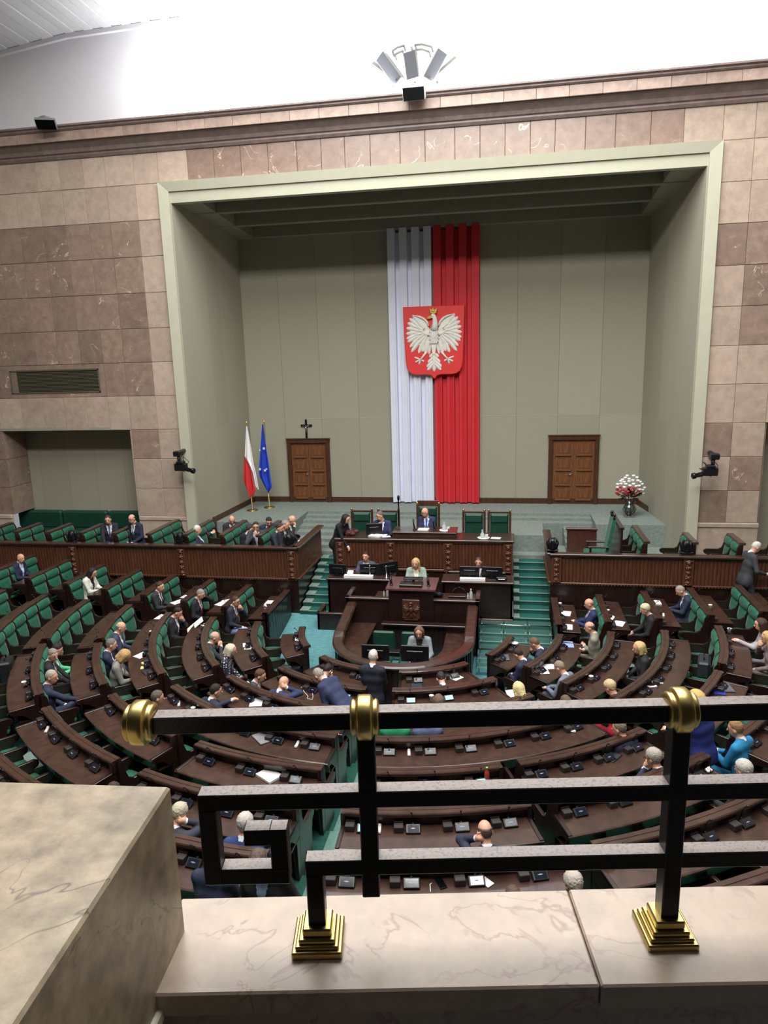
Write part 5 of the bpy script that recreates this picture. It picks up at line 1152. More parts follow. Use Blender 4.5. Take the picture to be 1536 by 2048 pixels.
        for q in range(4):
            b0 = W+d*.095+side*(.028-.019*q); ln = (.036, .042, .04, .032)[q]; c_ = .45 if arms in ('gesture', 'point_r', 'side') else .8
            b1 = b0+d*ln*math.cos(c_)+bend*ln*math.sin(c_); b2 = b1+d*ln*.7*math.cos(c_*2)+bend*ln*.7*math.sin(c_*2); r_ = max(.0095, hv*.68)
            fl.cone(b0, b1, r_, r_, 0, .006); fl.cone(b1, b2, r_, r_*.9, 0, .006)
        t0 = W+d*.05+side*.03*(1); t1 = t0+d*.035+side*.02+bend*.015; fl.cone(t0, t1, max(.011, hv*.7), max(.0105, hv*.68), 0, .008); fl.cone(t1, t1+d*.028+bend*.01, max(.0105, hv*.68), max(.01, hv*.66), 0, .006)
        hands.append((W+d*.09, d, bend))
    for sd, h0, kn, an in legs:
        fl.cone(h0, kn, .088, .066, 2, .04); fl.cone(kn, an, .064, .046, 2, .03)
        ft = B([0, 1., 0]) if not (cross and sd == 1 and sit) else B([-.1, .85, -.5])
        fl.cone(an-B([0, .03, .04]), an+ft*.16-B([0, 0, .048]), .042, .034, 3, .02); fl.cone(an-B([0, .0, .03]), an+B([0, 0, .05]), .044, .046, 3 if sd else 3, .01)
    V, Q, idx = fl.mesh(); lab = fl.L[idx[:, 0], idx[:, 1], idx[:, 2]]
    fm = lab[Q]; pm = np.where(fm[:, 0] == fm[:, 1], fm[:, 0], fm[:, 2])
    me = bpy.data.meshes.new('person'); me.from_pydata(V, [], Q.tolist())
    for m_ in (cmat('skin', skin), topmat or cmat('cloth', top), cmat('cloth', bottom), cmat('shoe', (26, 22, 22)), cmat('cloth', shirt)): me.materials.append(m_)
    me.polygons.foreach_set('material_index', pm.astype(np.int32)); me.polygons.foreach_set('use_smooth', np.ones(len(Q), bool)); me.update()
    o = bpy.data.objects.new('person', me); C.objects.link(o); o.location = tuple(map(float, loc)); o.rotation_euler = (0, 0, rz); o.scale = (scale,)*3
    tag(o, label, 'person', group)
    def child(nm, V_, F_, m_, smooth=True):
        m2 = bpy.data.meshes.new(nm); m2.from_pydata(V_, [], F_); m2.materials.append(m_); m2.polygons.foreach_set('use_smooth', np.full(len(F_), smooth)); m2.update(); c = bpy.data.objects.new(nm, m2); C.objects.link(c); c.parent = o; return c
    # shirt front and tie: patches of the chest surface lifted off it
    if open_:
        rel = V-hip; u = rel@rt; f = rel@fwd; h = rel@up; cen = V[Q].mean(1)-hip; cu, cf, chh = cen@rt, cen@fwd, cen@up
        lowh = .22; wv = .012+(chh-lowh)/(TL+.03-lowh)*.062
        sel = (cf > .03) & (chh > lowh) & (chh < TL+.045) & (np.abs(cu) < wv) & (pm == 1)
        for nm, msk, col, off in (('shirt_front', sel, shirt, .004), ('tie', sel & (np.abs(cu) < .022), tie, .008)):
            if col is None or not msk.any(): continue
            q = Q[msk]; uq, inv = np.unique(q, return_inverse=True); Vn = V[uq]+fwd*off; child(nm, Vn, inv.reshape(q.shape).tolist(), cmat('cloth', col))
    # hair ---------------------------------------------------------------------
    if style != 'none':
        if style == 'long': ext = .30
        elif style == 'bob': ext = .14
        else: ext = .03
        hfld = Field(hc-B([.17, .17, .15+ext]), hc+B([.17, .17, .18]), max(.010, hv*.75))
        hfld.ell(hc+hu*.028-hfw*.006, (.0815, .1015, .108), H, 0, .02) if style in ('short', 'fringe') else hfld.ell(hc+hu*.027-hfw*.008, (.086, .104, .108), H, 0, .02)
        if style in ('long', 'bob'):
            L_ = .26 if style == 'long' else .11
            hfld.cone(hc-hfw*.045+hu*.02, hc-hfw*.075-hu*L_, .085, .075 if style == 'long' else .07, 0, .04)
            for sd in (1, -1): hfld.cone(hc+hr*sd*.06+hu*.03-hfw*.01, hc+hr*sd*.075-hu*L_*.8-hfw*.01, .04, .036, 0, .04)
        if style == 'bun': hfld.ell(hc-hfw*.11+hu*.02, (.045, .045, .045), H, 0, .02)
        if style == 'full': hfld.ell(hc+hu*.055-hfw*.015, (.09, .105, .09), H, 0, .02)
        X, Y, Z = np.meshgrid(*hfld.ax, indexing='ij'); P = (np.stack([X, Y, Z], -1)-hc)@H
        # cut away the face: keep behind a hairline plane
        fx, ff, fh = P[..., 0], P[..., 1], P[..., 2]
        cut = (ff-.035)-1.05*(fh-.045) if style not in ('long', 'bob') else np.minimum((ff-.03)-.9*(fh-.05), .052-np.abs(fx)+np.maximum(0, ff)*.3+.0*fh)
        if style in ('short', 'full', 'bun', 'fringe'):
            cut = np.maximum(cut, (-.055-fh)-.25*(ff+.05)); side = np.where(ff > .0, (.03-fh)*.9, -1); cut = np.maximum(cut, np.where(np.abs(fx) > .04, np.minimum(side, .05), -1))
        if style == 'fringe': cut = np.maximum(cut, (fh-.055)-.0*ff); cut = np.maximum(cut, ff-.03)
        hfld.F = np.maximum(hfld.F, cut)
        nz_ = rng.normal(0, 1, hfld.F.shape)*.0026; r3 = hfld.mesh() if False else surf_nets(hfld.F+nz_*(np.abs(hfld.F) < .02), *hfld.ax)
        if r3: child('hair', r3[0], r3[1].tolist(), cmat('hair', hair))
    def ball(c, r, n=6):
        mb = MB(); mb.ell((0, 0, 0), (1, 1, 1), n, 4); vv = np.array(mb.v)*r; return vv@H.T+c, mb.f
    ev, ef = [], []
    for sd in (1, -1):
        v_, f_ = ball(hc+hr*sd*.031+hfw*.086+hu*.018, B([.013, .008, .007])); b = len(ev); ev += v_.tolist(); ef += [[b+i for i in q] for q in f_]
    child('eyes', ev, ef, cmat('shoe', (46, 36, 32)))
    ev, ef = [], []
    for sd in (1, -1):
        v_, f_ = ball(hc+hr*sd*.032+hfw*.09+hu*.036, B([.02, .006, .005])); b = len(ev); ev += v_.tolist(); ef += [[b+i for i in q] for q in f_]
    child('eyebrows', ev, ef, cmat('hair', tuple(int(c*.7) for c in hair)))
    v_, f_ = ball(hc+hfw*.094-hu*.06, B([.022, .006, .006])); child('lips', v_.tolist(), f_, cmat('skin', (178, 108, 98)))
    if beard:
        v_, f_ = ball(hc+hfw*.045-hu*.075, B([.058, .055, .05]), 10); child('beard', v_.tolist(), f_, cmat('hair', beard))
    if glasses:
        mb = MB()
        for sd in (1, -1):
            ring_ = [hc+hr*(sd*.033+.026*math.cos(a))+hu*(.017+.02*math.sin(a))+hfw*.104 for a in np.linspace(0, 2*math.pi, 11)]; mb.tube(ring_, .0032, 4); mb.tube([hc+hr*sd*.06+hu*.02+hfw*.10, hc+hr*sd*.082+hu*.012-hfw*.0], .003, 4)
        mb.tube([hc+hr*.008+hu*.018+hfw*.106, hc-hr*.008+hu*.018+hfw*.106], .003, 4); child('glasses', mb.v, mb.f, BLACK)
    Mw = Matrix.LocRotScale(Vector(tuple(map(float, loc))), Matrix.Rotation(rz, 3, 'Z').to_quaternion(), Vector((scale,)*3))
    o.matrix_world = Mw
    hw = [(np.array(Mw @ Vector(tuple(h_[0]))), np.array(Mw.to_3x3() @ Vector(tuple(h_[1])))) for h_ in hands]
    return o, hw, hc+hu*.125
def head_top(pose='sit', lean=8, twist=0, hyaw=0, hpitch=8, lateral=0, **k):
    """head top of a pose in the person's own frame (same skeleton as person())"""
    la, tw = R_(lean), R_(twist); up = np.array([math.sin(R_(lateral)), math.sin(la), math.cos(la)]); up /= np.linalg.norm(up)
    f0 = np.array([-math.sin(tw), math.cos(tw), 0]); fwd = f0-up*(f0@up); fwd /= np.linalg.norm(fwd)
    H = rotm(tw+R_(hyaw), R_(hpitch)+la*.45); hu, hfw = H[:, 2], H[:, 1]
    hc = np.array([0, 0, .53 if pose == 'sit' else .93])+up*.60+fwd*.03+hu*.105+hfw*.025
    return hc+np.array([0, 0, .12])
def base_for(px, py, zf, rz_fn, k):
    sc_ = k.get('scale', 1); ht = head_top(**k)*sc_; P = PZ(px, py, zf+ht[2]); rz = rz_fn(P); c_, s_ = math.cos(rz), math.sin(rz)
    return P, rz, np.array([P[0]-(c_*ht[0]-s_*ht[1]), P[1]-(s_*ht[0]+c_*ht[1])])
def sit_row(px, py, i, label, face=0., dr=0., **k):
    """seat a person in row i so that the head top falls on the given pixel; face = extra turn in degrees"""
    z = Fl(i); tgt = Rr(i)-.30
    def rzf(P):
        dx, dy = P[0]-XC, YC-P[1]
        o = np.array([math.copysign(1., dx), 0]) if dy < 0 else np.array([dx, -dy])/math.hypot(dx, dy)
        return math.atan2(-o[1], -o[0])-math.pi/2+R_(face)
    def rad(b): return abs(b[0]-XC) if b[1] > YC else math.hypot(b[0]-XC, YC-b[1])
    k.setdefault('scale', .96); l0 = k.get('lean', 8); best = None
    for lean in range(l0, max(l0+1, 31), 2):          # bent further over the desk where that fits the row better
        for sink in (0., .03):
            kk = dict(k, lean=lean); P, rz, b = base_for(px, py, z-sink, rzf, kk); c_ = max(0, abs(rad(b)-tgt-.03)-.15)+(lean-l0)*.006+sink*1.0
            if best is None or c_ < best[0]: best = (c_, kk, sink, P, rz, b)
    _, k, sink, P, rz, b = best
    DBG.append((label, i, round(rad(b)-tgt, 2), k['lean'], sink)); k.setdefault('dist', float(np.linalg.norm(P-CAM)))
    return person((b[0], b[1], z-.01-sink), rz, label, **k)
DBG = []
def at_plane(px, py, zfloor, rzdeg, label, Htop=None, **k):
    """person whose head top falls on a pixel, on a floor of known height"""
    P, rz, b = base_for(px, py, zfloor, lambda P: R_(rzdeg), k); k.setdefault('dist', float(np.linalg.norm(P-CAM)))
    DBG.append((label, 'z', np.round(b, 2).tolist())); return person((b[0], b[1], zfloor), rz, label, **k)
NAVY = (34, 40, 66); DARK = (30, 30, 36); CHAR = (46, 48, 54); BLUE = (40, 54, 96)
GREY = (150, 146, 138); WHT = (206, 200, 192); BRN = (74, 52, 38); DKB = (36, 28, 26); BLD = (206, 176, 118)
def dots_mat():
    k = NT('polka_dot_fabric'); tc = k.n('ShaderNodeTexCoord'); vo = k.n('ShaderNodeTexVoronoi', Scale=22., Randomness=.25); k.l(tc.outputs['Object'], vo.inputs['Vector'])
    mr = k.n('ShaderNodeMapRange'); mr.inputs[1].default_value = .26; mr.inputs[2].default_value = .32; mr.inputs[3].default_value = 1; mr.inputs[4].default_value = 0; k.l(vo.outputs['Distance'], mr.inputs[0])
    mx = k.n('ShaderNodeMix', _data_type='RGBA'); mx.inputs['A'].default_value = (*lin((38, 40, 58)), 1); mx.inputs['B'].default_value = (*lin((225, 225, 228)), 1); k.l(mr.outputs[0], mx.inputs['Factor']); k.l(mx.outputs['Result'], k.b.inputs['Base Color']); k.b.inputs['Roughness'].default_value = .8
    return k.m
# --- straight block by the box of seated men
sit_row(40, 1107, 6, 'bald man in a navy suit and open pale shirt, hands clasped, below the box', top=NAVY, hair=(120, 100, 88), style='none', shirt=(190, 205, 235), arms='clasp', hyaw=-8)
sit_row(184, 1135, 4, 'woman with long dark hair in a white jacket looking at her phone', top=(222, 222, 212), bottom=(52, 54, 62), hair=DKB, style='long', shirt=(30, 30, 34), arms='phone', hpitch=25, scale=.96)
sit_row(319, 1163, 2, 'man in a dark grey suit with hands joined, bench below the box', top=CHAR, hair=BRN, tie=(40, 40, 46), arms='clasp', hyaw=-6)
sit_row(400, 1178, 1, 'grey-haired man in dark suit and red tie holding his head', top=DARK, hair=GREY, tie=(150, 40, 60), arms='temple_l', hpitch=16)
sit_row(470, 1192, 0, 'man in glasses with pale blue trousers and hand raised to his mouth', top=(40, 44, 58), bottom=(150, 172, 220), hair=BRN, tie=(190, 60, 80), arms='face_l', glasses=True, hyaw=-10)
# --- curved block beside the ramp
sit_row(354, 1214, 1, 'dark-haired man in black suit reading a large white sheet', top=(30, 30, 38), hair=DKB, arms='face_l', hpitch=22)
sit_row(428, 1263, 0, 'bald man in a dark jacket with both hands at his mouth', top=CHAR, hair=GREY, style='fringe', arms='faceboth', hpitch=14)
sit_row(461, 1288, 0, 'white-haired woman in a navy blouse with white polka dots', topmat=dots_mat(), top=(40, 42, 60), bottom=(220, 220, 214), hair=(216, 206, 182), style='bob', open_=False, arms='lap', hpitch=14, face=-25)
sit_row(240, 1243, 2, 'balding man in a blue suit with crossed legs and fingers together', top=(54, 60, 88), hair=GREY, style='fringe', arms='clasp', cross=True, hpitch=12)
sit_row(221, 1277, 2, 'grey-haired man in navy suit seated behind the blonde woman', top=NAVY, hair=(120, 116, 108), arms='reach', hpitch=8)
sit_row(248, 1299, 2, 'blonde woman in a grey tweed jacket looking down at papers', top=(128, 126, 120), bottom=(30, 30, 34), hair=(196, 160, 104), style='bob', arms='phone', hpitch=35, face=-12, dr=.2, lean=14)
sit_row(104, 1297, 3, 'smiling grey-haired man in a black suit reaching over the desk', top=(36, 36, 40), hair=(140, 134, 126), tie=(60, 40, 50), arms='reach', hyaw=-50, hpitch=14)
sit_row(112, 1287, 3, 'person in a bright green jacket half hidden by the smiling man', top=(90, 190, 140), bottom=DARK, hair=DKB, arms='phone', hpitch=20, scale=.93)
sit_row(101, 1340, 3, 'grey crew-cut man in navy suit pointing with his hand', top=(36, 44, 66), bottom=(56, 62, 84), hair=(176, 164, 150), arms='point_r', cross=True, hyaw=-30)
# --- blocks across the side aisle
sit_row(313, 1381, 2, 'man with greying hair seen from behind beside the brass rail end', top=DARK, hair=(96, 88, 80), hyaw=-20)
sit_row(430, 1368, 1, 'dark-haired man in navy suit holding up a phone with both hands', top=(40, 46, 70), hair=(40, 32, 28), arms='gesture', hyaw=-28)
sit_row(519, 1338, 0, 'brown-haired man in a grey suit turned towards his neighbour', top=(66, 68, 74), hair=(92, 62, 44), face=-50, arms='lap', hpitch=15)
sit_row(566, 1353, 0, 'bald man in a blue suit resting his forehead on his hand', top=(44, 54, 92), style='none', arms='temple_r', hpitch=25)
sit_row(654, 1328, -1, 'dark-haired man at the front bench leaning over white papers', top=(40, 46, 64), hair=(40, 32, 28), arms='face_r', hpitch=30, lean=18)
P_ = PZ(667, 1362, Fl(0)+1.36)
person((P_[0]+.18, P_[1]+.02, Fl(0)), R_(62), 'stooping grey-haired man in navy suit looking at his phone', pose='stand', top=(42, 50, 84), hair=(160, 150, 140), lean=52, hpitch=20, arms='phone', dist=12, scale=.98)
at_plane(746, 1301, WELL, -4, 'standing white-haired man in a dark suit facing the rostrum', 1.76, pose='stand', top=(28, 30, 44), hair=(214, 208, 198), arms='clasp', lean=3)
# --- across the centre aisle
sit_row(882, 1344, -1, 'dark-haired person at a front bench bent over a white sheet', top=(46, 50, 70), hair=(46, 38, 34), arms='desk', hpitch=34, lean=20)
sit_row(877, 1389, 0, 'woman with long brown hair seen from behind below the paper cup', top=CHAR, hair=(104, 84, 68), style='long', open_=False, arms='desk')
sit_row(790, 1417, 1, 'person in a bright green sweater, back to the gallery', top=(30, 130, 86), hair=(190, 160, 120), style='bob', open_=False, arms='desk', hpitch=20)
sit_row(853, 1417, 1, 'person in a grey-blue jacket beside the green sweater', top=(78, 88, 120), hair=(90, 70, 56), arms='desk', hpitch=20)
sit_row(738, 1549, 3, 'bald pink-headed man half hidden by the railing post', top=DARK, style='none', skin=(222, 160, 146), arms='desk')
sit_row(970, 1643, 4, 'balding man in navy suit holding a phone to his ear', top=(40, 46, 66), hair=(92, 78, 66), style='fringe', arms='temple_l', hpitch=16)
sit_row(1027, 1776, 5, 'brown-haired head just above the marble parapet', top=DARK, hair=(92, 72, 58), arms='desk')
sit_row(1148, 1747, 5, 'grey-haired person above the parapet beside the aisle', top=CHAR, hair=(190, 182, 170), style='full', arms='desk', hpitch=24)
sit_row(1037, 1364, 0, 'pale blonde woman at a bench end holding a white paper', top=(200, 200, 196), hair=(226, 210, 150), style='bob', open_=False, arms='read', hpitch=20)
sit_row(1132, 1391, 1, 'brown-haired head just above the railing', top=CHAR, hair=(104, 86, 70), arms='desk')
sit_row(1240, 1441, 2, 'man in a navy suit with one knee raised behind the railing', top=(48, 54, 80), bottom=(62, 70, 100), hair=(120, 104, 92), cross=True, arms='lap', hyaw=20)
sit_row(1308, 1498, 3, 'grey-haired man in glasses with hands clasped before his face', top=(40, 46, 70), hair=(176, 168, 156), style='full', glasses=True, arms='faceboth', hyaw=18)
at_plane(1393, 1381, Fl(3), 42, 'curly blonde woman in a royal blue jacket standing behind the railing post', pose='stand', top=(34, 46, 120), hair=(214, 178, 104), style='bob', open_=False, arms='desk')
sit_row(1473, 1441, 3, 'woman in a turquoise jacket holding a cup', top=(34, 128, 176), hair=(150, 112, 72), style='short', open_=False, arms='phone', hyaw=15)
sit_row(1489, 1521, 4, 'silver-haired person between the railing bars near the frame edge', top=DARK, hair=(196, 192, 184), style='full', arms='desk')
# --- curved block facing the glass steps
sit_row(1037, 1296, -1, 'dark-haired man in navy suit typing on a phone at the front bench', top=(36, 42, 66), hair=(46, 36, 32), arms='phone', hpitch=26, lean=16)
sit_row(1070, 1275, -1, 'brown-haired man in navy suit with chin on his hand', top=(38, 44, 68), hair=(112, 86, 64), arms='face_r', hpitch=28, lean=14)
sit_row(1120, 1322, 0, 'man in a pale grey suit with crossed legs reading his phone', top=(112, 118, 138), hair=(150, 132, 110), arms='phone', cross=True, hpitch=26, face=8)
sit_row(1180, 1243, 0, 'man in a beige jacket and khaki trousers with folded arms', top=(142, 140, 124), bottom=(196, 188, 158), hair=(96, 82, 72), style='fringe', arms='cross', hpitch=6, open_=False)
sit_row(1278, 1283, 1, 'blonde woman in a black leather jacket', top=(34, 34, 38), hair=(214, 184, 128), style='bob', open_=False, arms='lap', face=20, hyaw=10)
sit_row(1221, 1361, 1, 'short-haired blonde woman in a red jacket using a phone', top=(200, 44, 66), hair=(214, 184, 140), style='full', open_=False, arms='phone', hpitch=25)
sit_row(1179, 1197, 0, 'balding man in a blue suit leaning back beside the glass steps', top=(36, 48, 92), hair=(170, 130, 96), style='fringe', tie=(70, 70, 90), arms='clasp', hpitch=18, lean=-6)
sit_row(1291, 1208, 1, 'woman with white curly hair in a black dress holding papers', top=(28, 28, 30), bottom=(28, 28, 30), hair=(220, 206, 176), style='full', arms='read', hpitch=18, open_=False)
sit_row(1362, 1171, 2, 'grey-haired man in navy suit working on a tablet', top=(40, 46, 70), hair=(160, 152, 142), arms='phone', hpitch=30, shirt=(200, 212, 236))
sit_row(1522, 1236, 3, 'brown-haired woman in a pale grey outfit gesturing with both hands', top=(170, 166, 172), bottom=(176, 172, 178), hair=(72, 48, 40), style='long', arms='gesture', open_=False)
sit_row(1536, 1262, 3, 'blonde woman in a brown jacket leaning on her hand', top=(128, 108, 106), bottom=(128, 116, 112), hair=(206, 170, 110), style='long', arms='face_r', open_=False)
# --- rows under the gallery
sit_row(357, 1609, 4, 'woman with cropped grey hair holding her glasses at her face', top=(46, 50, 64), hair=(196, 186, 164), style='full', arms='temple_r', hpitch=24, open_=False)
sit_row(489, 1628, 4, 'silver-haired man in blue jacket behind the Greek key of the railing', top=(44, 62, 116), hair=(198, 192, 184), style='full', arms='desk')
sit_row(430, 1688, 5, 'person in a navy suit seen from behind below the Greek key', top=(40, 46, 70), hair=BRN, arms='desk', lean=4)
sit_row(224, 1566, 4, 'dark-haired head just over the marble pedestal edge', top=DARK, hair=(60, 44, 38), arms='desk')
at_plane(515, 1702, Fl(5), 176, 'man in a charcoal jacket and open blue shirt facing the gallery', 1.62, pose='stand', top=(44, 44, 48), hair=(96, 80, 70), shirt=(170, 188, 226), arms='side', lean=14)
# --- box of seated men, recess bench
at_plane(215, 1031, PZ0, -150, 'man in a dark suit with a patterned tie on the recess bench', 1.29, top=(30, 32, 44), hair=(70, 56, 48), tie=(90, 96, 130), arms='reach', lean=14, hyaw=-10)
at_plane(263, 1029, PZ0, 165, 'balding man in a navy suit and glasses on the recess bench', 1.29, top=NAVY, hair=(50, 42, 38), style='fringe', tie=(40, 40, 52), arms='lap', glasses=True)
at_plane(394, 1051, PZ0-.3, -75, 'white-haired reclining man with one arm along the bench top', 1.2, top=(36, 42, 66), hair=(226, 222, 214), arms='armout_l', lean=-14)
at_plane(463, 1031, PZ0-.1, -150, 'red-faced bald man in dark suit and white shirt looking down', 1.29, top=(44, 40, 44), hair=(150, 120, 104), style='fringe', arms='lap', hpitch=32, skin=(220, 160, 138))
at_plane(499, 1049, PZ0-.22, -20, 'dark-suited man seen from behind whispering in the box', 1.27, top=DARK, hair=(52, 48, 50), arms='lap', hyaw=-30)
at_plane(511, 1044, PZ0-.1, -160, 'man in glasses and grey suit covering his mouth in the box', 1.27, top=(58, 60, 66), hair=(44, 38, 36), arms='face_r', glasses=True, shirt=(225, 225, 230))
at_plane(537, 1034, PZ0-.1, -150, 'black-haired man in navy suit looking down in the box', 1.29, top=NAVY, hair=(30, 26, 26), tie=(30, 30, 40), arms='lap', hpitch=30)
at_plane(559, 1047, PZ0-.15, -100, 'bearded man in navy suit and striped tie at the box corner', 1.27, top=(34, 38, 56), hair=(60, 48, 42), tie=(150, 160, 190), arms='desk', beard=(70, 54, 46))
at_plane(570, 1041, PZ0-.1, -95, 'grey-haired man in dark suit between two others at the box corner', 1.27, top=(34, 36, 48), hair=(150, 144, 138), arms='lap')
at_plane(583, 1031, PZ0-.1, -95, 'balding man hiding his eyes with his hand in the box', 1.29, top=DARK, hair=(190, 170, 150), style='fringe', arms='face_r', hpitch=25)
# --- rostrum people
at_plane(692, 1029, 1.25, -112, 'woman with long dark hair in black bending over the presiding desk', 1.52, pose='stand', top=(24, 24, 28), bottom=(24, 24, 28), hair=(40, 28, 26), style='long', lean=24, arms='reach', hpitch=10, open_=False)
at_plane(760, 1023, PZ0, -186, 'man in glasses and navy suit seated at the presiding desk', 1.27, top=(36, 46, 86), hair=(112, 100, 92), tie=(150, 120, 150), arms='desk', glasses=True, hyaw=-50)
at_plane(850, 1016, PZ0, -182, 'bald presiding man in glasses, blue suit and bright blue tie', 1.34, top=(40, 50, 88), style='none', tie=(40, 80, 200), arms='clasp', glasses=True, hyaw=-45, beard=None)
at_plane(731, 1104, .74, 172, 'dark-haired secretary in a grey suit behind monitors', 1.40, top=(70, 76, 96), hair=(44, 34, 30), arms='desk', lean=0, hpitch=4)
at_plane(957, 1115, .70, 176, 'secretary with pulled-back hair looking over two monitors', 1.36, top=(34, 32, 36), hair=(70, 50, 42), style='bun', arms='desk', lean=0)
at_plane(831, 1117, .52, 186, 'woman with long blonde hair in a pale green jacket speaking at the rostrum', 1.70, pose='stand', top=(150, 172, 158), bottom=(60, 60, 66), hair=(206, 172, 116), style='long', shirt=(232, 226, 200), arms='desk', lean=6, hyaw=-14, scale=.97)
at_plane(838, 1254, WELL, 180, 'stenographer with fringed brown hair in a grey jacket at a monitor', 1.3, top=(136, 144, 148), bottom=DARK, hair=(120, 86, 64), style='bob', shirt=(34, 34, 38), arms='desk', hpitch=12)
at_plane(1513, 1084, .95, -78, 'walking white-haired man in a dark grey suit carrying white papers', 1.76, pose='walk', top=(58, 60, 66), hair=(212, 208, 200), arms='paper', lean=8, hpitch=22)
# ================================================================== things on the desks
def zdesk(i): return Zr(i)-.176
def on_desk(px, py, i):
    z = zdesk(i); P = PZ(px, py, z); dx, dy = P[0]-XC, YC-P[1]
    if dy < 0: r = abs(dx); o = np.array([math.copysign(1, dx), 0.]); q = np.array([XC+o[0]*np.clip(r, Rr(i)+.13, Rr(i)+.40), P[1]])
    else: r = math.hypot(dx, dy); o = np.array([dx, -dy])/r; q = np.array([XC, YC])+o*np.clip(r, Rr(i)+.13, Rr(i)+.40)
    rr_ = math.hypot(*(q-np.array([XC, YC]))) if dy >= 0 else abs(q[0]-XC)
    return np.array([q[0], q[1], z+.006-.035*(rr_-Rr(i)-.04)]), math.atan2(o[1], o[0])-math.pi/2
def sheet_mesh(w_, d, t, m_):
    mb = MB(); n = 4
    vs = [(-w_/2+w_*a/n, -d/2+d*b/n, t+.002*math.sin(a*1.7+b)) for b in range(n+1) for a in range(n+1)]+[(x, y, 0) for x, y in ((-w_/2, -d/2), (w_/2, -d/2), (w_/2, d/2), (-w_/2, d/2))]
    N = n+1; fs = [[b*N+a, b*N+a+1, (b+1)*N+a+1, (b+1)*N+a] for b in range(n) for a in range(n)]; k = N*N
    fs += [[k+3, k+2, k+1, k], [k, k+1]+[a for a in range(n, -1, -1)], [k+2, k+3]+[n*N+a for a in range(0, n+1)], [k+1, k+2]+[b*N+n for b in range(n, -1, -1)], [k+3, k]+[b*N for b in range(0, n+1)]]
    mb.add(vs, fs, 0); return mb.mesh('paper_sheet', m_)
SHEET = sheet_mesh(.21, .297, .006, PAPER); SHEETB = sheet_mesh(.3, .21, .004, PAPERB); NOTE = sheet_mesh(.12, .1, .004, PAPERY); STACK = sheet_mesh(.22, .3, .03, PAPER)
def cup_mesh():
    mb = MB(); mb.lathe([(.028, 0), (.04, .095), (.042, .098), (.038, .098), (.036, .09), (.02, .085)], (0, 0, 0), 14); return mb.mesh('paper_cup', mat('cup_paper', (236, 234, 226), .6))
CUP = cup_mesh()
mb = MB(); mb.box(-.035, .035, -.074, .074, 0, .009, 0, .003); mb.box(-.031, .031, -.068, .068, .009, .0095, 1); PHONE = mb.mesh('smartphone', [BLACK, BLACKG])
mb = MB(); mb.box(-.035, .035, -.074, .074, 0, .009, 0, .003); PHONEW = mb.mesh('smartphone', PLASTW)
mb = MB(); mb.box(-.022, .022, -.085, .085, 0, .022, 0, .008); mb.ell((0, .062, .02), (.024, .026, .014), 8, 5); mb.ell((0, -.062, .02), (.024, .026, .014), 8, 5); HANDSET = mb.mesh('white_handset', PLASTW)
mb = MB(); mb.box(-.15, .15, -.11, .11, 0, .016, 0, .005); mb.box(-.13, .13, -.03, .09, .016, .0165, 1); LAP = mb.mesh('closed_laptop', [mat('laptop_grey', (120, 124, 132), .35, metal=.6), mat('laptop_grey2', (96, 100, 108), .4)])
mb = MB(); mb.box(-.12, .12, -.085, .085, 0, .009, 0, .004); mb.box(-.11, .11, -.075, .075, .009, .0095, 1); TAB = mb.mesh('tablet_computer', [BLACK, mat('tablet_glass', (60, 64, 72), .1)])
mb = MB(); mb.box(-.12, .12, -.16, .16, 0, .022, 0, .004); FOLD = mb.mesh('grey_folder', mat('folder_grey', (124, 124, 128), .6)); FOLDB = None
mb = MB(); mb.box(-.1, .1, -.14, .14, 0, .02, 0, .004); FOLDB = mb.mesh('blue_folder', mat('folder_blue', (40, 56, 160), .5))
mb = MB()
for k in range(9): mb.ell((rng.normal(0, .02), rng.normal(0, .02), .025+rng.normal(0, .008)), (.025, .022, .02), 6, 4)
TISS = mb.mesh('crumpled_tissue', PAPER)
mb = MB(); mb.box(-.04, .04, -.03, .03, 0, .03, 0, .012); PINK = mb.mesh('pink_purse', mat('pink', (214, 120, 132), .6))
mb = MB(); mb.lathe([(.05, 0), (.055, .005), (.075, .055), (.078, .058), (.072, .058), (.05, .02), (.01, .015)], (0, 0, 0), 16); BOWL = mb.mesh('white_bowl', PLASTW)
def bottle_mesh(body, cap, s=1.):
    mb = MB(); mb.lathe([(.032*s, 0), (.034*s, .01), (.034*s, .13*s), (.026*s, .16*s), (.013*s, .185*s), (.013*s, .2*s)], (0, 0, 0), 12, 0); mb.lathe([(.015*s, .2*s), (.015*s, .22*s), (.01*s, .222*s)], (0, 0, 0), 10, 1); return mb.mesh('bottle', [body, cap])
CLEARB = glass('clear_bottle', (215, 225, 225), .55, .05)
BOTC = bottle_mesh(CLEARB, PLASTW); BOTG = bottle_mesh(mat('juice', (170, 70, 50), .3), mat('green_cap', (130, 210, 70), .4))
CAT = dict(paper_sheet='paper', paper_cup='cup', smartphone='phone', white_handset='handset', closed_laptop='laptop', tablet_computer='tablet', grey_folder='folder', blue_folder='folder', crumpled_tissue='tissue', pink_purse='purse', white_bowl='bowl', bottle='bottle')
def prop(me, px, py, i, label, rot=0., s=1., dz=0.):
    p, rz = on_desk(px, py, i); o = bpy.data.objects.new(me.name.split('.')[0], me); C.objects.link(o); o.location = (p[0], p[1], p[2]+dz); o.rotation_euler = (0, 0, rz+R_(rot)); o.scale = (s, s, s)
    return tag(o, label, CAT[me.name.split('.')[0]], {'paper_sheet': 'papers on the desks', 'paper_cup': 'paper cups on the desks', 'white_handset': 'white handsets on the desks'}.get(me.name.split('.')[0]))
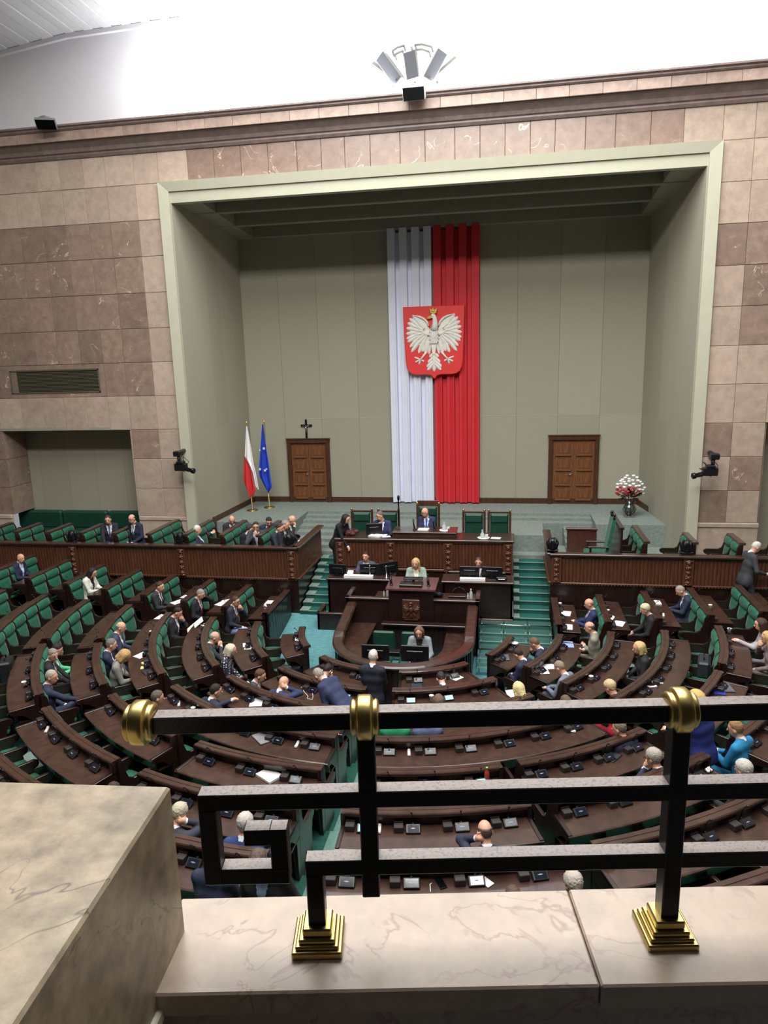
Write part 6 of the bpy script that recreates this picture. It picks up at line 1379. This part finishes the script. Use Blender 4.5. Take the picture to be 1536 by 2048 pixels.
for a in ((SHEET, 355, 1204, 1, 'white paper sheet on the desk in front of the joined-hands man', 60), (SHEET, 370, 1193, 1, 'second white sheet on the desk in front of the joined-hands man', 80, .7), (SHEET, 443, 1207, 0, 'white paper on the desk of the red-tied man holding his head', 70), (SHEET, 453, 1201, 0, 'folded paper beside the sheet of the red-tied man holding his head', 40, .7),
          (SHEET, 539, 1204, -1, 'white sheet on the ribbed panel desk by the ramp', 90, .8), (TISS, 531, 1212, -1, 'crumpled white tissue on the ribbed panel desk'), (SHEET, 411, 1249, 0, 'white papers on the curved desk behind the bald man with hands at his mouth', 60, .7), (SHEET, 323, 1234, 1, 'white sheet on the desk of the reading black-suited man', 80), (WHAND := HANDSET, 304, 1262, 1, 'white handset on the desk beside the reading black-suited man', 70),
          (SHEET, 285, 1310, 1, 'white sheet on the desk in front of the blonde tweed-jacket woman', 40), (NOTE, 289, 1326, 1, 'yellow note in front of the blonde tweed-jacket woman, nearest the white sheet', 20), (NOTE, 287, 1335, 1, 'yellow note in front of the tweed-jacket woman, nearest the dark tablet', -10), (TAB, 296, 1345, 1, 'dark tablet on the desk of the blonde tweed-jacket woman', 10),
          (CUP, 49, 1374, 3, 'white paper cup on the desk behind the pointing man'), (HANDSET, 94, 1461, 3, 'white handset at the end of the dark empty desk near the pedestal', 60), (SHEET, 493, 1290, -1, 'white paper on the curved desk beside the turquoise floor', 90, .7), (SHEET, 497, 1295, -1, 'second white paper on the curved desk beside the turquoise floor', 75, .7), (TISS, 598, 1281, -2, 'crumpled white tissue on the lone front desk'),
          (HANDSET, 358, 1409, 1, 'white handset on the desk beside the greying man seen from behind', 60), (PHONE, 378, 1419, 1, 'dark smartphone next to the cup near the brass rail end', 50), (CUP, 401, 1420, 1, 'white paper cup just above the railing near its brass end'), (SHEET, 520, 1401, 0, 'white notepad on the desk in front of the phone-holding navy man', 40), (PHONE, 508, 1398, 0, 'black phone beside the white notepad', 40, 1.3),
          (SHEET, 668, 1334, -2, 'white papers in front of the leaning dark-haired man', 40), (SHEET, 905, 1351, -2, 'white sheet on the front desk across the aisle', 20), (TAB, 833, 1371, -2, 'slim tablet on the front desk across the aisle', 0, .9), (CUP, 859, 1390, -1, 'white paper cup beside two lit screens'),
          (FOLD, 527, 1477, 1, 'grey folder under the railing on the second gallery-side desk', 60), (PHONE, 552, 1475, 1, 'black phone beside the grey folder', 60), (HANDSET, 597, 1487, 1, 'white handset to the aisle side of the grey folder', 10), (STACK, 542, 1549, 2, 'stack of white sheets on the desk above the Greek key', 65), (HANDSET, 818, 1507, 1, 'white handset on the desk before the green sweater', 0), (HANDSET, 759, 1656, 3, 'white handset beside the lit screen under the railing', 0), (TAB, 824, 1650, 3, 'small open tablet beside the white handset under the railing', 30, .7),
          (PHONEW, 967, 1757, 4, 'white smartphone on the lowest visible desk', 35, 1.3), (PHONE, 880, 1757, 4, 'grey power bank with a white cable on the lowest desk', 20, 1.1), (BOTG, 969, 1556, 2, 'juice bottle with a green cap beside a lit screen'), (TAB, 1224, 1514, 2, 'dark tablet computer on the desk behind the raised-knee man', 20), (HANDSET, 1140, 1463, 1, 'white handset at the desk end before the raised-knee man', 40), (TISS, 1405, 1538, 3, 'white crumpled cup lid on the desk right of the railing post'),
          (CUP, 1174, 1360, 0, 'white paper cup on the desk behind the grey-suited phone reader'), (SHEET, 1308, 1363, 1, 'white card under a pink purse', 40, .6), (HANDSET, 1304, 1375, 1, 'white handset beside the pink purse', 45), (TISS, 1271, 1386, 1, 'crumpled tissue on the desk behind the red-jacket woman'), (CUP, 1458, 1266, 2, 'tan paper cup in front of the gesturing woman'), (LAP, 1450, 1376, 2, 'closed grey laptop on the desk behind the royal blue jacket', 30), (FOLDB, 1426, 1383, 2, 'small blue folder beside the closed grey laptop', 20, .7),
          (BOWL, 1019, 1290, -2, 'small white bowl on the curved front desk'), (LAP, 994, 1311, -2, 'closed silver laptop on the curved front desk', 30, .85), (CUP, 1120, 1214, -1, 'white paper cup on the short desk beside the glass steps'), (SHEET, 1132, 1227, -1, 'white papers on the short desk in front of the leaning-back man', 80), (SHEET, 1135, 1254, -1, 'white papers at the end of the short desk by the glass steps', 85), (SHEETB, 1136, 1289, -1, 'pale blue paper strip on the desk before the beige jacket', 10), (SHEET, 1097, 1334, -1, 'open white document on the desk of the grey-suited man', 45), (SHEET, 1079, 1343, -1, 'second white document on the desk of the grey-suited man', 45),
          (CUP, 1214, 1228, 0, 'white paper cup behind the leaning-back man in blue'), (SHEET, 1238, 1247, 0, 'white papers before the black-dressed woman', 70), (STACK, 1313, 1206, 1, 'thick white document pack behind the black-dressed woman', 90, .8), (HANDSET, 1327, 1231, 1, 'white handset at the end of the desk behind the black-dressed woman', 80), (CUP, 1420, 1218, 2, 'white paper cup behind the man with the tablet'), (HANDSET, 1338, 1294, 1, 'white handset on the desk behind the leather jacket', 80)):
    prop(*a)
prop(PINK, 1309, 1361, 1, 'pink purse lying on a white card', dz=.008)
# bags
def bag(px, py, z, label, rz, w_=.42, h=.32, d=.16, col=(30, 30, 34)):
    P = PZ(px, py, z+h*.5); e = empty('briefcase', (P[0], P[1], z), label, 'bag'); m_ = mat('bag_%d' % col[0], col, .5, var=.2)
    mb = MB(); mb.T = Matrix.Translation((P[0], P[1], z)) @ Matrix.Rotation(R_(rz), 4, 'Z'); mb.box(-w_/2, w_/2, -d/2, d/2, 0, h, 0, .03); mb.build('bag_body', m_, e)
    mb = MB(); mb.T = Matrix.Translation((P[0], P[1], z)) @ Matrix.Rotation(R_(rz), 4, 'Z'); mb.box(-w_/2+.02, w_/2-.02, -d/2-.012, -d/2, h*.35, h-.02, 0, .005); mb.build('bag_flap', m_, e)
    mb = MB(); mb.T = Matrix.Translation((P[0], P[1], z)) @ Matrix.Rotation(R_(rz), 4, 'Z'); mb.tube([(-.09, 0, h-.01), (-.08, 0, h+.06), (0, 0, h+.08), (.08, 0, h+.06), (.09, 0, h-.01)], .01, 6); mb.build('bag_handle', BLACK, e)
    mb = MB(); mb.T = Matrix.Translation((P[0], P[1], z)) @ Matrix.Rotation(R_(rz), 4, 'Z')
    for x in (-.1, .1): mb.box(x-.02, x+.02, -d/2-.018, -d/2-.01, h*.33, h*.42)
    mb.build('bag_buckle', STEEL, e)
bag(1407, 1332, Fl(2)+.49, 'soft black briefcase standing on an empty green seat', 75, .46, .3, .2, (44, 46, 54)); bag(14, 1340, Fl(4)+.49, 'black backpack on a green seat near the frame edge', 120, .4, .42, .2); bag(213, 1489, Fl(3)+.02, 'black hard briefcase on the floor between two benches', 35, .5, .34, .14); bag(383, 1555, Fl(3)+.02, 'open black case between benches above the Greek key', 40, .46, .3, .14)
# monitors
def monitor(x, y, z, rz, wd, ht, label, stand=True, grp='computer monitors at the rostrum'):
    e = empty('computer_monitor', (x, y, z), label, 'monitor', grp); T0 = Matrix.Translation((x, y, z)) @ Matrix.Rotation(R_(rz), 4, 'Z')
    mb = MB(); mb.T = T0; mb.box(-wd/2, wd/2, -.02, .015, .03, .03+ht, 0, .008); mb.box(-wd*.3, wd*.3, .015, .04, .03+ht*.2, .03+ht*.7, 0, .01); mb.build('screen_housing', BLACK, e)
    mb = MB(); mb.T = T0; mb.box(-wd/2+.012, wd/2-.012, -.023, -.02, .045, .03+ht-.012); mb.build('screen', SCREEN, e)
    mb = MB(); mb.T = T0; mb.box(-.03, .03, .02, .05, 0, .2); mb.box(-.1, .1, -.06, .1, 0, .012, 0, .004); mb.build('stand', BLACK, e)
    mb = MB(); mb.T = T0; mb.box(-.03, .03, .0405, .042, .03+ht*.62, .03+ht*.66); mb.build('maker_badge', STEEL, e)
def DT(px, py, z): p = PZ(px, py, z); return float(p[0]), float(p[1])
x, y = DT(672, 1155, 1.61); monitor(x+.02, 16.35, 1.61, 172, .46, .27, 'black monitor at the stair end of the secretary desk')
x, y = DT(735, 1160, 1.61); monitor(x, 16.42, 1.61, 184, .5, .28, 'black monitor in front of the grey-suited secretary'); x, y = DT(775, 1152, 1.61); monitor(x+.02, 16.55, 1.61, 215, .5, .30, 'angled black monitor beside the grey-suited secretary')
x, y = DT(940, 1150, 1.61); monitor(x, 16.42, 1.61, 180, .48, .27, 'black monitor nearer the rostrum before the pulled-back-hair secretary'); x, y = DT(985, 1150, 1.61); monitor(x, 16.42, 1.61, 176, .48, .27, 'black monitor nearer the stairs before the pulled-back-hair secretary')
x, y = DT(747, 1072, 2.34); monitor(x, 17.62, 2.34, 195, .42, .28, 'black monitor on the presiding desk beside the spectacled man')
x, y = DT(752, 1318, .84); monitor(x+.02, y-.14, .84, 182, .56, .34, 'black monitor before the empty chair in the enclosure'); x, y = DT(832, 1320, .84); monitor(x, y-.14, .84, 180, .56, .34, 'black monitor in front of the stenographer')
x, y = DT(786, 1312, .84); mb = MB(); mb.box(x-.14, x+.14, y-.02, y+.16, .84, .93, 0, .006); mb.box(x-.13, x+.13, y-.022, y-.02, .86, .91, 0); tag(mb.build('document_box', BLACK), 'flat black box between the two enclosure monitors', 'box')
for px_, lab in ((713, 'long white paper box at the front of the monitor-lined secretary desk'), (945, 'long white paper box on the secretary desk with two monitors')):
    x, y = DT(px_, 1162, 1.61); w_ = .36 if px_ < 800 else .3; mb = MB(); mb.box(x-w_, x+w_, 16.18, 16.3, 1.61, 1.68, 0, .004); mb.box(x-w_+.01, x+w_-.01, 16.2, 16.28, 1.68, 1.683); tag(mb.build('paper_box', PAPER), lab, 'box')
x, y = DT(697, 1152, 1.61); e = empty('desk_telephone', (x, 16.42, 1.61), 'white desk telephone with a black handset on the secretary desk', 'telephone'); mb = MB(); mb.add([(x-.1, 16.34, 1.61), (x+.1, 16.34, 1.61), (x+.1, 16.52, 1.61), (x-.1, 16.52, 1.61), (x-.1, 16.34, 1.64), (x+.1, 16.34, 1.64), (x+.1, 16.52, 1.71), (x-.1, 16.52, 1.71)], [(0, 3, 2, 1), (4, 5, 6, 7), (0, 1, 5, 4), (1, 2, 6, 5), (2, 3, 7, 6), (3, 0, 4, 7)]); mb.build('phone_base', PLASTW, e); mb = MB(); mb.tube([(x-.06, 16.36, 1.68), (x-.06, 16.43, 1.7), (x-.06, 16.5, 1.73)], [.025, .015, .025], 8); mb.build('phone_handset', BLACK, e)
x, y = DT(1003, 1160, 1.61); mb = MB(); mb.box(x-.12, x+.12, 16.25, 16.5, 1.61, 1.7, 0, .01); e = tag(mb.build('label_printer', BLACK), 'small black printer with white paper at the stair end of the desk', 'printer'); mb = MB(); mb.box(x-.08, x+.08, 16.22, 16.3, 1.66, 1.665); mb.build('paper_slip', PAPER, e)
for px_, py_, lab in ((738, 1158, 'thin silver microphone post in front of the grey-suited secretary'), (776, 1150, 'thin silver microphone post by the angled monitor')):
    x, y = DT(px_, py_, 1.61); mb = MB(); mb.lathe([(.05, 0), (.05, .012), (.016, .02), (.016, .28), (.02, .29), (.018, .31)], (x, 16.3, 1.61), 10); tag(mb.build('microphone_post', STEEL), lab, 'microphone')
# on the presiding desk
def carafe(px_, py_, z, y0, lab):
    x, y = DT(px_, py_, z); e = empty('water_tray', (x, y0, z), lab, 'tray'); mb = MB(); mb.lathe([(.15, 0), (.16, .01), (.15, .012), (.01, .012)], (x, y0, z), 18); mb.build('tray', PLASTW, e)
    mb = MB(); mb.lathe([(.045, 0), (.06, .03), (.055, .09), (.022, .14), (.02, .18), (.026, .2)], (x-.03, y0, z+.012), 14); mb.build('carafe', CLEARB, e)
    for dx in (.07, .1): mb = MB(); mb.lathe([(.02, 0), (.026, .08), (.024, .08), (.018, .01)], (x+dx-.01, y0-.05+dx*.6, z+.012), 12); mb.build('drinking_glass', CLEARB, e)
carafe(967, 1077, 2.34, 17.5, 'white tray with a water carafe and glasses before the empty armchairs'); carafe(888, 1068, 2.50, 17.6, 'water carafe and glasses on the raised section beside the presiding man')
def flat(me, px_, py_, z, rot, lab, s=1., cat='paper', y0=None, grp=None):
    x, y = DT(px_, py_, z); o = bpy.data.objects.new(me.name.split('.')[0], me); C.objects.link(o); o.location = (x, y0 or y, z); o.rotation_euler = (0, 0, R_(rot)); o.scale = (s, s, s); return tag(o, lab, cat, grp)
flat(STACK, 748, 1078, 2.34, 70, 'untidy white documents before the spectacled man at the presiding desk', 1.1, 'paper', 17.5); flat(SHEET, 770, 1074, 2.34, 20, 'loose white sheet beside the documents of the spectacled man', 1., 'paper', 17.55); flat(SHEET, 992, 1074, 2.34, 80, 'white notepad in front of the end armchair', .8, 'paper', 17.5); flat(STACK, 845, 1064, 2.50, 85, 'white document under the hands of the presiding man', .9, 'paper', 17.62)
for px_, py_, z, y0, lab, hh in ((826, 1066, 2.50, 17.6, 'thick black desk microphone before the presiding man', .26), (866, 1066, 2.50, 17.62, 'thin black desk microphone beside the presiding man', .3)):
    x, y = DT(px_, py_, z); mb = MB(); mb.lathe([(.05, 0), (.05, .02), (.02, .03)], (x, y0, z), 10); mb.tube([(x, y0, z+.02), (x-.03, y0+.03, z+hh*.6), (x-.04, y0+.06, z+hh)], [.02, .02, .026], 8); tag(mb.build('desk_microphone', BLACK), lab, 'microphone')
def softbag(px_, py_, z, y0, lab, col, w_=.2):
    x, y = DT(px_, py_, z); mb = MB()
    for k in range(12): mb.ell((x+rng.uniform(-w_, w_), y0+rng.uniform(-.06, .06), z+.05+rng.uniform(-.01, .05)), (.09, .07, .055), 7, 5)
    mb.tube([(x-.1, y0, z+.08), (x-.05, y0, z+.18), (x+.05, y0, z+.18), (x+.1, y0, z+.08)], .01, 6)
    mb = mb; o = mb.build('soft_bag', mat('softbag_%d' % col[0], col, .7, var=.2)); tag(o, lab, 'bag')
softbag(800, 1062, 2.34, 17.65, 'crumpled black bag on the presiding desk beside the staff', (22, 22, 26)); softbag(706, 1069, 2.34, 17.55, 'dark red handbag under the bending woman in black', (84, 38, 36), .12)
softbag(873, 1194, 1.41, 15.55, 'black bag on the rostrum side shelf', (24, 24, 27), .08)
for px_, py_, lab, s_ in ((776, 1192, 'clear water bottle on the rostrum shelf nearer the ramp', 1.), (768, 1193, 'small glass beside the water bottle nearer the ramp', .6), (942, 1198, 'clear water bottle on the rostrum shelf nearer the glass steps', 1.1), (936, 1197, 'small glass beside the water bottle nearer the glass steps', .65)): flat(BOTC, px_, py_, 1.41, 0, lab, s_, 'bottle', 15.5)
for x0, s_, lab in ((1.14, -1, 'thin gooseneck microphone on the rostrum shelf nearer the lectern'), (1.52, 1, 'thin gooseneck microphone on the rostrum shelf nearer the bottle')):
    mb = MB(); mb.lathe([(.03, 0), (.03, .015), (.01, .02)], (x0, 15.6, 1.41), 8); mb.tube([(x0, 15.6, 1.42), (x0-s_*.02, 15.62, 1.52), (x0-s_*.1, 15.66, 1.6), (x0-s_*.17, 15.68, 1.62)], .007, 5); mb.ell((x0-s_*.18, 15.68, 1.62), (.02, .014, .014), 6, 4); tag(mb.build('gooseneck_microphone', BLACK), lab, 'microphone')
# white earphone cable loop on a desk, power-bank cable, pull rope
def cable(pts, lab, r=.005, m_=PLASTW):
    mb = MB(); mb.tube(pts, r, 6); tag(mb.build('white_cable', m_), lab, 'cable')
def dk(px_, py_, i): return on_desk(px_, py_, i)[0]+np.array([0, 0, .006])
cable([dk(a, b, -1) for a, b in ((625, 1362), (612, 1372), (608, 1384), (616, 1392), (607, 1402), (618, 1404), (626, 1394), (627, 1380), (621, 1370))], 'looped white earphone cable on the desk before the stooping man')
cable([dk(a, b, 4) for a, b in ((862, 1755), (860, 1770), (861, 1785))]+[], 'white charging cable hanging over the lowest desk')
# papers held in hands
def held(px_, py_, z, rx, rz, lab, w_=.21, h=.3):
    P = PZ(px_, py_, z); mb = MB(); T0 = Matrix.Translation(P) @ Matrix.Rotation(R_(rz), 4, 'Z') @ Matrix.Rotation(R_(rx), 4, 'X'); mb.T = T0; mb.box(-w_/2, w_/2, -h/2, h/2, -.002, .002); tag(mb.build('held_paper', PAPER), lab, 'paper')
held(390, 1250, Fl(1)+.78, 35, -60, 'large white sheet held by the reading black-suited man', .3, .42); held(1236, 1243, Fl(1)+.72, 30, 70, 'white papers held by the woman in black', .22, .32); held(1527, 1133, Fl(3)+.95, 60, -60, 'white papers carried by the walking man', .22, .3); held(1008+20, 1392, Fl(0)+.72, 20, 20, 'white paper held by the pale blonde woman', .22, .3)
